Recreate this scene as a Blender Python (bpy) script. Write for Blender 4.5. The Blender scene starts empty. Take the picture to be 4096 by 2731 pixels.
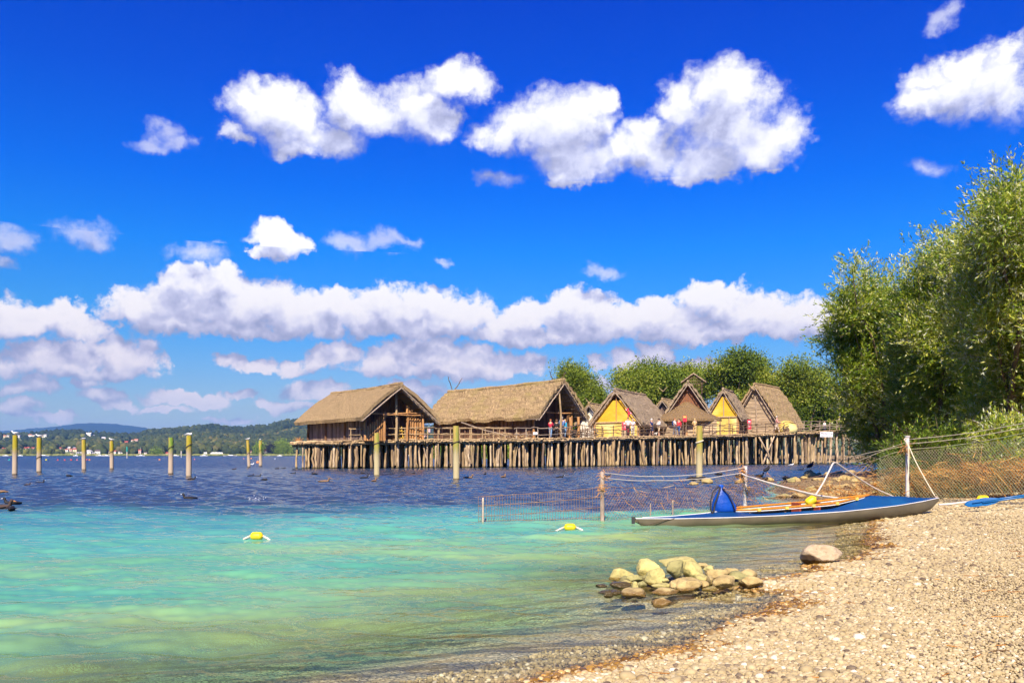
import bpy, bmesh, math, random
import numpy as np
from mathutils import Vector, Matrix, noise as mnoise
R = math.radians
rng = np.random.default_rng(7)
random.seed(7)
scene = bpy.context.scene
col = scene.collection

# ------------------------------------------------------------------ camera
FPX, HOR, CX, CAMZ = 3413.0, 1820.0, 2048.0, 1.0        # focal length in photo pixels, horizon row, centre column, eye height
cam_d = bpy.data.cameras.new('camera'); cam = bpy.data.objects.new('camera', cam_d); col.objects.link(cam)
cam.location = (0, 0, CAMZ); cam.rotation_euler = (R(90), 0, 0)
cam_d.sensor_width = 36; cam_d.lens = 36 * FPX / 4096
cam_d.shift_y = (HOR - 1365.5) / 4096
cam_d.clip_start = 0.1; cam_d.clip_end = 60000
scene.camera = cam
scene.view_settings.view_transform = 'Standard'; scene.view_settings.look = 'None'
scene.view_settings.gamma = 1; scene.view_settings.use_curve_mapping = False
scene.view_settings.exposure = 0.9
scene.cycles.max_bounces = 8; scene.cycles.transparent_max_bounces = 12
scene.cycles.use_denoising = True; scene.cycles.use_adaptive_sampling = True; scene.cycles.adaptive_threshold = 0.025; scene.cycles.adaptive_min_samples = 16
scene.cycles.caustics_reflective = False; scene.cycles.caustics_refractive = False

def at(px, py, Y):                      # photo pixel at depth Y -> world point
    return Vector(((px - CX) / FPX * Y, Y, CAMZ + (HOR - py) / FPX * Y))
def onz(px, py, z=0.0):                 # photo pixel on a level z
    Y = (CAMZ - z) * FPX / (py - HOR)
    return Vector(((px - CX) / FPX * Y, Y, z))

# ------------------------------------------------------------------ sun and sky
SUN = Vector((-0.10, -0.74, 0.66)).normalized()
sun_d = bpy.data.lights.new('sun', 'SUN'); sun = bpy.data.objects.new('sun', sun_d); col.objects.link(sun)
sun_d.energy = 5.0; sun_d.angle = R(0.53); sun_d.color = (1.0, 0.87, 0.68)
sun.rotation_euler = SUN.to_track_quat('Z', 'Y').to_euler(); sun.location = (20, -30, 40)

class NT:                               # tiny helper for node trees
    def __init__(s, tree): s.t = tree; s.n = tree.nodes; s.l = tree.links
    def new(s, typ, ins=None, **kw):
        nd = s.n.new(typ)
        for k, v in kw.items(): setattr(nd, k, v)
        if ins:
            for k, v in ins.items():
                if isinstance(v, bpy.types.NodeSocket): s.l.new(v, nd.inputs[k])
                else: nd.inputs[k].default_value = v
        return nd
    def math(s, op, a, b=0.0, c=0.0, clamp=False):
        nd = s.n.new('ShaderNodeMath'); nd.operation = op; nd.use_clamp = clamp
        for i, v in enumerate((a, b, c)):
            if isinstance(v, bpy.types.NodeSocket): s.l.new(v, nd.inputs[i])
            else: nd.inputs[i].default_value = v
        return nd.outputs[0]
    def mix(s, f, a, b, mode='MIX'):
        nd = s.n.new('ShaderNodeMix'); nd.data_type = 'RGBA'; nd.blend_type = mode; nd.clamp_factor = True
        for i, v in ((0, f), (6, a), (7, b)):
            if isinstance(v, bpy.types.NodeSocket): s.l.new(v, nd.inputs[i])
            elif i == 0: nd.inputs[0].default_value = v
            else: nd.inputs[i].default_value = tuple(v)[:3] + (1,)
        return nd.outputs[2]
    def ramp(s, f, stops, interp='LINEAR'):
        nd = s.n.new('ShaderNodeValToRGB'); cr = nd.color_ramp; cr.interpolation = interp
        while len(cr.elements) < len(stops): cr.elements.new(0.5)
        for e, (p, c) in zip(cr.elements, stops):
            e.position = p; e.color = (c, c, c, 1) if isinstance(c, (int, float)) else tuple(c)[:3] + (1,)
        s.l.new(f, nd.inputs[0]); return nd.outputs[0]
    def mapr(s, v, a, b, c=0.0, d=1.0, smooth=False):
        nd = s.n.new('ShaderNodeMapRange'); nd.clamp = True
        if smooth: nd.interpolation_type = 'SMOOTHSTEP'
        s.l.new(v, nd.inputs[0])
        for i, x in enumerate((a, b, c, d)): nd.inputs[i + 1].default_value = x
        return nd.outputs[0]

# cumulus masses: centre and half-size of each puff, as bearings on the sky (thousandths, from a 2352 px wide survey)
PUFFS = '''590,250,75,55;540,315,35,18;660,270,90,70;640,215,60,35;740,310,90,45;800,240,70,70;800,195,35,35;870,260,90,50;960,250,80,60;1000,280,50,45;1050,190,80,45;1030,165,50,25;700,345,50,20
1150,310,65,35;1220,290,90,60;1290,250,85,60;1310,300,110,70;1370,235,40,25;1330,370,100,60;1300,410,50,28;1420,350,60,45;1500,340,90,60;1480,290,50,30;1560,250,60,60;1650,200,85,60;1700,210,80,60;1680,290,130,100;1760,310,90,70;1740,350,90,35;1620,370,110,38
2110,230,75,40;2130,180,50,30;2200,210,100,70;2210,150,60,45;2300,190,120,85;2300,120,60,25;2155,50,30,15,.35;2188,27,20,14,.35
390,300,34,16,.5;370,330,46,10,.5;430,325,30,13,.4;655,555,68,32;650,540,45,26;600,570,20,12;190,535,56,20,.35;215,548,42,13,.35;450,577,52,15,.4;808,552,36,18,.25;885,550,40,16,.35;925,550,18,8,.45;20,545,38,20,.35;12,602,24,12,.4;1387,622,36,9,.55;1150,412,40,12,.5;2140,385,42,16,.62;1025,610,14,6,.6
340,700,100,40;300,720,60,26;450,650,75,48;430,700,110,55;520,640,45,40;540,700,120,60;620,700,90,50;680,710,90,45;700,740,90,32;400,752,120,24;560,762,120,17;780,700,50,34;830,730,60,40
890,690,60,35;930,710,90,50;1020,710,90,40;1080,720,70,45;980,755,150,24;1180,740,60,35;1240,720,60,30;1320,700,70,35;1380,695,35,28;1350,740,130,45;1450,740,80,35;1510,720,55,35;1560,745,70,40;1620,685,60,35;1680,690,60,35;1700,720,100,50;1780,725,70,40;1850,730,70,40;1650,768,250,19;1250,773,200,17;1900,740,60,38
60,735,110,38;150,725,60,36;180,750,60,26;230,762,38,14;20,750,60,23;110,820,90,35;180,810,60,33;270,820,60,38;330,825,48,38;200,850,170,15;10,835,25,28
530,825,33,12;590,838,42,12;670,845,38,16;740,825,50,28;790,805,38,27;880,830,60,35;940,810,50,33;1000,815,60,36;1090,830,70,33;1180,835,80,28;1000,853,200,12;1365,830,22,13;1440,830,50,24;1500,820,50,24;1530,812,25,14;1590,840,58,15
80,880,60,16;30,890,50,13;240,908,42,13;40,935,52,16;210,880,22,9;275,930,38,9;430,915,95,12;480,920,58,11;560,912,36,7;700,900,60,19;750,890,38,16;960,900,70,26;920,930,50,17;650,935,58,11;1370,880,38,16;1420,892,30,16;520,965,62,6;380,940,60,6;120,960,60,6'''
puffs = [tuple(float(q) for q in p.split(',')) for ln in PUFFS.split('\n') for p in ln.split(';')]
def build_world():
    w = bpy.data.worlds.new('World'); scene.world = w; w.use_nodes = True
    T = NT(w.node_tree); T.n.clear()
    k = 4096 / 2352
    pf = []
    for (cx, cy, rx, ry, *fa) in puffs:                   # bearings: azimuth and tangent of the elevation
        a = math.atan((cx * k - CX) / FPX)
        pf.append((a, (HOR - cy * k) / FPX * math.cos(a), rx * (1.5 if fa else 1) * k / FPX * math.cos(a) ** 2, (1.5 if fa else 1) * ry * k / FPX * math.cos(a), fa[0] if fa else 0.0))
    def field(name, sel, fine):
        g = bpy.data.node_groups.new(name, 'ShaderNodeTree')
        g.interface.new_socket('P', in_out='INPUT', socket_type='NodeSocketVector')
        g.interface.new_socket('D', in_out='OUTPUT', socket_type='NodeSocketFloat')
        g.interface.new_socket('S', in_out='OUTPUT', socket_type='NodeSocketFloat')
        g.interface.new_socket('F', in_out='OUTPUT', socket_type='NodeSocketFloat')
        G = NT(g); gi = G.n.new('NodeGroupInput'); go = G.n.new('NodeGroupOutput')
        P = gi.outputs[0]
        n1 = G.new('ShaderNodeTexNoise', {'Vector': P, 'Scale': 16.0 * fine, 'Detail': 6.0, 'Roughness': 0.6}, noise_dimensions='2D')
        warp = G.new('ShaderNodeVectorMath', {0: n1.outputs['Color'], 1: (0.5, 0.5, 0.5)}, operation='SUBTRACT')
        Pw = G.new('ShaderNodeVectorMath', {0: warp.outputs[0], 1: (0.075 / fine, 0.055 / fine, 0.0), 2: P}, operation='MULTIPLY_ADD').outputs[0]
        acc = None; accf = None
        for (a, t, ra, rt, fa) in sel:
            ra = ra * 1.16 + 0.003; rt = rt * 1.16 + 0.003
            m = G.new('ShaderNodeVectorMath', {0: Pw, 1: (1 / ra, 1 / rt, 0), 2: (-a / ra, -t / rt, 0)}, operation='MULTIPLY_ADD')
            ln = G.new('ShaderNodeVectorMath', {0: m.outputs[0]}, operation='LENGTH').outputs['Value']
            if fa: ln = G.math('ADD', ln, fa * 0.5); accf = ln if accf is None else G.math('SMOOTH_MIN', accf, ln, 0.22)
            else: acc = ln if acc is None else G.math('SMOOTH_MIN', acc, ln, 0.22)
        if acc is None: acc = G.math('ADD', accf, 9.0)
        if accf is None: accf = 9.0
        df = G.math('MAXIMUM', G.math('SUBTRACT', 1.0, accf), -1.2)
        d = G.math('MAXIMUM', G.math('SUBTRACT', 1.0, acc), -1.2)
        vor = G.new('ShaderNodeTexVoronoi', {'Vector': Pw, 'Scale': 36.0 * fine, 'Detail': 1.0, 'Roughness': 0.5}, voronoi_dimensions='2D')
        vv = G.math('SUBTRACT', 0.42, vor.outputs['Distance'])
        G.l.new(G.math('ADD', G.math('MAXIMUM', d, df), G.math('MULTIPLY', vv, 0.30)), go.inputs[1])
        d = G.math('ADD', d, G.math('MULTIPLY', vv, 0.22))
        n2 = G.new('ShaderNodeTexNoise', {'Vector': P, 'Scale': 60.0 * fine, 'Detail': 6.0, 'Roughness': 0.62}, noise_dimensions='2D')
        nn_ = G.math('MULTIPLY', G.math('SUBTRACT', n2.outputs['Fac'], 0.5), 0.48)
        d = G.math('ADD', d, nn_); G.l.new(G.math('ADD', df, nn_), go.inputs[2])
        G.l.new(d, go.inputs[0])
        return g
    geo = T.new('ShaderNodeTexCoord')
    sep = T.new('ShaderNodeSeparateXYZ', {0: geo.outputs['Generated']})
    x, y, z = sep.outputs
    az = T.math('ARCTAN2', x, y)
    hyp = T.math('SQRT', T.math('ADD', T.math('MULTIPLY', x, x), T.math('MULTIPLY', y, y)))
    el = T.math('DIVIDE', z, T.math('MAXIMUM', hyp, 0.05))
    P = T.new('ShaderNodeCombineXYZ', {0: az, 1: el, 2: 0.0}).outputs[0]
    sky = T.new('ShaderNodeTexSky', sky_type='NISHITA', sun_disc=False, sun_elevation=math.asin(SUN.z),
                sun_rotation=math.atan2(SUN.x, SUN.y), altitude=400, air_density=1.0, dust_density=0.6, ozone_density=3.0)
    # deep polarised blue aloft, paler towards the horizon
    tint = T.ramp(T.mapr(el, 0.0, 0.56), [(0.0, (0.60, 0.54, 0.54)), (0.10, (0.46, 0.51, 0.60)), (0.28, (0.13, 0.50, 0.86)), (0.42, (0.03, 0.46, 1.08)), (0.55, (0.0, 0.36, 1.20)), (0.75, (0.0, 0.25, 1.20)), (1.0, (0.00, 0.18, 1.20))])
    blue = T.mix(1.0, sky.outputs[0], tint, 'MULTIPLY')
    plain = T.new('ShaderNodeBackground', {'Color': blue, 'Strength': 0.085}).outputs[0]
    def tile(i, a0, a1, e0, e1):
        mg = 0.055
        sel = [p for p in pf if p[0] + p[2] > a0 - mg and p[0] - p[2] < a1 + mg and p[1] + p[3] > e0 - mg * .8 and p[1] - p[3] < e1 + mg * .8]
        if not sel: return plain
        fine = 1.0 if e0 > 0.2 else 1.5
        g = field('cloud_field', sel, fine)
        f0 = T.new('ShaderNodeGroup', node_tree=g); T.l.new(P, f0.inputs[0])
        f1 = T.new('ShaderNodeGroup', node_tree=g)
        T.l.new(T.new('ShaderNodeVectorMath', {0: P, 1: (0.012 / fine, 0.042 / fine, 0)}, operation='ADD').outputs[0], f1.inputs[0])
        d0 = f0.outputs[0]
        alpha = T.mapr(d0, -0.08 if e0 > 0.3 else -0.05, 0.60 if e0 > 0.3 else 0.32, smooth=True)
        alpha = T.math('MAXIMUM', alpha, T.math('MULTIPLY', T.mapr(f0.outputs[2], -0.15, 0.75, smooth=True), 0.72))
        alpha = T.math('MULTIPLY', alpha, T.mapr(el, 0.0, 0.10, 0.60, 0.98))
        lit = T.mapr(T.math('SUBTRACT', f0.outputs[1], f1.outputs[1]), -0.75, 0.85, smooth=True)
        lit = T.math('ADD', lit, T.math('MULTIPLY', T.math('SUBTRACT', d0, f0.outputs[1]), 0.25))
        lit = T.math('SUBTRACT', lit, T.math('MULTIPLY', T.mapr(d0, 0.35, 1.1), 0.16), clamp=True)
        ccol = T.ramp(lit, [(0.0, (0.36, 0.38, 0.56)), (0.28, (0.50, 0.52, 0.74)), (0.5, (0.64, 0.66, 0.88)), (0.72, (0.84, 0.85, 0.97)), (0.9, (1.02, 1.01, 1.0))])
        lowc = T.ramp(lit, [(0.0, (0.32, 0.33, 0.50)), (1.0, (0.86, 0.74, 0.78))])
        ccol = T.mix(T.mapr(el, 0.05, 0.24), lowc, ccol)
        cs = T.new('ShaderNodeVectorMath', {0: ccol, 1: (7.0, 7.0, 7.0)}, operation='MULTIPLY').outputs[0]
        return T.new('ShaderNodeBackground', {'Color': T.mix(alpha, blue, cs), 'Strength': 0.085}).outputs[0]
    def choose(v, edge, lo, hi):
        if lo is hi: return lo
        m = T.new('ShaderNodeMixShader'); T.l.new(T.math('GREATER_THAN', v, edge), m.inputs[0])
        T.l.new(lo, m.inputs[1]); T.l.new(hi, m.inputs[2]); return m.outputs[0]
    def split(v, edges, cells):
        if len(cells) == 1: return cells[0]
        h = len(cells) // 2
        return choose(v, edges[h - 1], split(v, edges[:h - 1], cells[:h]), split(v, edges[h:], cells[h:]))
    ee = [0.0, 0.075, 0.155, 0.235, 0.32, 0.55]; ae = [-0.56, -0.40, -0.26, -0.12, 0.02, 0.15, 0.28, 0.40, 0.58]
    rows = []
    for r in range(5):
        cells = [tile((r, c), ae[c], ae[c + 1], ee[r], ee[r + 1]) for c in range(8)]
        rows.append(split(az, ae, [plain] + cells + [plain]))
    root = split(el, ee, [plain] + rows + [plain])
    out = T.new('ShaderNodeOutputWorld'); T.l.new(root, out.inputs[0])
    w.cycles.sampling_method = 'MANUAL'; w.cycles.sample_map_resolution = 512
build_world()

# ------------------------------------------------------------------ mesh building
def nrm(v): return v / np.maximum(np.linalg.norm(v, axis=-1, keepdims=True), 1e-9)
class MB:
    """collects shapes in world coordinates and links them as ONE mesh object"""
    def __init__(s): s.v = []; s.f = []; s.n = 0; s.c = []; s.cur = None
    def add(s, V, F):
        V = np.asarray(V, float).reshape(-1, 3)
        s.v.append(V)
        for f in F: s.f.append([i + s.n for i in f])
        s.c.append(np.full(len(V), 0.5 if s.cur is None else s.cur)); s.n += len(V)
        return s
    def box(s, c, size, rz=0.0, M=None, taper=1.0):
        x, y, z = [q / 2 for q in size]
        V = np.array([(-x, -y, -z), (x, -y, -z), (x, y, -z), (-x, y, -z), (-x * taper, -y * taper, z), (x * taper, -y * taper, z), (x * taper, y * taper, z), (-x * taper, y * taper, z)])
        if M is not None: V = V @ np.array(M.to_3x3()).T
        elif rz: V = V @ np.array(Matrix.Rotation(rz, 3, 'Z')).T
        return s.add(V + np.array(c), [(0, 3, 2, 1), (4, 5, 6, 7), (0, 1, 5, 4), (1, 2, 6, 5), (2, 3, 7, 6), (3, 0, 4, 7)])
    def prism(s, poly, d):
        """poly: list of 3-D points of a flat outline, d: extrusion vector"""
        P = np.array([tuple(p) for p in poly], float); n = len(P); d = np.array(tuple(d))
        V = np.vstack([P, P + d])
        F = [tuple(range(n))[::-1], tuple(range(n, 2 * n))] + [(i, (i + 1) % n, (i + 1) % n + n, i + n) for i in range(n)]
        return s.add(V, F)
    def tube(s, pts, rad, sides=7, cap=True, sq=None):
        P = np.array([tuple(p) for p in pts], float); n = len(P)
        r = np.full(n, rad, float) if np.isscalar(rad) else np.array(rad, float)
        T = np.zeros_like(P); T[1:-1] = P[2:] - P[:-2]; T[0] = P[1] - P[0]; T[-1] = P[-1] - P[-2]; T = nrm(T)
        ref = np.array([0, 0, 1.0]) if abs(T[0][2]) < 0.9 else np.array([1.0, 0, 0])
        A = np.zeros_like(P); A[0] = nrm(np.cross(T[0], ref))
        for i in range(1, n):
            a = A[i - 1] - T[i] * np.dot(A[i - 1], T[i]); A[i] = nrm(a)
        B = np.cross(T, A); th = np.arange(sides) / sides * 2 * np.pi
        V = P[:, None] + r[:, None, None] * (np.cos(th)[None, :, None] * A[:, None] + (1 if sq is None else sq) * np.sin(th)[None, :, None] * B[:, None])
        V = V.reshape(-1, 3)
        F = [(i * sides + j, i * sides + (j + 1) % sides, (i + 1) * sides + (j + 1) % sides, (i + 1) * sides + j) for i in range(n - 1) for j in range(sides)]
        if cap: F += [tuple(range(sides))[::-1], tuple(range((n - 1) * sides, n * sides))]
        return s.add(V, F)
    def rag(s, a, b, r0, r1, sides=6, wob=0.03, seg=4, seed=None):
        """an unpeeled, slightly crooked stick"""
        a = np.array(tuple(a)); b = np.array(tuple(b)); t = np.linspace(0, 1, seg + 1)[:, None]
        P = a + (b - a) * t; w = (np.random.default_rng(seed) if seed is not None else rng).normal(0, wob, P.shape); w[0] = w[-1] = 0
        rr = np.linspace(r0, r1, seg + 1) * rng.uniform(0.88, 1.12, seg + 1)
        return s.tube(P + w, rr, sides)
    def lathe(s, c, prof, sides=16, M=None):
        th = np.arange(sides) / sides * 2 * np.pi; V = []
        for r, z in prof: V += [(r * math.cos(t), r * math.sin(t), z) for t in th]
        V = np.array(V); n = len(prof)
        if M is not None: V = V @ np.array(M.to_3x3()).T
        F = [(i * sides + j, i * sides + (j + 1) % sides, (i + 1) * sides + (j + 1) % sides, (i + 1) * sides + j) for i in range(n - 1) for j in range(sides)]
        F += [tuple(range(sides))[::-1], tuple(range((n - 1) * sides, n * sides))]
        return s.add(V + np.array(tuple(c)), F)
    def grid(s, G, close_u=False):
        """G: (n, m, 3) points"""
        G = np.asarray(G, float); n, m = G.shape[:2]
        F = [(i * m + j, (i + 1) * m + j, (i + 1) * m + (j + 1) % m, i * m + (j + 1) % m) for i in range(n - 1) for j in range(m if close_u else m - 1)]
        return s.add(G.reshape(-1, 3), F)
    def build(s, name, mat, parent=None, smooth=False, base=None):
        V = np.vstack(s.v) if s.v else np.zeros((0, 3))
        b = np.array(BASE.get(parent.name, (0, 0, 0)) if parent is not None else (base if base is not None else (0, 0, 0)), float)
        me = bpy.data.meshes.new(name); me.from_pydata((V - b).tolist(), [], s.f)
        at_ = me.attributes.new('tone', 'FLOAT', 'POINT'); at_.data.foreach_set('value', np.concatenate(s.c).astype(np.float32))
        return link(name, me, mat, parent, smooth, b)
BASE = {}
def link(name, me, mat, parent=None, smooth=False, b=(0, 0, 0)):
    if mat is not None: me.materials.append(mat)
    if smooth: me.polygons.foreach_set('use_smooth', [True] * len(me.polygons))
    me.update()
    o = bpy.data.objects.new(name, me); col.objects.link(o)
    if parent is not None: o.parent = parent
    else: o.location = tuple(b)
    BASE[o.name] = tuple(b)
    return o
def np_mesh(name, V, T, mat, parent=None, smooth=False, attrs=None, base=(0, 0, 0)):
    """big meshes: V (n,3), T (m,k) all faces with k corners"""
    b = np.array(BASE.get(parent.name, (0, 0, 0)) if parent is not None else base, float)
    V = np.asarray(V, float) - b; T = np.asarray(T, np.int32); m, k = T.shape
    me = bpy.data.meshes.new(name)
    me.vertices.add(len(V)); me.vertices.foreach_set('co', V.astype(np.float32).ravel())
    me.loops.add(m * k); me.loops.foreach_set('vertex_index', T.ravel())
    me.polygons.add(m); me.polygons.foreach_set('loop_start', np.arange(0, m * k, k, dtype=np.int32))
    me.polygons.foreach_set('loop_total', np.full(m, k, np.int32))
    me.update(calc_edges=True)
    for nm, arr in (attrs or {}).items():
        a = me.attributes.new(nm, 'FLOAT', 'POINT'); a.data.foreach_set('value', np.asarray(arr, np.float32))
    return link(name, me, mat, parent, smooth, b)
def grid_faces(n, m):
    i, j = np.meshgrid(np.arange(n - 1), np.arange(m - 1), indexing='ij')
    a = (i * m + j).ravel(); return np.stack([a, a + 1, a + m + 1, a + m], 1)
def tag(o, label=None, cat=None, group=None, kind=None):
    for k, v in (('label', label), ('category', cat), ('group', group), ('kind', kind)):
        if v: o[k] = v
    return o
def thing(name, loc, label, cat, group=None):
    o = bpy.data.objects.new(name, None); col.objects.link(o); o.location = tuple(loc); o.empty_display_size = 0.2
    BASE[o.name] = tuple(loc)
    return tag(o, label, cat, group)
KIDS = {}
def copy_tree(o, loc=None, rz=None, scale=None, label=None, parent=None):
    c = o.copy(); col.objects.link(c)
    if parent is not None: c.parent = parent
    if loc is not None: c.location = tuple(loc)
    if rz is not None: c.rotation_euler = (0, 0, rz)
    if scale is not None: c.scale = (scale,) * 3 if np.isscalar(scale) else tuple(scale)
    if label: c['label'] = label
    for ch in list(o.children): copy_tree(ch, parent=c)
    return c
# cheap value noise for numpy
def vnoise(x, y, seed=0):
    x = np.asarray(x, float); y = np.asarray(y, float)
    xi = np.floor(x).astype(np.int64); yi = np.floor(y).astype(np.int64); fx = x - xi; fy = y - yi
    fx = fx * fx * (3 - 2 * fx); fy = fy * fy * (3 - 2 * fy)
    def h(a, b):
        n = (a * 374761393 + b * 668265263 + seed * 974634777) & 0xffffffff
        n = ((n ^ (n >> 13)) * 1274126177) & 0xffffffff
        return ((n ^ (n >> 16)) & 0xffff) / 65535.0
    return (h(xi, yi) * (1 - fx) + h(xi + 1, yi) * fx) * (1 - fy) + (h(xi, yi + 1) * (1 - fx) + h(xi + 1, yi + 1) * fx) * fy
def fbm(x, y, o=4, seed=0):
    s = 0; a = 0.5
    for i in range(o): s = s + a * vnoise(x * 2 ** i, y * 2 ** i, seed + i); a *= 0.5
    return s

# ------------------------------------------------------------------ materials
MATS = {}
def mat(name, c1, c2=None, scale=3.0, rough=0.85, bump=0.0, bscale=None, stretch=(1, 1, 1), c3=None, spec=0.3, metal=0.0, tone=None, coord='Object', detail=5.0, trans=0.0):
    """procedural principled material: two or three colours mottled by noise, optional bump, optional per-piece tone"""
    if name in MATS: return MATS[name]
    m = bpy.data.materials.new(name); m.use_nodes = True; MATS[name] = m
    T = NT(m.node_tree); T.n.clear()
    tc = T.new('ShaderNodeTexCoord').outputs[coord]
    mp = T.new('ShaderNodeMapping', {'Vector': tc, 'Scale': stretch}).outputs[0]
    nz = T.new('ShaderNodeTexNoise', {'Vector': mp, 'Scale': scale, 'Detail': detail, 'Roughness': 0.6})
    f = T.mapr(nz.outputs['Fac'], 0.32, 0.68)
    c2 = c2 or tuple(q * 0.7 for q in c1)
    colr = T.mix(f, c2, c1)
    if c3:
        nz3 = T.new('ShaderNodeTexNoise', {'Vector': mp, 'Scale': scale * 0.31, 'Detail': 3.0})
        colr = T.mix(T.mapr(nz3.outputs['Fac'], 0.5, 0.62), colr, c3)
    if tone:
        at_ = T.new('ShaderNodeAttribute', attribute_name='tone').outputs['Fac']
        tv = T.mapr(at_, 0, 1, 1 - tone, 1 + tone)
        colr = T.new('ShaderNodeVectorMath', {0: colr, 1: T.new('ShaderNodeCombineXYZ', {0: tv, 1: tv, 2: tv}).outputs[0]}, operation='MULTIPLY').outputs[0]
    p = T.new('ShaderNodeBsdfPrincipled', {'Base Color': colr, 'Roughness': rough, 'Metallic': metal, 'Specular IOR Level': spec})
    if bump:
        nb = T.new('ShaderNodeTexNoise', {'Vector': mp, 'Scale': bscale or scale * 3, 'Detail': 4.0})
        b = T.new('ShaderNodeBump', {'Height': nb.outputs['Fac'], 'Strength': 1.0, 'Distance': bump})
        T.l.new(b.outputs[0], p.inputs['Normal'])
    sh = p.outputs[0]
    if trans:
        tr = T.new('ShaderNodeBsdfTranslucent', {'Color': colr})
        mx = T.new('ShaderNodeMixShader', {0: trans}); T.l.new(sh, mx.inputs[1]); T.l.new(tr.outputs[0], mx.inputs[2]); sh = mx.outputs[0]
    o = T.new('ShaderNodeOutputMaterial'); T.l.new(sh, o.inputs[0])
    return m

def ico(sub):
    bm = bmesh.new(); bmesh.ops.create_icosphere(bm, subdivisions=sub, radius=1)
    V = np.array([v.co[:] for v in bm.verts]); F = np.array([[v.index for v in f.verts] for f in bm.faces]); bm.free(); return V, F

# ------------------------------------------------------------------ shoreline, beach, lake bed
# land outline near the camera, traced where the water meets the stones (metres)
_sh = [(-2.6, 1.2), (-1.6, 2.2), (-0.7, 3.1)]
_sh += [tuple(onz(px, py)[:2]) for px, py in [(2200, 2728), (2400, 2690), (2600, 2640), (2760, 2590), (2880, 2545), (3010, 2500), (3110, 2455), (3190, 2415),
        (3255, 2372), (3180, 2362), (3095, 2352), (3040, 2345), (3060, 2330), (3150, 2322), (3210, 2308), (3310, 2290), (3300, 2262), (3370, 2248), (3470, 2238),
        (3508, 2205), (3530, 2150), (3526, 2085), (3480, 2040), (3330, 2012), (3180, 1992), (3120, 1962), (3130, 1930), (3180, 1912), (3300, 1896), (3420, 1886), (3520, 1880)]]
_sh += [(33, 72), (48, 110), (40, 130), (18, 150), (12, 175), (22, 230), (300, 260), (400, 60), (60, -30), (-2, -6), (-5, -2)]
SHORE = np.array(_sh)
def shore_sd(x, y):
    """signed distance to the water's edge, positive on land"""
    x = np.asarray(x, float); y = np.asarray(y, float)
    best = np.full(x.shape, 1e9); ins = np.zeros(x.shape, bool)
    n = len(SHORE)
    for i in range(n):
        ax, ay = SHORE[i]; bx, by = SHORE[(i + 1) % n]
        dx, dy = bx - ax, by - ay
        t = np.clip(((x - ax) * dx + (y - ay) * dy) / (dx * dx + dy * dy + 1e-12), 0, 1)
        best = np.minimum(best, (x - ax - t * dx) ** 2 + (y - ay - t * dy) ** 2)
        c = (ay > y) != (by > y)
        with np.errstate(divide='ignore', invalid='ignore'):
            xi = ax + (y - ay) / (by - ay if by != ay else 1e-9) * dx
        ins ^= c & (x < xi)
    d = np.sqrt(best); return np.where(ins, d, -d)
def ground_z(x, y):
    x = np.asarray(x, float); y = np.asarray(y, float)
    d = shore_sd(x, y) + (fbm(x * 2.2, y * 2.2, 3, 5) - 0.44) * 0.22 * np.clip(np.hypot(x, y) / 6, 0.6, 3)
    land = 0.075 * d - 0.0035 * d ** 2; land = np.where(d > 6, 0.324 + (d - 6) * 0.02, land); land = np.minimum(land, 0.9)
    w = -d
    shal = -(0.10 * w) - np.clip(w - 0.9, 0, 3) * 0.06 * np.clip(1 - (x - 0.3) / 1.6, 0, 1); shal = np.where(w > 4, shal * 0 - 0.34 - 0.18 * np.clip(1 - (x - 0.3) / 1.6, 0, 1) - (w - 4) * 0.035, shal); shal = np.maximum(shal, -0.72)
    # the shelf drops off in front of the mooring posts
    edge = 13.6 + 0.04 * x + np.clip((x - 1.2) * 1.7, 0, 14) + (fbm(x * 0.22, y * 0.45, 4, 9) - 0.45) * 6.5
    drop = np.clip((y - edge + 4.2) / 15.0, 0, 1); drop = drop * drop * (3 - 2 * drop)
    bed = shal - drop * np.clip(w / 2.5, 0, 1) * 2.2
    z = np.where(d > 0, land, bed)
    z = z + (fbm(x * 1.3, y * 1.3, 3, 1) - 0.44) * 0.05 * np.clip(np.abs(d) / 1.5, 0.0, 1)
    return z
def fan(y0, y1, n, s0, s1, m):
    ys = y0 * (y1 / y0) ** np.linspace(0, 1, n); sl = np.linspace(s0, s1, m)
    Y, S = np.meshgrid(ys, sl, indexing='ij'); return S * Y, Y

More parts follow.
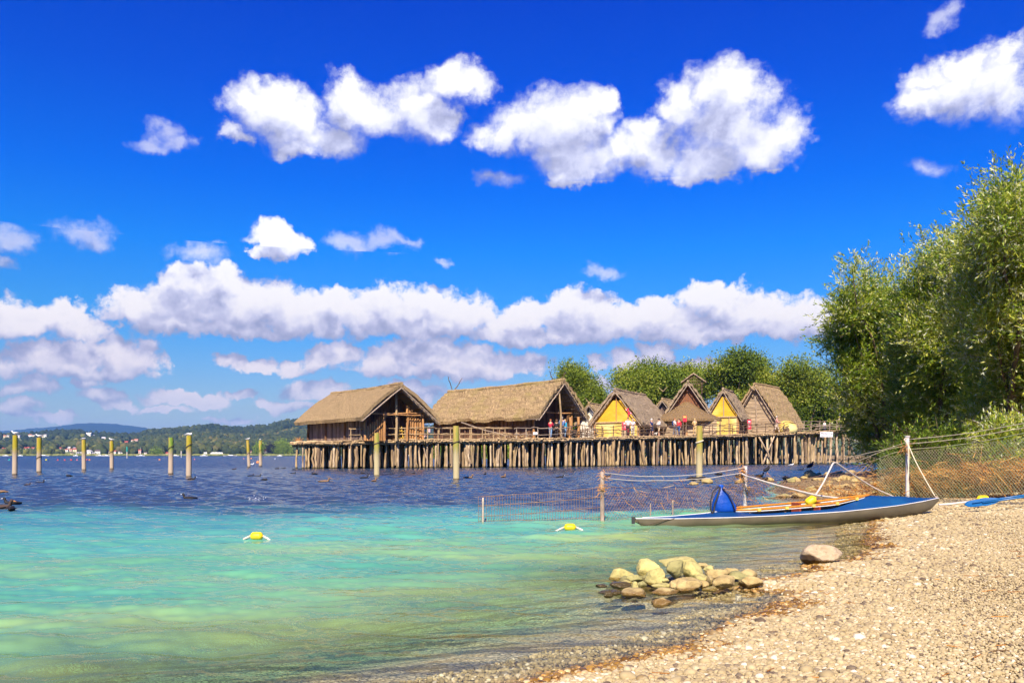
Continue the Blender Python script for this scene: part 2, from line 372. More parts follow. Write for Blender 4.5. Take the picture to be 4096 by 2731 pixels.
def stone_mat(name, dry, wet, vscale, under=False):
    """beach shingle seen from further off and the stones of the bed, brown and wet near the water line"""
    m = bpy.data.materials.new(name); m.use_nodes = True; MATS[name] = m
    T = NT(m.node_tree); T.n.clear()
    pos = T.new('ShaderNodeNewGeometry').outputs['Position']
    sx = T.new('ShaderNodeSeparateXYZ', {0: pos}); z = sx.outputs[2]
    vo = T.new('ShaderNodeTexVoronoi', {'Vector': pos, 'Scale': vscale, 'Randomness': 1.0})
    vd = T.new('ShaderNodeTexVoronoi', {'Vector': pos, 'Scale': vscale, 'Randomness': 1.0}, feature='DISTANCE_TO_EDGE')
    cr = T.new('ShaderNodeSeparateColor', {0: vo.outputs['Color']})
    dryc = T.ramp(cr.outputs[0], [(0.0, (0.24, 0.15, 0.06)), (0.3, (0.34, 0.24, 0.10)), (0.7, (0.42, 0.30, 0.14)), (1.0, (0.54, 0.43, 0.25))])
    wetc = T.ramp(cr.outputs[1], [(0.0, (0.05, 0.028, 0.008)), (0.5, (0.16, 0.09, 0.02)), (1.0, (0.34, 0.22, 0.06))])
    nz = T.new('ShaderNodeTexNoise', {'Vector': pos, 'Scale': 3.0, 'Detail': 4.0})
    zz = T.math('ADD', z, T.math('MULTIPLY', T.math('SUBTRACT', nz.outputs['Fac'], 0.5), 0.035))
    c = T.mix(T.mapr(zz, 0.008, 0.022), wetc, dryc)
    c = T.mix(T.mapr(z, -0.012, -0.05), c, T.mix(cr.outputs[0], (0.46, 0.36, 0.22), (0.70, 0.58, 0.40)))
    # the bed: brown shingle by the edge, then pale lime mud with weed patches, dark where deep
    mud = T.mix(T.mapr(T.new('ShaderNodeTexNoise', {'Vector': pos, 'Scale': 1.3, 'Detail': 6.0}).outputs['Fac'], 0.38, 0.62), (0.30, 0.50, 0.28), (0.55, 0.68, 0.38))
    mud = T.mix(T.mapr(cr.outputs[2], 0.75, 0.9), mud, (0.12, 0.22, 0.12))
    c = T.mix(T.mapr(z, -0.10, -0.26), c, mud)
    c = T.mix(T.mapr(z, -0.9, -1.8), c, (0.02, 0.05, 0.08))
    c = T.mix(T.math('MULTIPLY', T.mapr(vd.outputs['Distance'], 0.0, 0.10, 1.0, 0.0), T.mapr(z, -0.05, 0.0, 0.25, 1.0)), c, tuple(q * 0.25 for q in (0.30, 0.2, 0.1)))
    p = T.new('ShaderNodeBsdfPrincipled', {'Base Color': c, 'Roughness': 0.8, 'Specular IOR Level': 0.2})
    T.l.new(T.mapr(zz, 0.0, 0.03, 0.25, 0.85), p.inputs['Roughness'])
    b = T.new('ShaderNodeBump', {'Height': T.mapr(vd.outputs['Distance'], 0, 0.3), 'Strength': 0.9, 'Distance': 0.6 / vscale})
    T.l.new(b.outputs[0], p.inputs['Normal'])
    o = T.new('ShaderNodeOutputMaterial'); T.l.new(p.outputs[0], o.inputs[0])
    return m
M_shingle = stone_mat('shingle', None, None, 30.0)
X, Y = fan(1.0, 260.0, 420, -1.5, 1.7, 420)
Z = ground_z(X, Y)
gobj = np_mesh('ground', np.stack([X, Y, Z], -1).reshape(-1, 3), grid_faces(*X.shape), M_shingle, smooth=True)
tag(gobj, kind='structure')
# deep bed of the open lake
lb = MB().grid([[(-9000, 255, -3.2), (9000, 255, -3.2)], [(-9000, 1140, -3.2), (9000, 1140, -3.2)]]).build('lake_bed', mat('mud', (0.02, 0.05, 0.07)))
tag(lb, kind='structure')

# ------------------------------------------------------------------ water
def water_mat():
    m = bpy.data.materials.new('lake_water'); m.use_nodes = True
    T = NT(m.node_tree); T.n.clear()
    pos = T.new('ShaderNodeNewGeometry').outputs['Position']
    dep = T.new('ShaderNodeAttribute', attribute_name='depth').outputs['Fac']
    nz = T.new('ShaderNodeTexNoise', {'Vector': T.new('ShaderNodeMapping', {'Vector': pos, 'Scale': (0.35, 0.9, 1)}).outputs[0], 'Scale': 1.0, 'Detail': 5.0})
    dd = T.math('ADD', dep, T.math('MULTIPLY', T.math('MULTIPLY', T.math('SUBTRACT', nz.outputs['Fac'], 0.5), dep), 0.9))
    body = T.ramp(T.mapr(dd, 0.0, 2.0), [(0.0, (0.46, 0.42, 0.16)), (0.09, (0.34, 0.46, 0.20)), (0.17, (0.22, 0.46, 0.24)), (0.27, (0.13, 0.40, 0.24)), (0.37, (0.10, 0.36, 0.28)), (0.55, (0.06, 0.23, 0.23)), (0.78, (0.035, 0.10, 0.14)), (1.0, (0.03, 0.052, 0.10))])
    # pale sand and lime banks under the shallow water
    pn = T.new('ShaderNodeTexNoise', {'Vector': T.new('ShaderNodeMapping', {'Vector': pos, 'Scale': (0.28, 0.75, 1)}).outputs[0], 'Scale': 1.0, 'Detail': 4.0}).outputs['Fac']
    body = T.mix(T.math('MULTIPLY', T.mapr(pn, 0.50, 0.66), T.mapr(dep, 0.75, 0.35, 0.0, 0.75)), body, (0.42, 0.54, 0.17))
    body = T.mix(T.math('MULTIPLY', T.mapr(pn, 0.46, 0.34), T.mapr(dep, 0.8, 0.4, 0.0, 0.6)), body, (0.06, 0.30, 0.24))  # dark streaks of wave shading painted into the water colour
    k = T.ramp(T.mapr(dd, 0.0, 2.0), [(0.0, 0.0), (0.04, 0.04), (0.10, 0.36), (0.18, 0.68), (0.35, 0.92), (0.6, 1.0)])
    tint = T.mix(T.mapr(dd, 0.0, 0.5), (0.97, 0.99, 0.96), (0.60, 0.92, 0.80))
    # wind ripples as randomly tilted facets, finer than the modelled waves
    def facets(st, sc):
        n_ = T.new('ShaderNodeTexNoise', {'Vector': T.new('ShaderNodeMapping', {'Vector': pos, 'Scale': st, 'Rotation': (0, 0, R(8))}).outputs[0], 'Scale': sc, 'Detail': 3.0, 'Roughness': 0.6})
        return T.new('ShaderNodeVectorMath', {0: n_.outputs['Color'], 1: (0.5, 0.5, 0.5)}, operation='SUBTRACT').outputs[0]
    f1 = facets((1.6, 4.0, 1), 1.0); f2 = facets((9.0, 22.0, 1), 1.0)
    fs = T.new('ShaderNodeVectorMath', {0: f1, 1: f2}, operation='ADD').outputs[0]
    sy = T.new('ShaderNodeSeparateXYZ', {0: pos}).outputs[1]
    amp = T.math('ADD', T.mapr(sy, 4.0, 14.0, 0.05, 0.15), T.math('ADD', T.mapr(sy, 14.0, 55.0, 0.0, 0.14), T.mapr(sy, 52.0, 75.0, 0.0, 0.34)))
    am = T.new('ShaderNodeCombineXYZ', {0: T.math('MULTIPLY', amp, 0.6), 1: amp, 2: 0.0}).outputs[0]
    geo = T.new('ShaderNodeNewGeometry')
    nn = T.new('ShaderNodeVectorMath', {0: fs, 1: am, 2: geo.outputs['Normal']}, operation='MULTIPLY_ADD').outputs[0]
    # facets that lean away from the onlooker hide behind the others
    lean = T.math('MULTIPLY', amp, 0.25)
    nn = T.new('ShaderNodeVectorMath', {0: geo.outputs['Incoming'], 1: T.new('ShaderNodeCombineXYZ', {0: lean, 1: lean, 2: 0.0}).outputs[0], 2: nn}, operation='MULTIPLY_ADD').outputs[0]
    bm = T.new('ShaderNodeVectorMath', {0: nn}, operation='NORMALIZE').outputs[0]
    tr = T.new('ShaderNodeBsdfTransparent', {'Color': tint})
    df = T.new('ShaderNodeBsdfDiffuse', {'Color': body, 'Normal': bm})
    gl = T.new('ShaderNodeBsdfGlossy', {'Color': T.mix(T.mapr(dep, 0.05, 0.6), (0.95, 0.72, 0.46), (0.92, 0.82, 0.68)), 'Roughness': 0.08, 'Normal': bm})
    m1 = T.new('ShaderNodeMixShader'); T.l.new(k, m1.inputs[0]); T.l.new(tr.outputs[0], m1.inputs[1]); T.l.new(df.outputs[0], m1.inputs[2])
    fr = T.new('ShaderNodeFresnel', {'IOR': 1.33, 'Normal': bm})
    m2 = T.new('ShaderNodeMixShader'); T.l.new(T.math('MULTIPLY', fr.outputs[0], T.mapr(dep, 0.1, 0.8, 0.62, 1.0)), m2.inputs[0]); T.l.new(m1.outputs[0], m2.inputs[1]); T.l.new(gl.outputs[0], m2.inputs[2])
    o = T.new('ShaderNodeOutputMaterial'); T.l.new(m2.outputs[0], o.inputs[0])
    return m
def wave_z(x, y):
    r = np.random.default_rng(3); z = np.zeros_like(x)
    for i in range(20):
        L = 0.11 * 1.12 ** i; a = r.normal(0, 0.42) + 0.12
        kx, ky = math.sin(a) * 2 * np.pi / L, math.cos(a) * 2 * np.pi / L
        amp = 0.0125 * L ** 0.95
        # crests come in groups
        g = 0.35 + 1.3 * vnoise(x / (L * 5) + i * 7.1, y / (L * 3) + i * 3.3, i)
        fade = np.clip(L * 90 / np.maximum(y, 1) - 0.5, 0, 1)
        z += amp * g * np.sin(kx * x + ky * y + r.uniform(0, 6.28)) * fade
    return z
X, Y = fan(1.6, 62.0, 820, -0.72, 0.74, 620)
dep = -ground_z(X, Y)
msk = np.clip((Y - 14.2 - 0.3 * X) / 1.5, 0, 1) * np.clip((X - 0.6) / 1.2, 0, 1)
calm = np.clip(dep / 0.22, 0.14, 1) * (0.55 + 0.45 * np.clip((Y - 9) / 10, 0, 1)) * np.clip((62 - Y) / 8, 0, 1)
Z = wave_z(X, Y) * calm
V = np.stack([X, Y, Z], -1).reshape(-1, 3)
# one sheet: the rippled near part, then long strips to the far shore
n0 = len(V); fs = grid_faces(*X.shape)
Xf, Yf = fan(62.0, 1300.0, 60, -0.72, 0.74, 620)
Yf2 = Yf[1:]; Xf2 = Xf[1:]
depf = np.where(Yf2 < 250, -ground_z(Xf2, np.minimum(Yf2, 255)), 3.0)
V2 = np.stack([Xf2, Yf2, np.zeros_like(Xf2)], -1).reshape(-1, 3)
V = np.vstack([V, V2]); f2 = grid_faces(Xf.shape[0], Xf.shape[1]) + (n0 - Xf.shape[1])
# side aprons so that the lake goes on beyond the edges of the picture
ax = np.array([(-6000, 1.6, -0.004), (-0.72 * 1.6, 1.6, -0.004), (-0.72 * 1300, 1300, -0.004), (-6000, 1300, -0.004), (0.74 * 240, 240, -0.004), (6000, 240, -0.004), (6000, 1300, -0.004), (0.74 * 1300, 1300, -0.004)])
n1 = len(V); V = np.vstack([V, ax]); f3 = np.array([(0, 1, 2, 3), (4, 5, 6, 7)]) + n1
dep = dep + msk * np.clip((dep - 0.07) * 22, 0, 2.2)
dall = np.concatenate([dep.ravel(), depf.ravel(), np.array([3, .8, 3, 3, 3, 3, 3, 3.])])
wobj = np_mesh('water', V, np.vstack([fs, f2, f3]), water_mat(), smooth=True, attrs={'depth': dall})
tag(wobj, kind='structure')

# ------------------------------------------------------------------ shingle: single stones near the camera
def pebble_mat():
    m = bpy.data.materials.new('pebble'); m.use_nodes = True; T = NT(m.node_tree); T.n.clear()
    tn = T.new('ShaderNodeAttribute', attribute_name='tone', attribute_type='INSTANCER').outputs['Fac']; wt = T.new('ShaderNodeAttribute', attribute_name='wet', attribute_type='INSTANCER').outputs['Fac']
    oc = T.new('ShaderNodeTexCoord').outputs['Object']; nz = T.new('ShaderNodeTexNoise', {'Vector': oc, 'Scale': 1.6, 'Detail': 4.0})
    dry = T.ramp(tn, [(0.0, (0.10, 0.07, 0.045)), (0.10, (0.18, 0.14, 0.09)), (0.25, (0.33, 0.26, 0.13)), (0.5, (0.40, 0.315, 0.16)), (0.75, (0.46, 0.375, 0.205)), (0.92, (0.54, 0.46, 0.29)), (1.0, (0.68, 0.60, 0.44))])
    wet = T.ramp(tn, [(0.0, (0.06, 0.03, 0.006)), (0.4, (0.16, 0.08, 0.012)), (0.7, (0.30, 0.17, 0.03)), (0.9, (0.46, 0.24, 0.05)), (1.0, (0.55, 0.42, 0.20))])
    dry = T.mix(T.mapr(nz.outputs['Fac'], 0.45, 0.65, 0, 0.35), dry, (0.30, 0.20, 0.09))
    c = T.mix(wt, dry, wet)
    p = T.new('ShaderNodeBsdfPrincipled', {'Base Color': c, 'Specular IOR Level': 0.4}); T.l.new(T.mapr(wt, 0.3, 0.8, 0.75, 0.18), p.inputs['Roughness'])
    o = T.new('ShaderNodeOutputMaterial'); T.l.new(p.outputs[0], o.inputs[0]); return m
def pebbles():
    r = np.random.default_rng(5); V0, F0 = ico(2); mt = pebble_mat(); cl = bpy.data.collections.new('pebble_kinds')
    for k in range(8):                                   # eight pebble shapes, kept only as the source of the shingle
        U = V0.copy()
        for q in range(5):
            n_ = nrm(r.normal(size=3)); d = r.uniform(0.6, 0.92); s_ = U @ n_; U = U - (np.maximum(s_ - d, 0) * 0.8)[:, None] * n_
        U = U * (1 + 0.10 * np.array([mnoise.noise(Vector(v * 1.2) + Vector((k * 9, 0, 0))) for v in U]))[:, None] * np.array([1, r.uniform(.7, .95), r.uniform(.5, .7)])
        me = bpy.data.meshes.new('pebble_kind'); me.from_pydata(U.tolist(), [], F0.tolist()); me.materials.append(mt); me.polygons.foreach_set('use_smooth', [True] * len(me.polygons))
        cl.objects.link(bpy.data.objects.new('pebble_kind', me))
    P = []
    for (y0, y1, st) in ((2.3, 6.0, .0168), (6.0, 11.0, .0215), (11.0, 18.5, .031)):
        ys = np.arange(y0, y1, st); x1 = y1 * 0.64
        X, Y = np.meshgrid(np.arange(-1.2, x1, st), ys); X = X + (np.arange(len(ys)) % 2)[:, None] * st / 2
        X = (X + r.uniform(-.42, .42, X.shape) * st).ravel(); Y = (Y + r.uniform(-.42, .42, Y.shape) * st).ravel()
        k = (X < 0.64 * Y) & (X > -0.35 * Y); X, Y = X[k], Y[k]
        Z = ground_z(X, Y); k = Z > -0.055; k &= ~((Z < -0.012) & (r.uniform(0, 1, len(Z)) < 0.5)); P.append(np.stack([X[k], Y[k], Z[k], np.full(k.sum(), st)], 1))
    P = np.vstack(P); n = len(P); s = P[:, 3] * 0.60 * np.exp(r.normal(0, .32, n)); s = np.minimum(s, P[:, 3] * 1.15)
    dsh = shore_sd(P[:, 0], P[:, 1]); s *= 1 + 0.30 * np.sin(dsh * 2.3 + 3 * fbm(P[:, 0] * .7, P[:, 1] * .7, 2, 8))
    s *= np.where(r.uniform(0, 1, n) < .025, 1.8, 1)
    z = P[:, 2] + s * 0.12 + r.uniform(0, .006, n)
    me = bpy.data.meshes.new('pebbles'); me.vertices.add(n); me.vertices.foreach_set('co', np.stack([P[:, 0], P[:, 1], z], 1).astype(np.float32).ravel())
    rot = np.stack([r.normal(0, .22, n), r.normal(0, .22, n), r.uniform(0, 6.28, n)], 1)
    big = fbm(P[:, 0] * 1.1, P[:, 1] * 1.1, 3, 77) - .44
    tone = np.clip(r.normal(.52, .24, n) + big * .5, 0, 1)
    wn = z + (fbm(P[:, 0] * 3, P[:, 1] * 3, 3, 55) - .44) * .05 + r.normal(0, .004, n)
    wet = np.clip((0.011 - wn) / .006, 0, 1) * np.clip((P[:, 2] + .035) / .025, .22, 1)
    for nm, ty, arr in (('rot', 'FLOAT_VECTOR', rot), ('scl', 'FLOAT', s), ('tone', 'FLOAT', tone), ('wet', 'FLOAT', wet), ('kind_index', 'INT', r.integers(0, 8, n))):
        a = me.attributes.new(nm, ty, 'POINT'); a.data.foreach_set('vector' if ty == 'FLOAT_VECTOR' else 'value', np.asarray(arr, np.int32 if ty == 'INT' else np.float32).ravel())
    o = bpy.data.objects.new('pebbles', me); col.objects.link(o); tag(o, kind='stuff')
    ng = bpy.data.node_groups.new('shingle', 'GeometryNodeTree'); ng.interface.new_socket('Geometry', in_out='INPUT', socket_type='NodeSocketGeometry'); ng.interface.new_socket('Geometry', in_out='OUTPUT', socket_type='NodeSocketGeometry')
    G = NT(ng); gi = G.n.new('NodeGroupInput'); go = G.n.new('NodeGroupOutput')
    ci = G.n.new('GeometryNodeCollectionInfo'); ci.inputs[0].default_value = cl; ci.inputs['Separate Children'].default_value = True; ci.inputs['Reset Children'].default_value = True
    def na(nm, ty):
        a = G.n.new('GeometryNodeInputNamedAttribute'); a.data_type = ty; a.inputs['Name'].default_value = nm; return a.outputs['Attribute']
    ip = G.n.new('GeometryNodeInstanceOnPoints'); G.l.new(gi.outputs[0], ip.inputs['Points']); G.l.new(ci.outputs[0], ip.inputs['Instance']); ip.inputs['Pick Instance'].default_value = True
    G.l.new(na('kind_index', 'INT'), ip.inputs['Instance Index']); G.l.new(na('rot', 'FLOAT_VECTOR'), ip.inputs['Rotation']); G.l.new(na('scl', 'FLOAT'), ip.inputs['Scale']); G.l.new(ip.outputs[0], go.inputs[0])
    md = o.modifiers.new('shingle', 'NODES'); md.node_group = ng
    print('PEBBLES', n)
pebbles()

# ------------------------------------------------------------------ far shore: hills, woods, village
_sk = np.array([(-400, 1752), (0, 1750), (150, 1748), (230, 1740), (330, 1741), (400, 1748), (530, 1750), (620, 1732), (700, 1729), (760, 1722), (830, 1716), (870, 1716), (920, 1728), (1000, 1726),
                (1060, 1720), (1130, 1704), (1190, 1698), (1260, 1706), (1500, 1725), (1800, 1722), (2400, 1715), (3500, 1700), (4500, 1690)], float)
def far_z(S, Y):
    px = CX + S * FPX
    top = (HOR - np.interp(px, _sk[:, 0], _sk[:, 1])) / FPX * 2200
    t = np.clip((Y - 1108) / 1090, 0, 1)
    z = 0.8 + top * (0.25 * t + 0.75 * t ** 1.5) * np.where(t > 0, 1, 0)
    z = z + (fbm(S * Y / 160, Y / 160, 3, 21) - 0.44) * 22 * t * (1 - 0.6 * t)
    return np.where(Y > 2200, z - (Y - 2200) * 0.12, z)
def is_field(S, Y):
    px = CX + S * FPX; f = fbm(S * Y / 190, Y / 120, 2, 31)
    a = (px < 330) & (Y > 1560) & (Y < 1960) & (f > 0.22)
    b = (px > 330) & (px < 760) & (Y > 1350) & (Y < 1800) & (f > 0.50)
    c = (px > 1130) & (px < 1260) & (Y > 1900) & (f > 0.3)
    return a | b | c
ys = np.concatenate([np.linspace(1096, 1112, 6), np.linspace(1120, 2200, 60), np.linspace(2240, 2900, 8)])
sl = np.linspace(-0.78, 0.78, 240); Yg, Sg = np.meshgrid(ys, sl, indexing='ij')
Zg = far_z(Sg, Yg); Zg = np.where(Yg < 1108, (Yg - 1102) * 0.14, Zg)
M_meadow = mat('meadow', (0.17, 0.20, 0.055), (0.10, 0.13, 0.035), scale=0.02, c3=(0.24, 0.20, 0.08), rough=1)
hl = np_mesh('hills', np.stack([Sg * Yg, Yg, Zg], -1).reshape(-1, 3), grid_faces(*Yg.shape), M_meadow, smooth=True); tag(hl, kind='structure')
def ray_far(px, py):
    S = (px - CX) / FPX; Y = np.linspace(1104, 2200, 800)
    e = far_z(np.full_like(Y, S), Y) - (CAMZ + (HOR - py) / FPX * Y)
    i = np.where(e >= 0)[0]; y = Y[i[0]] if len(i) else 2180.0
    return Vector((S * y, y, float(far_z(np.array([S]), np.array([y]))[0])))
# distant blue ridge
_rd = np.array([(-900, 1745), (-200, 1732), (0, 1724), (70, 1719), (150, 1712), (240, 1702), (330, 1693), (370, 1691), (450, 1694), (520, 1703), (600, 1713), (660, 1722), (760, 1735), (1000, 1760), (1500, 1735),
                (1650, 1698), (1700, 1697), (1760, 1705), (2000, 1722), (4500, 1740)], float)
sl = np.linspace(-0.95, 0.85, 500); ys = np.linspace(5200, 8000, 14); Yg, Sg = np.meshgrid(ys, sl, indexing='ij')
top = (HOR - np.interp(CX + Sg * FPX, _rd[:, 0], _rd[:, 1])) / FPX * 7200
t = (Yg - 5200) / 2000; Zg = top * np.clip(t, 0, 1) ** 0.8 - np.clip(Yg - 7200, 0, 1e9) * 0.2 + vnoise(Sg * 700, Yg / 90, 3) * 11 * np.clip(t * 3, 0, 1)
M_ridge = mat('ridge_forest', (0.028, 0.045, 0.03), (0.016, 0.028, 0.02), scale=0.012, rough=1)
tag(np_mesh('distant_hills', np.stack([Sg * Yg, Yg, Zg], -1).reshape(-1, 3), grid_faces(*Yg.shape), M_ridge, smooth=True), kind='structure')

FARH = '''268,1806,12,9,white,red,white house with a steep red roof at the left edge of the lakeside village
284,1804,9,8,pink,orange,small pink house behind the red roofed house in the lakeside village
302,1806,15,10,cream,red,cream house under the widest red roof of the lakeside village
290,1817,12,7,cream,dark,low cream house with a dark roof in front of the red roofs
312,1818,11,8,white,grey,white cube house near the water behind the third mooring post
326,1817,9,7,cream,pale,low cream house just left of the third mooring post
356,1816,22,12,white,pale,large white gabled house right of the third mooring post
376,1818,12,6,cream,grey,low cream annex between the two large white gabled houses
394,1815,21,12,white,dark,large white house with a pointed gable facing the lake
438,1816,12,10,cream,dark,cream house just left of the fourth mooring post
459,1814,11,10,white,red,white house with a red roof just right of the fourth mooring post
478,1814,8,9,white,dark,narrow white house among trees right of the fourth mooring post
487,1813,8,6,white,grey,tiny white house beside the narrow white house on the shore
560,1813,11,13,pink,red,tall pink boathouse with a red roof and two white floors
583,1815,10,6,white,dark,low white house right of the tall pink boathouse
669,1816,16,5,pink,red,low house with a dark red roof left of the fifth mooring post
1066,1816,27,13,white,red,big white house with a red roof left of the dark tree
1050,1819,12,6,cream,orange,small cream house with an orange roof in front of the big white house
1003,1810,8,7,pink,orange,small orange roofed house right of the far leaning mooring post
1157,1816,17,6,brown,orange,low brown boathouse under the bright green tree
356,1743,19,8,white,pale,bright white hillside villa above the third mooring post
376,1744,10,5,white,grey,small white house beside the bright hillside villa
416,1756,18,4,cream,pale,long low pale barn on the wooded slope
504,1772,17,4,white,red,long farmhouse with a red roof on the wooded slope
531,1766,10,6,white,orange,white farmhouse with an orange roof on the green slope
546,1765,14,7,pink,orange,pink farmhouse at the right end of the hillside farm
19,1750,12,7,cream,orange,cream apartment house left of the first mooring post on the hill
34,1750,14,6,cream,pale,long cream apartment house beside the first mooring post on the hill
75,1750,12,8,white,grey,white house right of the first mooring post on the hill
98,1742,10,5,white,dark,small white house standing apart on the hilltop
122,1745,16,9,white,orange,tall white school house with an orange roof on the hilltop
136,1746,12,7,cream,grey,cream house left of the second mooring post on the hilltop
170,1749,9,9,cream,dark,yellow flat block right of the second mooring post on the hilltop
182,1748,11,10,white,grey,white tower block right of the second mooring post on the hilltop
10,1796,10,4,white,red,white farm house with a red roof at the left picture edge
27,1797,10,4,white,orange,white house with an orange roof left of the first mooring post
100,1796,18,4,white,red,long red roofed farm between the two left mooring posts
114,1795,9,6,white,red,short white house at the end of the long red roofed farm
135,1794,13,3,pink,red,low pink barn left of the second mooring post
240,1795,13,4,pink,red,low red roofed barn above the lakeside trees
276,1794,14,4,white,pale,white roofed greenhouse above the lakeside village
303,1796,16,4,white,grey,grey roofed hall above the lakeside village
1700,1752,15,18,pink,dark,pink house beside the church tower between the thatched houses
1575,1812,12,6,cream,orange,small lakeside house seen between the pilings
1640,1806,13,14,pink,red,pink house with a red roof seen between the pilings'''
# a lumpy crown template for woods
ICO1, ICOF1 = ico(2)
def crowns(name, C, Rr, matl, parent=None, tone=None, rough=0.28, seed=1):
    """many lumpy crowns as one mesh; C centres, Rr radii (n,3)"""
    r = np.random.default_rng(seed); n = len(C); nv = len(ICO1)
    disp = 1 + r.uniform(-rough, rough, (n, nv, 1))
    a = r.uniform(0, 6.28, n); ca, sa = np.cos(a), np.sin(a)
    U = ICO1[None] * disp
    U = np.stack([U[..., 0] * ca[:, None] - U[..., 1] * sa[:, None], U[..., 0] * sa[:, None] + U[..., 1] * ca[:, None], U[..., 2]], -1)
    V = C[:, None] + U * Rr[:, None]
    T = ICOF1[None] + (np.arange(n) * nv)[:, None, None]
    tn = np.repeat(r.uniform(0, 1, n) if tone is None else tone, nv)
    return np_mesh(name, V.reshape(-1, 3), T.reshape(-1, 3), matl, parent, attrs={'tone': tn})
def leaf_mat(name, stops, rough=0.6, trans=0.25, spec=0.25):
    m = bpy.data.materials.new(name); m.use_nodes = True; T = NT(m.node_tree); T.n.clear()
    tn = T.new('ShaderNodeAttribute', attribute_name='tone').outputs['Fac']
    c = T.ramp(tn, stops)
    p = T.new('ShaderNodeBsdfPrincipled', {'Base Color': c, 'Roughness': rough, 'Specular IOR Level': spec})
    sh = p.outputs[0]
    if trans:
        tr = T.new('ShaderNodeBsdfTranslucent', {'Color': c}); mx = T.new('ShaderNodeMixShader', {0: trans})
        T.l.new(sh, mx.inputs[1]); T.l.new(tr.outputs[0], mx.inputs[2]); sh = mx.outputs[0]
    o = T.new('ShaderNodeOutputMaterial'); T.l.new(sh, o.inputs[0]); return m
M_wood = leaf_mat('woodland', [(0, (0.020, 0.032, 0.014)), (0.45, (0.042, 0.058, 0.020)), (0.75, (0.075, 0.085, 0.024)), (0.92, (0.12, 0.10, 0.035)), (1, (0.14, 0.145, 0.035))], rough=1, trans=0)
N = 15000
Sx = rng.uniform(-0.76, 0.16, N); Yx = 1112 + 1130 * rng.uniform(0, 1, N) ** 0.8
Sx = np.concatenate([Sx, rng.uniform(-0.76, 0.5, 2600)]); Yx = np.concatenate([Yx, rng.uniform(1112, 1150, 2600)])
keep = ~is_field(Sx, Yx) | (rng.uniform(0, 1, len(Sx)) < 0.05)
# gaps where the village stands
pxx = CX + Sx * FPX
keep &= ~((Yx < 1150) & (((pxx > 255) & (pxx < 405)) | ((pxx > 790) & (pxx < 915)) | ((pxx > 1035) & (pxx < 1085)) | ((pxx > 430) & (pxx < 470) | (pxx > 1690) & (pxx < 1735))))
hgt = rng.uniform(7, 13, len(Sx)) * np.where(Yx > 2100, 1.15, 1) * np.where(Yx < 1150, 0.75, 1)
toprow = HOR - (far_z(Sx, Yx) + hgt * 1.05 - CAMZ) / Yx * FPX; q = CX + Sx * FPX
for ln in FARH.split('\n'):                               # clearings: nothing stands between a house and the lake
    hx, hy, hw, hh = map(float, ln.split(',')[:4]); p = ray_far(hx, hy)
    keep &= ~((np.abs(q - hx) < hw / 2 + 11) & (Yx < p.y + 12) & (toprow < hy - 0.35 * hh))
hgt = hgt[keep]
Sx, Yx = Sx[keep], Yx[keep]; n = len(Sx)
rad = hgt * rng.uniform(0.4, 0.62, n)
C = np.stack([Sx * Yx, Yx, far_z(Sx, Yx) + hgt * 0.5], -1)
big = fbm(Sx * Yx / 120, Yx / 120, 2, 44)
tn = np.clip(rng.normal(0.40, 0.2, n) + (0.12 if True else 0) * (Yx < 1500) + (big - 0.4) * 0.9 - 0.25 * (Yx > 1900), 0, 1)
wd = crowns('forest', C, np.stack([rad, rad, hgt * 0.62], -1), M_wood, tone=tn); tag(wd, kind='stuff')
# reed belt along the far water line
n = 2600; Sx = rng.uniform(-0.76, 0.3, n); Yx = rng.uniform(1101, 1107, n)
C = np.stack([Sx * Yx, Yx, np.full(n, 0.9)], -1)
M_reed = leaf_mat('reed', [(0, (0.10, 0.13, 0.03)), (1, (0.26, 0.25, 0.08))], rough=1, trans=0)
tag(crowns('reed_belt', C, np.stack([rng.uniform(2, 4, n), rng.uniform(1, 2, n), rng.uniform(0.9, 1.8, n)], -1), M_reed), kind='stuff')

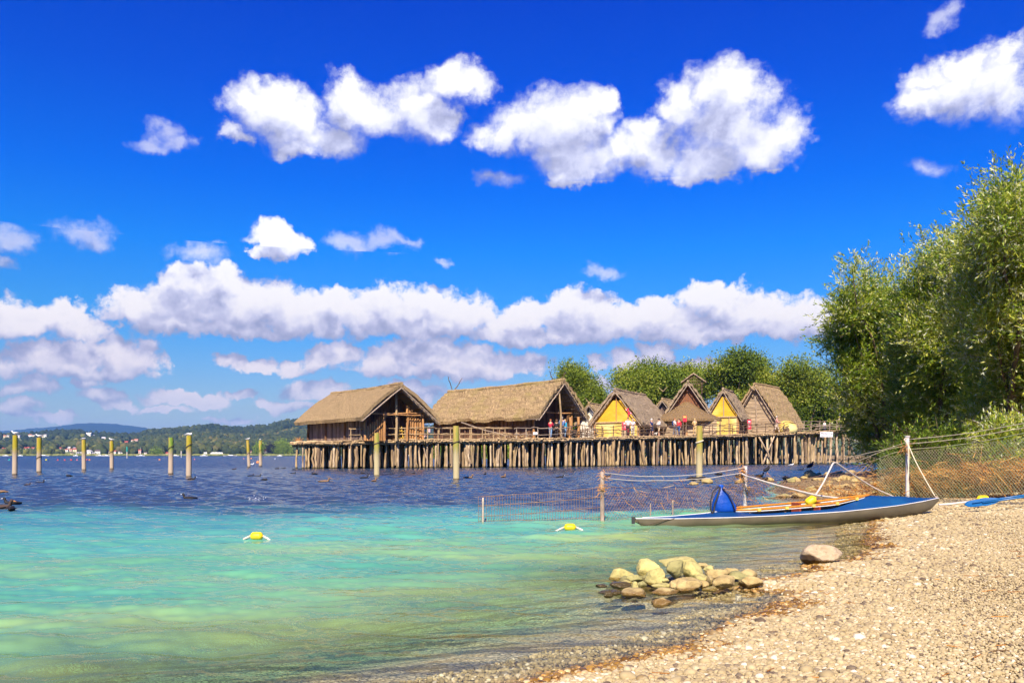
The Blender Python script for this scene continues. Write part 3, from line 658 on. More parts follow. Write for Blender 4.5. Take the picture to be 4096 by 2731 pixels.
WALLS = {'white': mat('white_render', (0.80, 0.78, 0.74), (0.70, 0.68, 0.64)), 'cream': mat('cream_render', (0.72, 0.62, 0.40), (0.62, 0.52, 0.34)), 'pink': mat('pink_render', (0.72, 0.48, 0.44), (0.62, 0.4, 0.38)), 'brown': mat('brown_boards', (0.22, 0.13, 0.07))}
ROOFS = {'red': mat('red_tiles', (0.42, 0.09, 0.05), (0.30, 0.07, 0.05)), 'orange': mat('orange_tiles', (0.50, 0.20, 0.10)), 'grey': mat('grey_roof', (0.35, 0.34, 0.36)), 'dark': mat('dark_roof', (0.12, 0.09, 0.09)), 'pale': mat('pale_roof', (0.62, 0.60, 0.60))}
M_glass = mat('window_glass', (0.04, 0.05, 0.07), (0.03, 0.035, 0.05), rough=0.15, spec=0.6)
for i, ln in enumerate(FARH.split('\n')):
    px, py, w, h, wc, rc, lab = ln.split(','); px, py, w, h = map(float, (px, py, w, h))
    p = ray_far(px, py); s = p.y / FPX; w *= s; h *= s; d = w * 0.8
    t = thing('village_house', p, lab, 'house', 'houses on the far shore')
    MB().box((p.x, p.y, p.z + h / 2 - 1.5), (w, d, h + 3)).build('wall', WALLS[wc], t)
    gx = i % 3 == 0                                       # every third house turns its gable to the lake
    a, b = (w / 2 + 0.5, d / 2 + 0.5); rh = min(w, d) * 0.34
    z0 = p.z + h
    if gx:
        MB().prism([(p.x - a, p.y - b, z0 - .3), (p.x + a, p.y - b, z0 - .3), (p.x, p.y - b, z0 + rh)], (0, 2 * b, 0)).build('roof', ROOFS[rc], t)
    else:
        MB().prism([(p.x - a, p.y - b, z0 - .3), (p.x - a, p.y + b, z0 - .3), (p.x - a, p.y, z0 + rh)], (2 * a, 0, 0)).build('roof', ROOFS[rc], t)
    nw = max(1, int(w / 3.2))
    for fl in range(max(1, int(h / 3))):
        for q in range(nw):
            MB().box((p.x - w / 2 + (q + 0.5) * w / nw, p.y - d / 2 - 0.03, p.z + 1.6 + fl * 3.0), (1.1, 0.1, 1.3)).build('window', M_glass, t)
# church tower with an onion cap
p = ray_far(1716, 1752); s = p.y / FPX
t = thing('church_tower', p, 'slim pink church tower with a dark onion cap between the two long houses', 'church tower')
MB().box((p.x, p.y, p.z + 18 * s), (10 * s, 10 * s, 44 * s)).build('tower', WALLS['pink'], t)
MB().lathe((p.x, p.y, p.z + 40 * s), [(6 * s, 0), (6.6 * s, 3 * s), (6 * s, 7 * s), (4 * s, 10 * s), (2.6 * s, 12 * s), (3 * s, 14 * s), (2 * s, 17 * s), (0.5 * s, 20 * s), (0.1 * s, 24 * s)], 12).build('onion_dome', mat('copper_green', (0.10, 0.16, 0.14)), t)
for zz in (10, 24, 34): MB().box((p.x, p.y - 5 * s - 0.05, p.z + zz * s), (2.6 * s, 0.2, 4 * s)).build('window', M_glass, t)
# caravans of the lakeside camp site
wht = mat('white_sheet', (0.85, 0.85, 0.84), (0.75, 0.75, 0.74), rough=0.4)
for i in range(9):
    px = 797 + i * 12.6 + rng.uniform(-2, 2); p = ray_far(px, 1818); w = rng.uniform(4.5, 6.2)
    t = thing('caravan', p, ['first', 'second', 'third', 'fourth', 'fifth', 'sixth', 'seventh', 'eighth', 'ninth'][i] + ' white caravan from the left in the far camp site row', 'caravan', 'caravans of the far camp site')
    MB().box((p.x, p.y, p.z + 2.3), (w, 2.2, 2.3), taper=0.93).build('body', wht, t)
    MB().box((p.x, p.y - 1.13, p.z + 2.6), (w * 0.5, 0.06, 0.6)).build('window', M_glass, t)
    for sx in (-0.4, 0.4): MB().lathe((p.x + sx, p.y - 0.9, p.z + 0.9), [(0.45, -0.1), (0.45, 0.1)], 10, Matrix.Rotation(R(90), 3, 'X')).build('wheel', ROOFS['dark'], t)
# moored boats along the far bank
def sail_boat(px, py, L, lab, mast=0):
    p = onz(px, py); p = Vector(((px - CX) / FPX * 1090, 1090, 0)) if p.y > 1090 or p.y < 0 else p
    t = thing('moored_boat', p, lab, 'boat', 'boats moored along the far bank')
    G = []
    for u in np.linspace(-1, 1, 9):
        wv = 0.28 * L * 0.5 * (1 - abs(u) ** 2.5) + 0.03
        G.append([(p.x + u * L / 2, p.y - wv, 0.75 + 0.2 * u * u), (p.x + u * L / 2 * 0.93, p.y - wv * 0.7, 0.2), (p.x + u * L / 2 * 0.86, p.y, -0.1), (p.x + u * L / 2 * 0.93, p.y + wv * 0.7, 0.2), (p.x + u * L / 2, p.y + wv, 0.75 + 0.2 * u * u)])
    m = MB().grid(G, close_u=True); m.build('hull', wht, t)
    MB().box((p.x + 0.05 * L, p.y, 1.05), (L * 0.35, L * 0.16, 0.55), taper=0.8).build('cabin', wht, t)
    if mast: MB().tube([(p.x, p.y, 0.7), (p.x, p.y, mast)], 0.07, 6).build('mast', wht, t)
for px, L, mast, lab in [(22, 6, 0, 'small white boat left of the first mooring post on the far bank'), (80, 6, 0, 'low pale boat between the two left mooring posts on the far bank'), (171, 13, 0, 'long white ferry boat just right of the second mooring post'),
                   (302, 5, 0, 'small white boat left of the third mooring post on the far bank'), (398, 8, 0, 'white boat below the pointed white gable house'), (425, 8, 0, 'flat white boat left of the fourth mooring post'),
                   (562, 9, 9, 'white sailing boat with bare mast below the tall pink boathouse'), (700, 8, 0, 'small white boat left of the fifth mooring post'), (815, 8, 0, 'white boat at the left end of the camp site shore'), (920, 14, 0, 'long white boat at the right end of the camp site shore'), (1118, 5, 0, 'small boat below the bright green far tree'),
                   (1632, 8, 0, 'white boat seen between the pilings under the left house')]:
    sail_boat(px, 1824, L, lab, mast)
# navigation beacons and mooring buoys
def beacon(px, y0, y1, Y, cols, lab):
    a = at(px, y0, Y); b = at(px, y1, Y); b.z = -0.5
    t = thing('channel_marker', (b.x, b.y, 0), lab, 'channel marker', 'far channel markers')
    MB().tube([b, (a.x, a.y, a.z)], 0.16, 8).build('pole', mat('pale_pole', (0.6, 0.55, 0.5)), t)
    MB().tube([(a.x, a.y, a.z - 0.38 * (a.z - b.z)), (a.x, a.y, a.z + 0.02)], 0.24, 8).build('day_mark', cols, t)
beacon(508, 1786, 1832, 290, mat('teal_paint', (0.03, 0.35, 0.30)), 'slim channel marker with a teal top right of the fourth mooring post')
beacon(725, 1803, 1830, 340, mat('pale_pole', (0.6, 0.55, 0.5)), 'short pale channel marker between the fifth and sixth mooring posts')
beacon(1076, 1811, 1826, 600, mat('green_paint', (0.10, 0.28, 0.06)), 'short greenish marker below the big white far house')
BU = [(37, 1841, 7, 'teal', 'teal mooring buoy left of the first mooring post'), (185, 1841, 7, 'yellow', 'small yellow mooring buoy right of the second mooring post'),
      (231, 1841, 6, 'red', 'red mooring buoy nearest the small yellow buoy'), (259, 1841, 6, 'red', 'second red mooring buoy from the left'), (285, 1841, 7, 'red', 'largest red mooring buoy left of the third mooring post'),
      (308, 1841, 6, 'pink', 'pink mooring buoy left of the third mooring post'), (347, 1840, 6, 'red', 'red mooring buoy just right of the third mooring post'), (358, 1841, 7, 'orange', 'orange mooring buoy right of the third mooring post'),
      (638, 1840, 7, 'orange', 'orange mooring buoy left of the fifth mooring post'), (778, 1838, 5, 'pink', 'pink mooring buoy right of the sixth mooring post'), (975, 1835, 4, 'pink', 'tiny pink buoy left of the leaning far mooring post'),
      (1005, 1835, 6, 'orange', 'small orange buoy between the two far mooring posts'), (1031, 1852, 12, 'orange', 'large orange buoy beside the green far mooring post'), (1100, 1835, 4, 'white', 'tiny white buoy right of the green far mooring post')]
BC = {'teal': (0.02, 0.45, 0.42), 'yellow': (0.75, 0.6, 0.04), 'red': (0.75, 0.07, 0.05), 'pink': (0.75, 0.18, 0.22), 'orange': (0.80, 0.26, 0.07), 'white': (0.8, 0.8, 0.8)}
for px, py, w, c, lab in BU:
    p = onz(px, py); r = w / 2 * p.y / FPX
    t = thing('mooring_buoy', p, lab, 'buoy', 'mooring buoys on the open lake')
    MB().lathe((p.x, p.y, r * 0.55), [(r * math.sin(a), -r * math.cos(a)) for a in np.linspace(0.15, 3.0, 9)], 14).build('float', mat('buoy_' + c, BC[c], tuple(q * 0.8 for q in BC[c]), rough=0.4), t, smooth=True)
    MB().lathe((p.x, p.y, r * 1.6), [(r * 0.2, -r * 0.15), (r * 0.2, r * 0.12), (r * 0.08, r * 0.25)], 8).build('eye', mat('grey_metal', (0.3, 0.3, 0.3)), t)

# ------------------------------------------------------------------ trees
M_bark = mat('bark', (0.16, 0.11, 0.07), (0.07, 0.05, 0.035), scale=6, bump=0.02, stretch=(1, 1, 0.3))
def leaf_mesh(name, P, D, L, W, matl, parent, tone, seed=0, fold=0.25):
    """P leaf bases, D directions (unit), L lengths, W widths -> diamond leaves, slightly folded"""
    r = np.random.default_rng(seed); n = len(P)
    side = nrm(np.cross(D, nrm(r.normal(size=(n, 3))))); up = np.cross(side, D)
    L = L[:, None]; W = W[:, None]
    a = P; b = P + D * L * 0.45 + side * W * 0.5 + up * W * fold; c = P + D * L; d = P + D * L * 0.45 - side * W * 0.5 + up * W * fold
    V = np.stack([a, b, c, d], 1).reshape(-1, 3); T = np.arange(n * 4).reshape(n, 4)
    return np_mesh(name, V, T, matl, parent, attrs={'tone': np.repeat(tone, 4)})
def in_lobes(lobes, n, r, shell=0.55):
    """random points in a set of ellipsoids (centre, radii), denser near the surface"""
    vol = np.array([l[1][0] * l[1][1] * l[1][2] for l in lobes]) ** 0.8; k = r.choice(len(lobes), n, p=vol / vol.sum())
    C = np.array([l[0] for l in lobes])[k]; Rr = np.array([l[1] for l in lobes])[k]
    d = nrm(r.normal(size=(n, 3))); rad = (shell + (1 - shell) * r.uniform(0, 1, n) ** 0.7) * r.choice([1, 1, 1, 1.12, 0.75], n)
    return C + d * Rr * rad[:, None], d, k
def limbs(parent, base, tops, r0, name='trunk', seed=0, fork=0.35):
    r = np.random.default_rng(seed); base = np.array(tuple(base), float); m = MB()
    for i, tp in enumerate(tops):
        tp = np.array(tuple(tp), float); t = np.linspace(0, 1, 7)[:, None]
        mid = base + (tp - base) * np.array([0.25, 0.25, 0.5])
        P = (1 - t) ** 2 * base + 2 * t * (1 - t) * mid + t ** 2 * tp
        P[1:-1] += r.normal(0, 0.03 * np.linalg.norm(tp - base) ** 0.6, P[1:-1].shape)
        m.tube(P, np.linspace(r0, r0 * 0.12, 7) * (1 if i == 0 else 0.7), 7)
    return m.build(name, M_bark, parent, smooth=True)
def px_lobes(spec, Y, thick=0.9, jitter=0.0, k=0.9, over=0.0):
    out = []
    for i, (cx, cy, rx, ry) in enumerate(spec):
        yy = Y + ((i * 37) % 11 - 5) / 5 * jitter + over * min(max((cy - 1550) / 700, -1.1), 0.5)
        c = at(cx, cy, yy); s = yy / FPX
        out.append((tuple(c), (rx * s * k, min(rx, ry) * s * thick * k, ry * s * k)))
    return out
def leafy_tree(name, spec, Y, px_base, py_base, matl, label, nclump, per, leafL, leafW, seed, group=None, r0=0.2, jit=2.0, toneoff=0.0):
    r = np.random.default_rng(seed)
    lobes = px_lobes(spec, Y, jitter=jit)
    b = at(px_base, py_base, Y); t = thing(name, b, label, 'tree', group)
    tops = [l[0] for l in sorted(lobes, key=lambda l: -l[1][0])[:9]]
    limbs(t, b, tops, r0, seed=seed)
    P0, d0, k0 = in_lobes(lobes, max(20, nclump // 7), r); q_ = r.integers(0, len(P0), nclump)
    P = P0[q_] + r.normal(0, leafL * 2.2, (nclump, 3)); d = d0[q_]; k = k0[q_]
    # every clump: a spray of leaves pointing outward
    Q = np.repeat(P, per, 0); dd = np.repeat(nrm(d + np.array([0, 0, 0.25])), per, 0)
    cs = leafL * 1.7
    Q = Q + r.normal(0, cs, Q.shape) * np.array([1, 1, 0.8])
    D = nrm(dd + r.normal(0, 0.75, Q.shape)); n = len(Q)
    lobtone = r.uniform(-0.2, 0.2, len(lobes))
    tone = np.clip(0.5 + np.repeat(r.normal(0, 0.13, nclump) + lobtone[k], per) + r.normal(0, 0.10, n) + toneoff, 0, 1)
    leaf_mesh('crown', Q, D, leafL * r.uniform(0.7, 1.3, n), leafW * r.uniform(0.7, 1.3, n), matl, t, tone, seed)
    return t
M_leafA = leaf_mat('leaves_mid', [(0, (0.06, 0.10, 0.012)), (0.4, (0.15, 0.22, 0.022)), (0.7, (0.27, 0.31, 0.03)), (1, (0.42, 0.42, 0.08))])
M_leafB = leaf_mat('leaves_bright', [(0, (0.10, 0.17, 0.015)), (0.6, (0.24, 0.34, 0.03)), (1, (0.36, 0.44, 0.06))])
M_leafC = leaf_mat('leaves_purple', [(0, (0.012, 0.010, 0.014)), (1, (0.04, 0.03, 0.035))])
# single trees on the far bank
leafy_tree('broadleaf_tree', [(1120, 1793, 17, 13), (1140, 1790, 18, 15), (1130, 1783, 20, 11), (1110, 1802, 12, 9), (1150, 1800, 12, 9)], 1112, 1132, 1822, M_leafB, 'bright yellow green tree on the far bank left of the pier', 500, 10, 1.3, 0.9, 71, 'single trees on the far bank', 0.6)
leafy_tree('broadleaf_tree', [(1093, 1795, 15, 17), (1086, 1803, 12, 14), (1098, 1805, 12, 12)], 1116, 1093, 1822, M_leafC, 'dark purple tree left of the bright green far tree', 400, 10, 1.3, 0.9, 72, 'single trees on the far bank', 0.6)
leafy_tree('broadleaf_tree', [(1040, 1795, 13, 15), (1032, 1802, 9, 12), (1046, 1786, 9, 9)], 1120, 1040, 1822, M_leafB, 'light green tree directly behind the green far mooring post', 350, 10, 1.3, 0.9, 73, 'single trees on the far bank', 0.6)
leafy_tree('broadleaf_tree', [(630, 1812, 9, 6), (622, 1815, 6, 5)], 1112, 630, 1822, M_leafB, 'small round yellow green shrub tree left of the fifth mooring post', 160, 10, 1.2, 0.8, 74, 'single trees on the far bank', 0.3)
# green thicket seen between the pilings of the pier
bs = [(1745 + i * 34, 1806 - (i % 3) * 6, 30, 22) for i in range(11)]
leafy_tree('shore_thicket', bs, 240, 1900, 1832, M_leafB, 'bright green waterside thicket seen between the pilings', 1500, 12, 0.45, 0.25, 75, None, 0.3, jit=4)
# big trees behind the thatched houses
BT = [([(2270, 1500, 30, 22), (2300, 1520, 45, 35), (2330, 1560, 55, 40), (2370, 1590, 38, 34), (2290, 1570, 50, 50), (2345, 1620, 60, 50), (2300, 1650, 60, 50)], 130, 2310, 'drooping tree behind the ridge of the long middle house', 0.0),
      ([(2560, 1545, 70, 50), (2620, 1505, 60, 35), (2590, 1490, 40, 20), (2680, 1520, 50, 38), (2510, 1530, 45, 40), (2650, 1570, 80, 55), (2720, 1560, 40, 40), (2560, 1620, 90, 60), (2680, 1640, 80, 60)], 125, 2600, 'broad round tree between the yellow house and the smoke vent house', 0.03),
      ([(2745, 1500, 22, 14), (2765, 1515, 28, 16), (2790, 1545, 36, 30), (2750, 1560, 35, 40)], 135, 2765, 'small pale tree top left of the roof with the smoke vent', 0.05),
      ([(2960, 1450, 60, 40), (2920, 1475, 60, 45), (3010, 1480, 60, 45), (2860, 1475, 28, 18), (2870, 1530, 50, 45), (2960, 1530, 90, 60), (3060, 1540, 50, 45), (2830, 1500, 25, 20), (3080, 1600, 70, 70), (2990, 1630, 90, 80)], 128, 2960, 'tallest round tree behind the small yellow house', 0.0),
      ([(3190, 1475, 38, 26), (3160, 1500, 38, 35), (3240, 1500, 48, 35), (3290, 1530, 40, 40), (3180, 1560, 70, 60), (3260, 1590, 80, 70), (3330, 1600, 60, 50), (3170, 1660, 80, 70), (3280, 1680, 90, 70), (3360, 1670, 60, 60)], 122, 3220, 'wide olive tree right of the log house before the willows', 0.06)]
for i, (spec, Y, pb, lab, to) in enumerate(BT):
    leafy_tree('broadleaf_tree', spec, Y, pb, 1826, M_leafA, lab, 4600, 12, 0.31, 0.17, 80 + i, 'trees behind the pile village', 0.45, jit=3, toneoff=to - 0.10)

# willows on the right bank: long shoots set with narrow leaves
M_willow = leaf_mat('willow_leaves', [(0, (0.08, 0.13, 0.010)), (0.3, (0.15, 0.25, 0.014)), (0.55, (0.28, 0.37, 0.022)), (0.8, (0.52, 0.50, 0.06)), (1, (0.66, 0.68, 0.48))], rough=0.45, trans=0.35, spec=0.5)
def willow(spec, Y, pb, pyb, label, nshoot, seed, name='willow_tree', LL=0.085, jit=1.2, lean=(0, 0, 0.75), r0=0.10, per=16, sl=0.62, toneoff=0.0, cat='tree', group='willows on the right bank', extra=()):
    r = np.random.default_rng(seed); lobes = px_lobes(spec, Y, jitter=jit, over=4.0 if jit > .5 else 0) + list(extra)
    b = at(pb, pyb, Y); b.z = max(b.z, -0.2); t = thing(name, b, label, cat, group)
    tops = [l[0] for l in lobes]
    limbs(t, b, tops, r0, seed=seed)
    P0, d0, k0 = in_lobes(lobes, max(12, nshoot // 14), r, shell=0.45); q_ = r.integers(0, len(P0), nshoot)
    P = P0[q_] + r.normal(0, sl * 0.44, (nshoot, 3)); d = d0[q_]; k = k0[q_]
    S = nrm(d * 0.7 + np.array(lean) * 0.8 + r.normal(0, 0.35, P.shape)); Ls = sl * r.uniform(0.5, 1.3, nshoot)
    # twigs
    m = MB(); sel = r.choice(nshoot, min(nshoot, 500), replace=False)
    for i in sel: m.tube([P[i] - S[i] * Ls[i] * 0.6, P[i] + S[i] * Ls[i] * 0.5, P[i] + S[i] * Ls[i]], [0.008, 0.005, 0.002], 3, cap=False)
    m.build('branch_twigs', M_bark, t)
    u = (np.arange(per) + 0.5) / per
    Q = (P[:, None] + S[:, None] * (Ls[:, None] * u[None])[..., None]); Q[..., 2] -= (u ** 2 * 0.10)[None]
    Q = Q.reshape(-1, 3) + r.normal(0, 0.03, (nshoot * per, 3))
    D = nrm(np.repeat(S, per, 0) * 0.9 + r.normal(0, 0.42, Q.shape)); n = len(Q)
    lt = r.uniform(-0.16, 0.16, len(lobes))
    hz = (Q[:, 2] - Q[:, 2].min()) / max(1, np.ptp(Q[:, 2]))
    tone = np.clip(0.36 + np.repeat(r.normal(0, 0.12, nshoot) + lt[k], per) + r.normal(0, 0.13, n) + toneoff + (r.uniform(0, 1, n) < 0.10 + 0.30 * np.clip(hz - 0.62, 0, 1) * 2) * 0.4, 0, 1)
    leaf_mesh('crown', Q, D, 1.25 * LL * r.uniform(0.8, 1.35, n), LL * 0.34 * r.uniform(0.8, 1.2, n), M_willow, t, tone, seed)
    return t
willow([(3408, 1077, 22, 45), (3433, 1137, 34, 55), (3478, 1180, 34, 60), (3383, 1249, 45, 55), (3458, 1258, 60, 60), (3538, 1241, 45, 60), (3578, 1189, 30, 40), (3378, 1353, 60, 55), (3478, 1353, 80, 70), (3578, 1327, 70, 80), (3348, 1387, 40, 25), (3398, 1474, 50, 45), (3478, 1474, 90, 80), (3578, 1456, 80, 80),
        (3438, 1590, 70, 70), (3538, 1600, 90, 80), (3458, 1700, 60, 60), (3538, 1740, 80, 70), (3508, 1800, 50, 40), (3618, 1560, 70, 90), (3618, 1700, 80, 90)], 34, 3560, 1880, 'slender willow nearest the pier with a narrow pointed top', 8500, 101, LL=0.11, toneoff=0.13)
willow([(3804, 984, 38, 35), (3774, 1023, 45, 45), (3714, 1071, 50, 35), (3834, 1047, 45, 50), (3674, 1119, 45, 40), (3754, 1126, 80, 60), (3844, 1134, 60, 60), (3684, 1206, 60, 60), (3774, 1222, 90, 80), (3874, 1230, 80, 80), (3654, 1309, 60, 70), (3754, 1333, 100, 90), (3864, 1341, 90, 90), (3674, 1420, 80, 80),
        (3794, 1452, 110, 90), (3894, 1460, 90, 90), (3664, 1540, 80, 80), (3774, 1590, 110, 90), (3674, 1680, 80, 80), (3774, 1740, 110, 80), (3894, 1620, 90, 90), (3654, 1790, 70, 60)], 29, 3760, 1900, 'middle willow of the right bank with a silvery rounded top', 12500, 102, LL=0.095, toneoff=0.15)
willow([(4020, 845, 50, 60), (4090, 820, 60, 60), (3970, 913, 50, 40), (4050, 930, 70, 70), (4130, 947, 70, 90), (3910, 956, 35, 22), (3970, 1015, 70, 60), (4080, 1049, 90, 80), (3940, 1117, 70, 60), (4040, 1151, 90, 90), (4140, 1143, 80, 90), (3960, 1236, 80, 80), (4070, 1270, 100, 90), (3970, 1355, 90, 80),
        (4090, 1389, 110, 90), (4210, 1330, 120, 120), (3990, 1474, 90, 70), (4100, 1520, 110, 90), (4050, 1640, 110, 80), (4160, 1620, 110, 90), (4220, 990, 90, 100), (4230, 1160, 100, 120), (4210, 1483, 120, 120), (3970, 1720, 90, 60), (4130, 1740, 100, 60), (4310, 1245, 120, 200), (4310, 1600, 120, 160)], 23, 4080, 1900, 'tallest willow at the right picture edge with arching twigs', 19000, 103, LL=0.085, r0=0.12, toneoff=0.17)
willow([(3985, 1790, 38, 34), (4030, 1770, 45, 38), (4085, 1780, 50, 42), (3970, 1835, 40, 26), (4040, 1840, 60, 30), (4120, 1825, 50, 35)], 17.5, 4020, 1925, 'pale green willow bush growing behind the wire fence', 1700, 104, name='willow_bush', LL=0.075, jit=0.3, r0=0.04, sl=0.4, toneoff=0.2, cat='shrub', group=None)
willow([(3700, 1760, 60, 40), (3760, 1790, 60, 40), (3640, 1820, 50, 35), (3840, 1800, 60, 40), (3720, 1850, 80, 35), (3880, 1850, 60, 35), (3600, 1850, 40, 30)], 22, 3740, 1920, 'low willow scrub, shade put into its leaf tone, right behind the white fence post', 1300, 105, name='willow_bush', LL=0.07, jit=0.4, r0=0.04, sl=0.45, toneoff=-0.3, cat='shrub', group=None)  # lowered leaf tone paints in the shadow behind the fence

# ------------------------------------------------------------------ pile village
M_thatch = None
def thatch_mat(name, c1, c2, c3, sc=1.0):
    m = bpy.data.materials.new(name); m.use_nodes = True; T = NT(m.node_tree); T.n.clear()
    tc = T.new('ShaderNodeTexCoord').outputs['Object']
    a = T.new('ShaderNodeTexNoise', {'Vector': T.new('ShaderNodeMapping', {'Vector': tc, 'Scale': (9 * sc, 9 * sc, 2.2 * sc)}).outputs[0], 'Scale': 1.0, 'Detail': 6.0, 'Roughness': 0.7})
    b = T.new('ShaderNodeTexNoise', {'Vector': tc, 'Scale': 0.9, 'Detail': 4.0})
    c = T.mix(T.mapr(a.outputs['Fac'], 0.35, 0.68), c2, c1)
    c = T.mix(T.mapr(b.outputs['Fac'], 0.5, 0.72, 0, 0.7), c, c3)
    p = T.new('ShaderNodeBsdfPrincipled', {'Base Color': c, 'Roughness': 0.95, 'Specular IOR Level': 0.1})
    bp = T.new('ShaderNodeBump', {'Height': a.outputs['Fac'], 'Strength': 1.0, 'Distance': 0.22}); T.l.new(bp.outputs[0], p.inputs['Normal'])
    o = T.new('ShaderNodeOutputMaterial'); T.l.new(p.outputs[0], o.inputs[0]); return m
TH1 = thatch_mat('thatch_smooth', (0.56, 0.40, 0.21), (0.28, 0.195, 0.10), (0.37, 0.27, 0.14))
TH2 = thatch_mat('thatch_shaggy', (0.68, 0.49, 0.26), (0.18, 0.12, 0.06), (0.38, 0.30, 0.11))
TH3 = thatch_mat('thatch_weathered', (0.56, 0.43, 0.28), (0.21, 0.155, 0.10), (0.33, 0.26, 0.17))
M_plank = mat('dark_planks', (0.20, 0.105, 0.055), (0.075, 0.042, 0.03), scale=2.0, stretch=(4, 4, 0.6), rough=0.85, tone=0.5, bump=0.02)
M_plankgrey = mat('grey_planks', (0.24, 0.17, 0.13), (0.10, 0.065, 0.05), scale=2.0, stretch=(4, 4, 0.6), tone=0.5, bump=0.02)
M_log = mat('warm_log', (0.52, 0.27, 0.10), (0.27, 0.13, 0.05), scale=2.2, stretch=(3, 3, 0.7), tone=0.35, bump=0.02)
M_pole = mat('weathered_pole', (0.48, 0.34, 0.18), (0.24, 0.165, 0.09), scale=1.6, stretch=(4, 4, 0.6), tone=0.35, bump=0.02)
M_greypole = mat('grey_pole', (0.42, 0.33, 0.24), (0.24, 0.18, 0.13), scale=1.8, stretch=(3, 3, 0.7), tone=0.3, bump=0.015)
M_branch = mat('dark_branch', (0.20, 0.13, 0.08), (0.10, 0.065, 0.04), scale=4, tone=0.3)
M_yellow = mat('yellow_clay', (0.66, 0.40, 0.03), (0.54, 0.29, 0.02), scale=1.2, bump=0.04, bscale=5, stretch=(1, 1, 2), c3=(0.68, 0.46, 0.10))
M_paleyellow = mat('pale_clay', (0.62, 0.46, 0.12), (0.50, 0.35, 0.08), scale=1.5, bump=0.03, bscale=5, c3=(0.72, 0.60, 0.24))
M_slat = mat('slat_wood', (0.52, 0.40, 0.26), (0.30, 0.22, 0.15), scale=1.5, stretch=(0.6, 0.6, 4), tone=0.3, bump=0.01)

# the deck: front edge read off along the pier (column, row, distance)
_dk = np.array([(1168, 1767, 63.0), (1262, 1766, 63.0), (1400, 1764, 63.5), (1700, 1758, 66), (2000, 1756, 68.5), (2200, 1754, 70), (2500, 1747, 78), (2800, 1741, 85), (3000, 1737, 89), (3180, 1730, 92), (3290, 1724, 95), (3400, 1718, 98), (3560, 1713, 104)])
def deck_at(px, back=0.0):
    r = np.interp(px, _dk[:, 0], _dk[:, 1]); Y = np.interp(px, _dk[:, 0], _dk[:, 2])
    p = at(px, r, Y); f = (Y + back) / Y
    return Vector((p.x * f, p.y + back, p.z))
def deck_z(px): return deck_at(px).z

def straw(m, G, n, L=0.25, r=None):
    """loose straws lying down the slope of a thatch grid"""
    r = r or rng; nn, mm = G.shape[:2]
    for _ in range(n):
        i = r.integers(0, nn - 1); j = r.integers(0, mm - 1); a = G[i, j] * (1 - (u := r.random())) + G[i + 1, j] * u
        dn = G[i, min(j + 1, mm - 1)] - G[i, j] if j < mm - 1 else G[i, j] - G[i, j - 1]
        dn = dn / (np.linalg.norm(dn) + 1e-9); sd = G[i + 1, j] - G[i, j]; sd = sd / (np.linalg.norm(sd) + 1e-9)
        nr = np.cross(sd, dn); nr = nr if nr[2] > 0 else -nr
        l = L * r.uniform(0.5, 1.4); d = dn + sd * r.normal(0, 0.3); w = sd * 0.018
        a = a + nr * 0.01
        m.add([a - w, a + w, a + d * l + nr * r.uniform(0.01, 0.07)], [(0, 1, 2)])

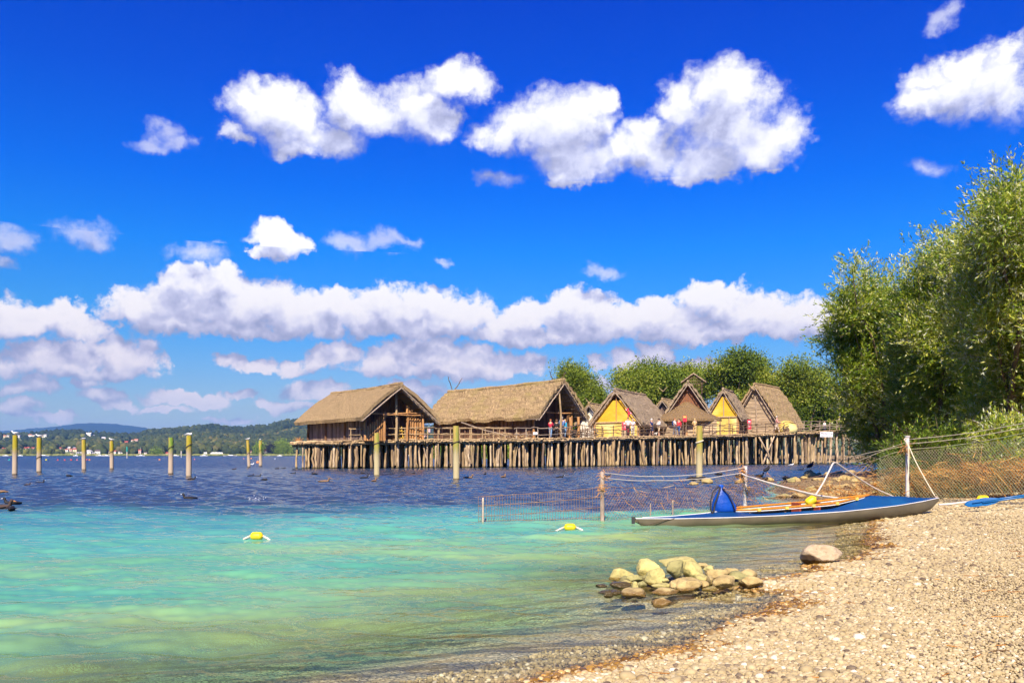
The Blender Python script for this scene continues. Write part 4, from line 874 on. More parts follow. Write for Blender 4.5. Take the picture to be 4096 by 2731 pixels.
def thatch_roof(t, mt, F, W, L, fl, eave, ridge, so, fo, bo, courses=0, thick=0.26, straws=600, droop=0.0, sagv=0.12, back_ridge=None, hip_back=0.0):
    """F(u, w, z): local frame -> world; u across, w along the ridge, z above the floor"""
    hw = W / 2 + so; m = MB(); nL, nS = 26, (5 * courses + 1 if courses > 4 else 18); br = ridge if back_ridge is None else back_ridge
    for sgn in (-1, 1):
        top = np.zeros((nL, nS, 3)); bot = np.zeros_like(top)
        for i, a in enumerate(np.linspace(0, 1, nL)):
            w = -fo + a * (L + fo + bo); rz = ridge + (br - ridge) * a + rng.normal(0, 0.02) - sagv * math.sin(a * math.pi) * 0.7
            for j, b in enumerate(np.linspace(0, 1, nS)):
                hin = hip_back * max(0, a - 0.86) / 0.14
                u = sgn * (b * hw); z = rz + (eave - rz) * b + (0.08 + 0.05 * (ridge - eave)) * math.sin(b * math.pi) + 0.05 * b * b
                n_ = 0.05 * (mnoise.noise(Vector((w * 0.9, u * 2 + sgn * 9, 3))) + 0.6 * mnoise.noise(Vector((w * 3, u * 5, 1))))
                if courses:
                    c_ = b * courses; n_ += 0.20 * (((c_ + 0.15 * math.sin(w * 1.3)) % 1.0) - 0.35) + 0.03 * math.sin(w * 5 + j)
                z2 = z + n_; uj = u + (sgn * rng.normal(0, 0.035) if j == nS - 1 else 0)
                zz = z2 - droop * (1 - a if a < .3 else 0) * b
                top[i, j] = F(uj, w, zz + thick * 0.55)
                bot[i, j] = F(u * 0.97, w + (0.05 if i == 0 else 0), zz - thick * 0.45)
        if sgn < 0: m.grid(top[::-1]); m.grid(bot)
        else: m.grid(top); m.grid(bot[::-1])
        for E in (0, nL - 1): m.grid(np.stack([top[E], bot[E]], 0))
        m.grid(np.stack([top[:, -1], bot[:, -1]], 0))
        straw(m, top, straws // 2)
    rf = m.build('roof', mt, t)
    # ridge bundle and the sticks laid over it
    m = MB(); P = [F(0, -fo + a * (L + fo + bo), (ridge + (br - ridge) * a) - sagv * math.sin(a * math.pi) * 0.7 + thick * 0.55) for a in np.linspace(0, 1, 14)]
    m.tube([(p[0], p[1], p[2] + rng.normal(0, 0.02)) for p in P], 0.13, 7)
    m.build('ridge_bundle', mt, rf)
    m = MB()
    for k in range(int(L * 1.6)):
        a = rng.random(); l = rng.uniform(0.8, 1.8); w0 = -fo + a * (L + fo + bo - l); s_ = rng.choice([-1, 1]) * rng.uniform(0.05, 0.55)
        zr = ridge + (br - ridge) * a + thick * 0.6 - abs(s_) * (ridge - eave) / hw
        m.rag(F(s_, w0, zr + 0.05), F(s_ + rng.normal(0, 0.08), w0 + l, zr + 0.06), 0.022, 0.015, 5, wob=0.03)
    m.build('ridge_sticks', M_branch, rf)
    return rf

def house_frame(px, Y, ang, fl):
    """front-left floor corner on the sight line px at distance Y; ang: direction of the gable front"""
    o = np.array([(px - CX) / FPX * Y, Y]); u = np.array([math.cos(ang), math.sin(ang)]); w = np.array([-u[1], u[0]])
    return lambda uu, ww, zz, W=[0]: (*(o + u * (uu + W[0]) + w * ww), fl + zz), o, u, w

def plank_wall(m, F, a, b, z0, z1, step=0.24, th=0.07, jit=0.05, logs=False):
    """upright planks from local (u,w) a to b; z1 may be a function of the run"""
    a = np.array(a, float); b = np.array(b, float); n = max(1, int(np.linalg.norm(b - a) / step)); d = (b - a) / n
    for i in range(n):
        m.cur = rng.random(); c = a + d * (i + 0.5); zt = z1((i + 0.5) / n) if callable(z1) else z1; zt += rng.normal(0, jit)
        if logs: m.rag(F(c[0], c[1], z0), F(c[0], c[1], zt), step * 0.46, step * 0.40, 7, wob=0.01)
        else:
            p0 = np.array(F(*(c - d * 0.47), z0)); p1 = np.array(F(*(c + d * 0.47), z0)); nrmv = np.cross(p1 - p0, [0, 0, 1.0]); nrmv = nrmv / np.linalg.norm(nrmv) * th * (0.5 + rng.uniform(-.25, .25))
            up = np.array([0, 0, zt - z0]); m.prism([p0 - nrmv, p1 - nrmv, p1 + nrmv, p0 + nrmv], up)
def log_wall(m, F, a, b, z0, zf, dz=0.17, over=0.12):
    """lying logs; zf(z) gives the run fractions still under the roof"""
    a = np.array(a, float); b = np.array(b, float); z = z0 + dz / 2
    while True:
        fr = zf(z)
        if fr is None: break
        m.cur = rng.random(); p = a + (b - a) * fr[0]; q = a + (b - a) * fr[1]; e = (b - a) / np.linalg.norm(b - a) * over
        if fr[0] <= 0: p = p - e
        if fr[1] >= 1: q = q + e
        m.rag(F(*p, z), F(*q, z), dz * 0.5, dz * 0.47, 7, wob=0.008, seg=3); z += dz

def gable_fn(W, so, eave, ridge, inset=0.05):
    def top(fr): return eave + (ridge - eave) * (1 - abs(2 * fr - 1) * (W / 2) / (W / 2 + so)) - inset
    return top

def build_house(name, label, px, Y, angdeg, W, L, fl, eave, ridge, so, fo, bo, roofm, courses, wallm, style, **kw):
    F0, o, u, w = house_frame(px, Y, R(angdeg), fl)
    F = lambda a, b, c: F0(a + W / 2, b, c)
    t = thing(name, F(0, L / 2, 0), label, 'thatched house', 'thatched houses of the pile village')
    top = gable_fn(W, so, eave, ridge)
    rf = thatch_roof(t, roofm, F, W, L, fl, eave, ridge, so, fo, bo, courses, **kw)
    hw = W / 2
    wtop = top(0) - 0.02
    # side and back walls
    for s_ in (-1, 1):
        m = MB()
        if style in ('log', 'slat'): log_wall(m, F, (s_ * hw, 0), (s_ * hw, L), 0, lambda z: (0, 1) if z < wtop else None)
        else: plank_wall(m, F, (s_ * hw, 0), (s_ * hw, L), 0, wtop)
        m.build('wall', wallm, t)
    m = MB(); plank_wall(m, F, (-hw, L), (hw, L), 0, lambda f: top(f)); m.build('wall', wallm, t)
    # corner posts
    for s_ in (-1, 1):
        for ww in (0, L * 0.33, L * 0.66, L):
            MB().rag(F(s_ * (hw + 0.1), ww, 0), F(s_ * (hw + 0.1), ww, wtop + 0.12), 0.10, 0.085, 8, wob=0.02).build('post', M_log if ww == 0 else M_plank, t)
    # rafters and verge poles under the thatch at the front
    for s_ in (-1, 1):
        m = MB(); hw2 = hw + so
        for off in (0.05, 0.35):
            m.rag(F(0, -fo + off, ridge - 0.2), F(s_ * hw2 * 0.96, -fo + off, eave - 0.12), 0.05, 0.05, 6, wob=0.02)
        for b_ in np.linspace(0.12, 0.95, 9):
            z = ridge + (eave - ridge) * b_ - 0.17
            m.rag(F(s_ * hw2 * b_, -fo - 0.03, z), F(s_ * hw2 * b_, 0.3, z), 0.035, 0.035, 5, wob=0.01)
        m.build('verge_poles', M_greypole, rf)
    return t, F, top, hw

fl = deck_z
# --- A: long house at the left end
t, F, top, hw = build_house('thatched_house', 'leftmost long thatched house with smooth tan roof and open dark gable', 1466, 63.4, 36, 4.7, 10.8, fl(1470), 1.50, 4.15, 1.05, 1.15, 0.7, TH1, 0, M_plankgrey, 'plank', straws=2200, sagv=0.15)
m = MB(); plank_wall(m, F, (-hw, 1.2), (hw, 1.2), 0, lambda f: top(f) - 0.05); m.build('gable_wall', M_plank, t)
m = MB(); plank_wall(m, F, (-hw, 0.0), (-hw * 0.42, 0.0), 0, lambda f: 1.05 + f * 0.9, step=0.19, logs=True); m.build('porch_palisade', M_log, t)
m = MB(); plank_wall(m, F, (hw * 0.42, 0.0), (hw, 0.0), 0, 1.85, step=0.2, logs=True); m.build('porch_palisade', M_log, t)
m = MB(); plank_wall(m, F, (hw * 0.42, 0.05), (hw * 0.8, 0.05), 2.15, lambda f: 2.95 - f * 0.7, step=0.2, logs=True); m.build('gable_boards', M_log, t)
for uu, z1 in ((-hw * 0.42, 2.2), (0.0, 4.0), (hw * 0.40, 2.1), (hw, 2.05)):
    MB().rag(F(uu, -0.25, 0), F(uu, -0.25, z1), 0.10, 0.08, 8, wob=0.03).build('porch_post', M_log if uu else M_pole, t)
MB().rag(F(-hw, -0.3, 2.02), F(hw * 0.95, -0.3, 2.12), 0.06, 0.055, 7).rag(F(-hw * 0.5, -0.42, 1.93), F(hw, -0.42, 2.0), 0.05, 0.05, 7).build('tie_beam', M_log, t)
MB().box(F(-hw * 0.1, 1.12, 0.9), (0.9, 0.08, 1.8), rz=R(36)).build('door', mat('door_boards', (0.09, 0.05, 0.03), stretch=(4, 4, .5)), t)
for i in range(3): MB().rag(F(0.5 + i * .22, 0.6, 0), F(0.2 + i * .3, 0.9, 1.9), 0.04, 0.03, 6).build('leaning_pole', M_pole, t)
for i in range(9):                                       # lashings of the verge
    pass
# small wooden frame chair and boards on its porch
tt = thing('wooden_trestle', F(0.55, 0.1, 0), 'small yellow wooden trestle on the porch of the leftmost house', 'trestle')
for a_ in (-0.25, 0.25):
    MB().rag(F(0.55 + a_, 0.0, 0), F(0.55 + a_ * .4, 0.1, 1.1), 0.035, 0.03, 6).build('leg', mat('yellow_wood', (0.75, 0.48, 0.08), (0.6, 0.36, 0.06)), tt)
for z_ in (0.25, 0.5, 0.75): MB().rag(F(0.30, 0.02, z_), F(0.80, 0.02, z_), 0.03, 0.03, 6).build('rung', mat('yellow_wood', (0.75, 0.48, 0.08)), tt)

# --- B: long shaggy house in the middle
t, F, top, hw = build_house('thatched_house', 'longest thatched house with shaggy layered roof and deep open gable', 2138, 71, 43, 4.4, 13.4, fl(2150), 1.62, 4.85, 0.95, 1.4, 0.8, TH2, 7, M_plank, 'plank', straws=5200, sagv=0.12, back_ridge=4.70)
m = MB(); plank_wall(m, F, (-hw, 0.9), (hw, 0.9), 0, lambda f: top(f) - 0.05); m.build('gable_wall', M_plank, t)
MB().box(F(-hw * 0.35, 0.82, 0.9), (0.9, 0.08, 1.8), rz=R(43)).build('door', mat('door_boards', (0.09, 0.05, 0.03)), t)
MB().rag(F(-hw * 0.1, -1.25, 0), F(-hw * 0.25, -1.25, 4.0), 0.10, 0.07, 8, wob=0.09).build('porch_post', M_pole, t)
MB().rag(F(hw * 0.55, -0.9, 0), F(hw * 0.55, -0.9, 1.9), 0.15, 0.13, 8, wob=0.03).build('porch_post', M_log, t)
MB().rag(F(hw * 0.95, -1.0, 0), F(hw * 0.95, -1.0, 1.95), 0.13, 0.12, 8, wob=0.02).build('porch_post', M_log, t)
MB().rag(F(-hw, -0.2, 2.25), F(hw, -0.2, 2.3), 0.07, 0.06, 7).build('tie_beam', M_log, t)
for (uu, ww, dx, dz) in ((0.25, 13.3, 0.5, 1.1), (-0.25, 13.5, -0.55, 1.2), (0.05, 0.1, -0.7, 0.75), (0.0, -0.9, 0.3, 0.6)):   # crossed ridge horns
    MB().rag(F(uu * .3, ww, 5.0), F(uu + dx, ww - 0.3, 5.0 + dz), 0.05, 0.025, 6, wob=0.05).build('ridge_horn', M_branch, t)

# --- house behind, between B and C, and the one right of C
def back_roof(px0, pxr, row_r, row_e, Y, lab, ang, W, L, mt=TH1):
    f = deck_z(px0) ; rz = (HOR - row_r) / FPX * Y + CAMZ - f; ez = (HOR - row_e) / FPX * Y + CAMZ - f
    return build_house('thatched_house', lab, px0, Y, ang, W, L, f, ez, rz, 0.5, 0.7, 0.5, mt, 0, M_plankgrey, 'plank', straws=200)
t, F, top, hw = back_roof(2322, 2375, 1618, 1700, 96, 'small thatched house half hidden behind the larger yellow house', -28, 2.6, 6.5)
m = MB(); plank_wall(m, F, (-hw, 0), (hw, 0), 0, lambda f: top(f) - 0.08, step=0.5, jit=0); m.build('gable_wall', mat('pale_limewash', (0.80, 0.72, 0.56)), t)
for dx in (-0.5, 0.5): MB().rag(F(0, -0.5, (1820 - 1618) / FPX * 96 - 1.4), F(dx, -0.5, (1820 - 1600) / FPX * 96 - 1.3), 0.05, 0.02, 6).build('ridge_horn', M_pole, t)
t, F, top, hw = back_roof(2622, 2640, 1600, 1668, 106, 'pointed thatched house behind the yellow house and the awning house', -35, 2.4, 5.0)
m = MB(); plank_wall(m, F, (-hw, 0), (hw, 0), 0, lambda f: top(f) - 0.08); m.build('gable_wall', M_plankgrey, t)
for dx in (-0.6, 0.6): MB().rag(F(0, -0.4, 6.05), F(dx, -0.4, 6.6), 0.05, 0.02, 6).build('ridge_horn', M_pole, t)

# --- C, E: yellow clay gables
def yellow_house(lab, px, Y, ang, W, L, ridge, eave, so, fo, door, posts, roofm, sl=1.0):
    t, F, top, hw = build_house('thatched_house', lab, px, Y, ang, W, L, fl(px), eave, ridge, so, fo, 0.5, roofm, 4, M_plankgrey, 'plank', straws=1100, sagv=0.08)
    zb = 1.62 * sl
    mlow = MB(); mlow.prism([F(-hw, 0.0, 0), F(hw, 0.0, 0), F(hw, 0.0, zb), F(-hw, 0.0, zb)], np.array(F(0, 0.18, 0)) - np.array(F(0, 0, 0))); mlow.build('clay_wall', M_paleyellow, t)
    m = MB(); zt = ridge - (0.95 if door else 0.7); k = (zt - top(0)) / (ridge - 0.05 - top(0)); e = hw * (1 - k)
    z0 = max(zb, 0)
    ul = min(hw, hw * (ridge - zb) / (ridge - top(0)))
    m.prism([F(-hw, 0.0, z0 + 0.002), F(hw, 0.0, z0 + 0.002), F(hw, 0, top(0)), F(e, 0, zt), F(-e, 0, zt), F(-hw, 0, top(0))] if top(0) > z0 + 0.02 else [F(-ul, 0.0, z0 + 0.002), F(ul, 0.0, z0 + 0.002), F(e, 0, zt), F(-e, 0, zt)], np.array(F(0, 0.18, 0)) - np.array(F(0, 0, 0)))
    m.build('clay_gable', M_yellow, t)
    MB().rag(F(-hw - 0.3, -0.07, zb), F(hw + 0.3, -0.07, zb + 0.02), 0.08, 0.075, 8, wob=0.01).build('tie_beam', M_pole, t)
    MB().rag(F(0, -0.05, zb), F(0, -0.05, ridge - 0.15), 0.06, 0.05, 7, wob=0.01).build('king_post', M_log if door else M_greypole, t)
    for uu in posts: MB().rag(F(uu * hw, -0.03, 0), F(uu * hw, -0.03, zb), 0.07, 0.065, 7, wob=0.01).build('post', M_pole, t)
    if door:
        d = MB()
        for i in range(4): d.cur = rng.random(); d.prism([F(0.62 + i * .17, -0.05, 0.02), F(0.78 + i * .17, -0.05, 0.02), F(0.78 + i * .17, -0.05, 1.35), F(0.62 + i * .17, -0.05, 1.35)], (0, 0.04, 0))
        d.build('door', M_slat, t)
    return t, F, hw
tC, FC, hC = yellow_house('larger yellow clay house with thatched roof and pale plank door', 2382, 83.8, -27, 4.35, 8.4, 4.72, 1.25, 0.66, 0.5, True, (-1.0, 0.26, 0.98), TH3)
for ww in (2.0, 5.2, 6.6): 
    for dx in (-0.25, 0.3): MB().rag(FC(0, ww, 4.55), FC(dx, ww + .1, 5.05), 0.04, 0.02, 5).build('ridge_horn', M_pole, tC)
tE, FE, hE = yellow_house('small narrow yellow clay house with three timber posts in its front', 2842, 91.3, -25, 2.8, 4.4, 4.92, 1.68, 0.62, 0.45, False, (-1.0, -0.25, 0.4, 1.0), TH3, sl=1.25)

# --- D: log house with cone awning and smoke vent
t, F, top, hw = build_house('thatched_house', 'log house with round thatched awning and raised smoke vent on its ridge', 2682, 89.5, -14, 3.62, 6.7, fl(2740), 2.28, 5.65, 0.55, 0.6, 0.5, TH3, 5, M_slat, 'log', straws=1400, sagv=0.1)
m = MB(); plank_wall(m, F, (-hw, 0.3), (hw, 0.3), 2.0, lambda f: top(f) - 0.05, step=0.3); m.build('gable_wall', mat('red_brown_boards', (0.26, 0.11, 0.05), (0.14, 0.06, 0.03), stretch=(1, 1, 4)), t)
m = MB(); log_wall(m, F, (-hw - 1.1, -1.3), (-0.6, -1.3), 0, lambda z: (0, 1) if z < 1.75 else None, over=0.2); log_wall(m, F, (0.2, -1.3), (hw + 0.9, -1.3), 0, lambda z: (0, 1) if z < 1.75 else None, over=0.2)
m.build('wall', M_slat, t)
m = MB(); log_wall(m, F, (-hw - 1.1, -1.3), (-hw - 1.1, 2.2), 0, lambda z: (0, 1) if z < 1.75 else None, over=0.2); m.build('wall', M_slat, t)
MB().box(F(-0.2, -1.18, 0.85), (0.75, 0.06, 1.7), rz=R(-14)).build('door', M_log, t)
# awning: a half cone leaning on the gable
G = []
for a in np.linspace(-0.08, math.pi + 0.08, 26):
    row = []
    for b in np.linspace(0, 1, 10):
        rr = 0.25 + b * 3.05; zz = 3.55 - 1.75 * b - 0.10 * math.sin(b * math.pi) + rng.normal(0, 0.015)
        row.append(F(-0.15 - math.cos(a) * rr * 1.08, 0.25 - math.sin(a) * rr * 0.80, zz + (0.10 if b < 0.99 else 0.02)))
    G.append(row)
G = np.array(G); B_ = G.copy(); B_[..., 2] -= 0.24; m = MB().grid(G).grid(B_[::-1]); m.grid(np.stack([G[:, -1], B_[:, -1]], 0)).grid(np.stack([G[0], B_[0]], 0)).grid(np.stack([G[-1], B_[-1]], 0))
m.build('awning_roof', thatch_mat('thatch_awning', (0.30, 0.20, 0.10), (0.19, 0.125, 0.065), (0.23, 0.16, 0.08)), t, smooth=True)
# smoke vent
Fv = lambda a, b, c: F(a * 1.15 + 0.45, b * 1.1 + 3.2, c * 1.15 + 5.75)
vt = thing('smoke_vent', Fv(0, 0.8, 0), 'open twig framed smoke vent with tiny thatched roof on the ridge', 'roof vent')
m = MB()
for s_ in (-1, 1):
    a0, a1, b0, b1 = [np.array(Fv(*q)) for q in ((0, -0.3, 1.05), (0, 1.7, 1.05), (s_ * 1.15, -0.3, 0.25), (s_ * 1.15, 1.7, 0.25))]
    G = np.stack([a0 + (a1 - a0) * f for f in np.linspace(0, 1, 8)])[:, None] * (1 - np.linspace(0, 1, 6))[None, :, None] + np.stack([b0 + (b1 - b0) * f for f in np.linspace(0, 1, 8)])[:, None] * np.linspace(0, 1, 6)[None, :, None]
    G = G + rng.normal(0, 0.015, G.shape); H = G.copy(); H[..., 2] -= 0.13
    m.grid(G if s_ > 0 else G[::-1]).grid(H[::-1] if s_ > 0 else H); m.grid(np.stack([G[:, -1], H[:, -1]], 0)).grid(np.stack([G[0], H[0]], 0)).grid(np.stack([G[-1], H[-1]], 0))
m.build('roof', TH3, vt)
m = MB()
for i in range(9): m.rag(Fv(-0.8 + i * .2, -0.1, -0.35 - 0.2), Fv(-0.8 + i * .2, -0.1, 0.95 - abs(-0.8 + i * .2) * .75), 0.025, 0.02, 5)
for z_ in (0.0, 0.3, 0.55): m.rag(Fv(-0.9 + z_, -0.14, z_), Fv(0.9 - z_, -0.14, z_), 0.03, 0.03, 5)
m.build('twig_frame', M_branch, vt)
for s_ in (-1, 1):
    for b_ in (0, 1.5): MB().rag(Fv(s_ * 0.75, b_, -0.9), Fv(s_ * 0.75, b_, 0.5), 0.05, 0.045, 6).build('post', M_branch, vt)

# --- F: lying-slat house with steep roof
t, F, top, hw = build_house('thatched_house', 'rightmost thatched house with steep roof and gable of lying grey slats', 2932, 96.0, -36, 5.4, 6.8, fl(3020), 0.78, 5.55, 0.35, 0.75, 0.6, TH2, 6, M_slat, 'slat', straws=1500, sagv=-0.05)
m = MB()
def zf(z):
    k = (z - top(0)) / (ridge_ - top(0)) if z > top(0) else 0
    k = min(k, 1); return (k / 2, 1 - k / 2) if k < 0.94 else None
ridge_ = 5.45
log_wall(m, F, (-hw, 0), (hw, 0), 0, zf, dz=0.145, over=0.0); m.build('gable_wall', M_slat, t)
MB().rag(F(0, -0.12, 1.2), F(0, -0.12, 5.0), 0.07, 0.06, 7).build('king_post', M_greypole, t)
for dx in (-0.55, 0.3): MB().rag(F(0.1, -0.9, 4.9), F(dx, -1.0, 5.7), 0.05, 0.03, 6).build('ridge_horn', M_pole, t)
# clay oven hut right of it
p = deck_at(3145, 1.2); t = thing('clay_oven', p, 'round yellow clay oven behind the branch railing at the right', 'oven')
pr = [(1.15, 0), (1.18, 0.5), (1.05, 0.9), (0.75, 1.2), (0.35, 1.35), (0.05, 1.4)]
MB().lathe(p, pr, 20).build('dome', M_paleyellow, t, smooth=True)
MB().lathe((p.x - 0.3, p.y - 1.12, p.z + 0.35), [(0.26, -0.08), (0.28, 0.08)], 12, Matrix.Rotation(R(90), 3, 'X')).build('fire_door', M_branch, t)

# ------------------------------------------------------------------ the pier
pier = thing('pier', deck_at(2200, 3), 'long wooden pier on crooked piles carrying the thatched houses', 'pier')
# planking: lying round sticks and clay, laid in bays
cols_ = np.concatenate([np.arange(1168, 3561, 26)])
m = MB(); front = [deck_at(c) for c in cols_]
G = []
for c in cols_:
    bk = 14.0 if c < 2980 else (9.0 if c < 3180 else 3.0)
    if 1168 <= c < 1225: bk = 9.0
    row = [deck_at(c, b * bk) for b in np.linspace(0, 1, 6)]; G.append([(q.x, q.y, q.z + rng.normal(0, 0.02)) for q in row])
G = np.array(G); Hh = G.copy(); Hh[..., 2] -= 0.30
m.grid(G).grid(Hh[:, ::-1]).grid(np.stack([G[:, 0], Hh[:, 0]], 0)).grid(np.stack([G[0], Hh[0]], 0)).grid(np.stack([G[-1], Hh[-1]], 0))
m.build('deck', mat('deck_clay', (0.40, 0.29, 0.15), (0.24, 0.17, 0.09), scale=2, bump=0.03), pier)
m = MB()
for i in range(len(cols_) - 1):                          # edge logs, broken in lengths
    a, b = front[i], front[i + 1]
    for k in range(2):
        m.cur = rng.random(); zz = 0.0 - 0.14 * k; m.rag((a.x - 0.1, a.y - 0.08 - rng.uniform(0, .06), a.z + zz + rng.normal(0, .03)), (b.x + 0.1, b.y - 0.08 - rng.uniform(0, .06), b.z + zz + rng.normal(0, .03)), 0.07, 0.06, 6, wob=0.015)
for c in np.arange(1180, 3540, 9):                       # butt ends of the cross poles
    p = deck_at(c + rng.uniform(-3, 3)); m.cur = rng.random(); r_ = rng.uniform(0.045, 0.09); z = p.z - 0.10 + rng.normal(0, 0.05)
    m.rag((p.x, p.y - rng.uniform(0.12, 0.38), z), (p.x, p.y + 0.6, z), r_, r_, 6, wob=0.0, seg=1)
m.build('edge_logs', M_pole, pier)
def pile(m, x, y, z1, r0, crook=0.02, lean=0.10, fork=False):
    b = np.array([x + rng.normal(0, lean), y + rng.normal(0, lean), -1.2]); a = np.array([x, y, z1])
    m.cur = rng.random(); m.rag(b, a, r0, r0 * rng.uniform(0.75, 1.0), 8, wob=crook, seg=6)
    if fork:
        k = b + (a - b) * 0.55; m.rag(k, a + np.array([rng.choice([-1, 1]) * rng.uniform(0.2, 0.4), 0, 0]), r0 * 0.7, r0 * 0.5, 7, wob=0.03)
def pile_mat():
    m = bpy.data.materials.new('pile_wood'); m.use_nodes = True; T = NT(m.node_tree); T.n.clear()
    pos = T.new('ShaderNodeNewGeometry').outputs['Position']; z = T.new('ShaderNodeSeparateXYZ', {0: pos}).outputs[2]; tn = T.new('ShaderNodeAttribute', attribute_name='tone').outputs['Fac']
    a = T.new('ShaderNodeTexNoise', {'Vector': T.new('ShaderNodeMapping', {'Vector': pos, 'Scale': (9, 9, 1.2)}).outputs[0], 'Scale': 1.0, 'Detail': 5.0})
    c = T.ramp(tn, [(0, (0.16, 0.11, 0.08)), (0.25, (0.36, 0.25, 0.13)), (0.6, (0.50, 0.37, 0.20)), (0.85, (0.48, 0.36, 0.25)), (1, (0.62, 0.49, 0.31))])
    c = T.mix(T.mapr(a.outputs['Fac'], 0.42, 0.66), c, (0.15, 0.10, 0.06))
    zz = T.math('ADD', z, T.math('MULTIPLY', T.math('SUBTRACT', a.outputs['Fac'], 0.5), 0.25))
    c = T.mix(T.mapr(zz, 0.06, 0.16), (0.06, 0.05, 0.02), c)
    p = T.new('ShaderNodeBsdfPrincipled', {'Base Color': c, 'Roughness': 0.85, 'Specular IOR Level': 0.2})
    bp = T.new('ShaderNodeBump', {'Height': a.outputs['Fac'], 'Strength': 1.0, 'Distance': 0.03}); T.l.new(bp.outputs[0], p.inputs['Normal'])
    o = T.new('ShaderNodeOutputMaterial'); T.l.new(p.outputs[0], o.inputs[0]); return m
M_pile = pile_mat()
# front row, thick and thin, leaning a little; the hundred largest are parts of their own
pc = []
x_ = 1225.0
while x_ < 3400:
    dens = 15 if x_ < 1420 else (19 if x_ < 2100 else (17 if x_ < 2500 else (25 if x_ < 3150 else 42)))
    pc.append(x_); x_ += dens * 1.18 * rng.uniform(0.5, 1.6)
pc = [1187.0, 1212.0] + pc + [3372.0, 3480.0, 3560.0]
size = {}
for i, c in enumerate(pc):
    r0 = rng.choice([0.06, 0.08, 0.10, 0.12, 0.17], p=[.16, .28, .28, .2, .08]) * (1.15 if c > 3200 else 1)
    size[i] = r0 / deck_at(c).y
big = set(sorted(size, key=lambda i: -size[i])[:100]); rest = MB()
for i, c in enumerate(pc):
    p = deck_at(c); r0 = size[i] * p.y; y = p.y + rng.uniform(0.05, 0.45); m = MB() if i in big else rest
    pile(m, p.x * y / p.y, y, p.z - 0.22, r0, crook=rng.choice([0.008, 0.016, 0.04]), fork=(r0 < 0.1 and rng.random() < 0.12))
    if i in big: m.build('pile', M_pile, pier, smooth=True)
for row, (dy, st) in enumerate([(0.9, 26), (2.0, 30), (3.4, 34), (5.0, 30), (7.0, 26), (9.5, 22), (12.5, 20), (14.0, 22)]):
    for c in np.arange(1230 if dy < 10 else 1300, 3180 if dy > 3 else 3380, st):
        if row and 1560 < c < 2050 and rng.random() < 0.45: continue
        if dy > 3: c += 4
        c2 = c + rng.uniform(-10, 10); p = deck_at(c2, dy); pile(rest, p.x, p.y + rng.normal(0, .3), p.z - 0.22, rng.uniform(0.07, 0.16), crook=0.03)
for c in np.arange(3190, 3420, 26):                       # walkway landing stage behind
    for dy in (3.0, 8.0, 13.0): p = deck_at(c + rng.uniform(-8, 8), dy); pile(rest, p.x, p.y, p.z - 0.9, rng.uniform(0.07, 0.12))
for (c0, c1) in ((3035, 3100), (3095, 3040), (3375, 3440), (3430, 3478), (2558, 2580)):
    a = deck_at(c0); b = deck_at(c1); rest.cur = rng.random(); rest.rag((a.x, a.y - 0.1, a.z - 0.3), (b.x, b.y - 0.1, -0.6), 0.09, 0.08, 7, wob=0.04)
o = rest.build('pile', M_pile, pier, smooth=True); o['kind'] = 'stuff'
# dark back wall of trunks under the middle houses
# railings
def railing(c0, c1, h, step, rows, mt, crook, top_extra=0.0, back=0.0, below=False):
    m = MB(); cs = np.arange(c0, c1 + 1, step)
    for fr in rows:
        pts = []
        for c in np.arange(c0 - 6, c1 + 7, 13):
            p = deck_at(c, back); pts.append((p.x, p.y - 0.05 + rng.normal(0, crook * .4), p.z + fr * h + rng.normal(0, crook) + (math.sin(c * 0.03 + fr * 7) * crook)))
        for k in range(0, len(pts) - 1, 7):
            m.cur = rng.random(); seg = pts[k:k + 9]
            if len(seg) > 1: m.tube(seg, np.linspace(0.042, 0.03, len(seg)) * rng.uniform(0.8, 1.15), 6)
    rl = m.build('railing', mt, pier, smooth=True)
    for c in cs:
        p = deck_at(c + rng.uniform(-4, 4), back); MB().rag((p.x, p.y, p.z - (1.9 if below and rng.random() < .5 else 0.2)), (p.x + rng.normal(0, crook * .6), p.y, p.z + h * 1.04), 0.05, 0.04, 6, wob=crook * 0.3).build('rail_post', mt, rl)
railing(1402, 2045, 0.92, 44, (0.48, 1.0), M_pole, 0.012, below=True)
railing(1640, 2045, 0.92, 60, (0.45, 0.98), M_pole, 0.012, back=1.2)
railing(2062, 2285, 0.88, 46, (0.40, 1.0), M_greypole, 0.03)
railing(2285, 2620, 1.02, 41, (0.32, 0.62, 1.0), M_branch, 0.045)
railing(2560, 3010, 0.95, 46, (0.40, 1.0), M_branch, 0.05)
railing(2810, 3180, 1.08, 36, (0.33, 0.66, 1.0), M_branch, 0.05)
railing(3180, 3400, 1.12, 34, (0.25, 0.45, 0.65, 1.05), M_greypole, 0.05)
railing(2290, 2420, 0.9, 30, (0.3, 0.6, 0.9), M_branch, 0.04, back=2.5)

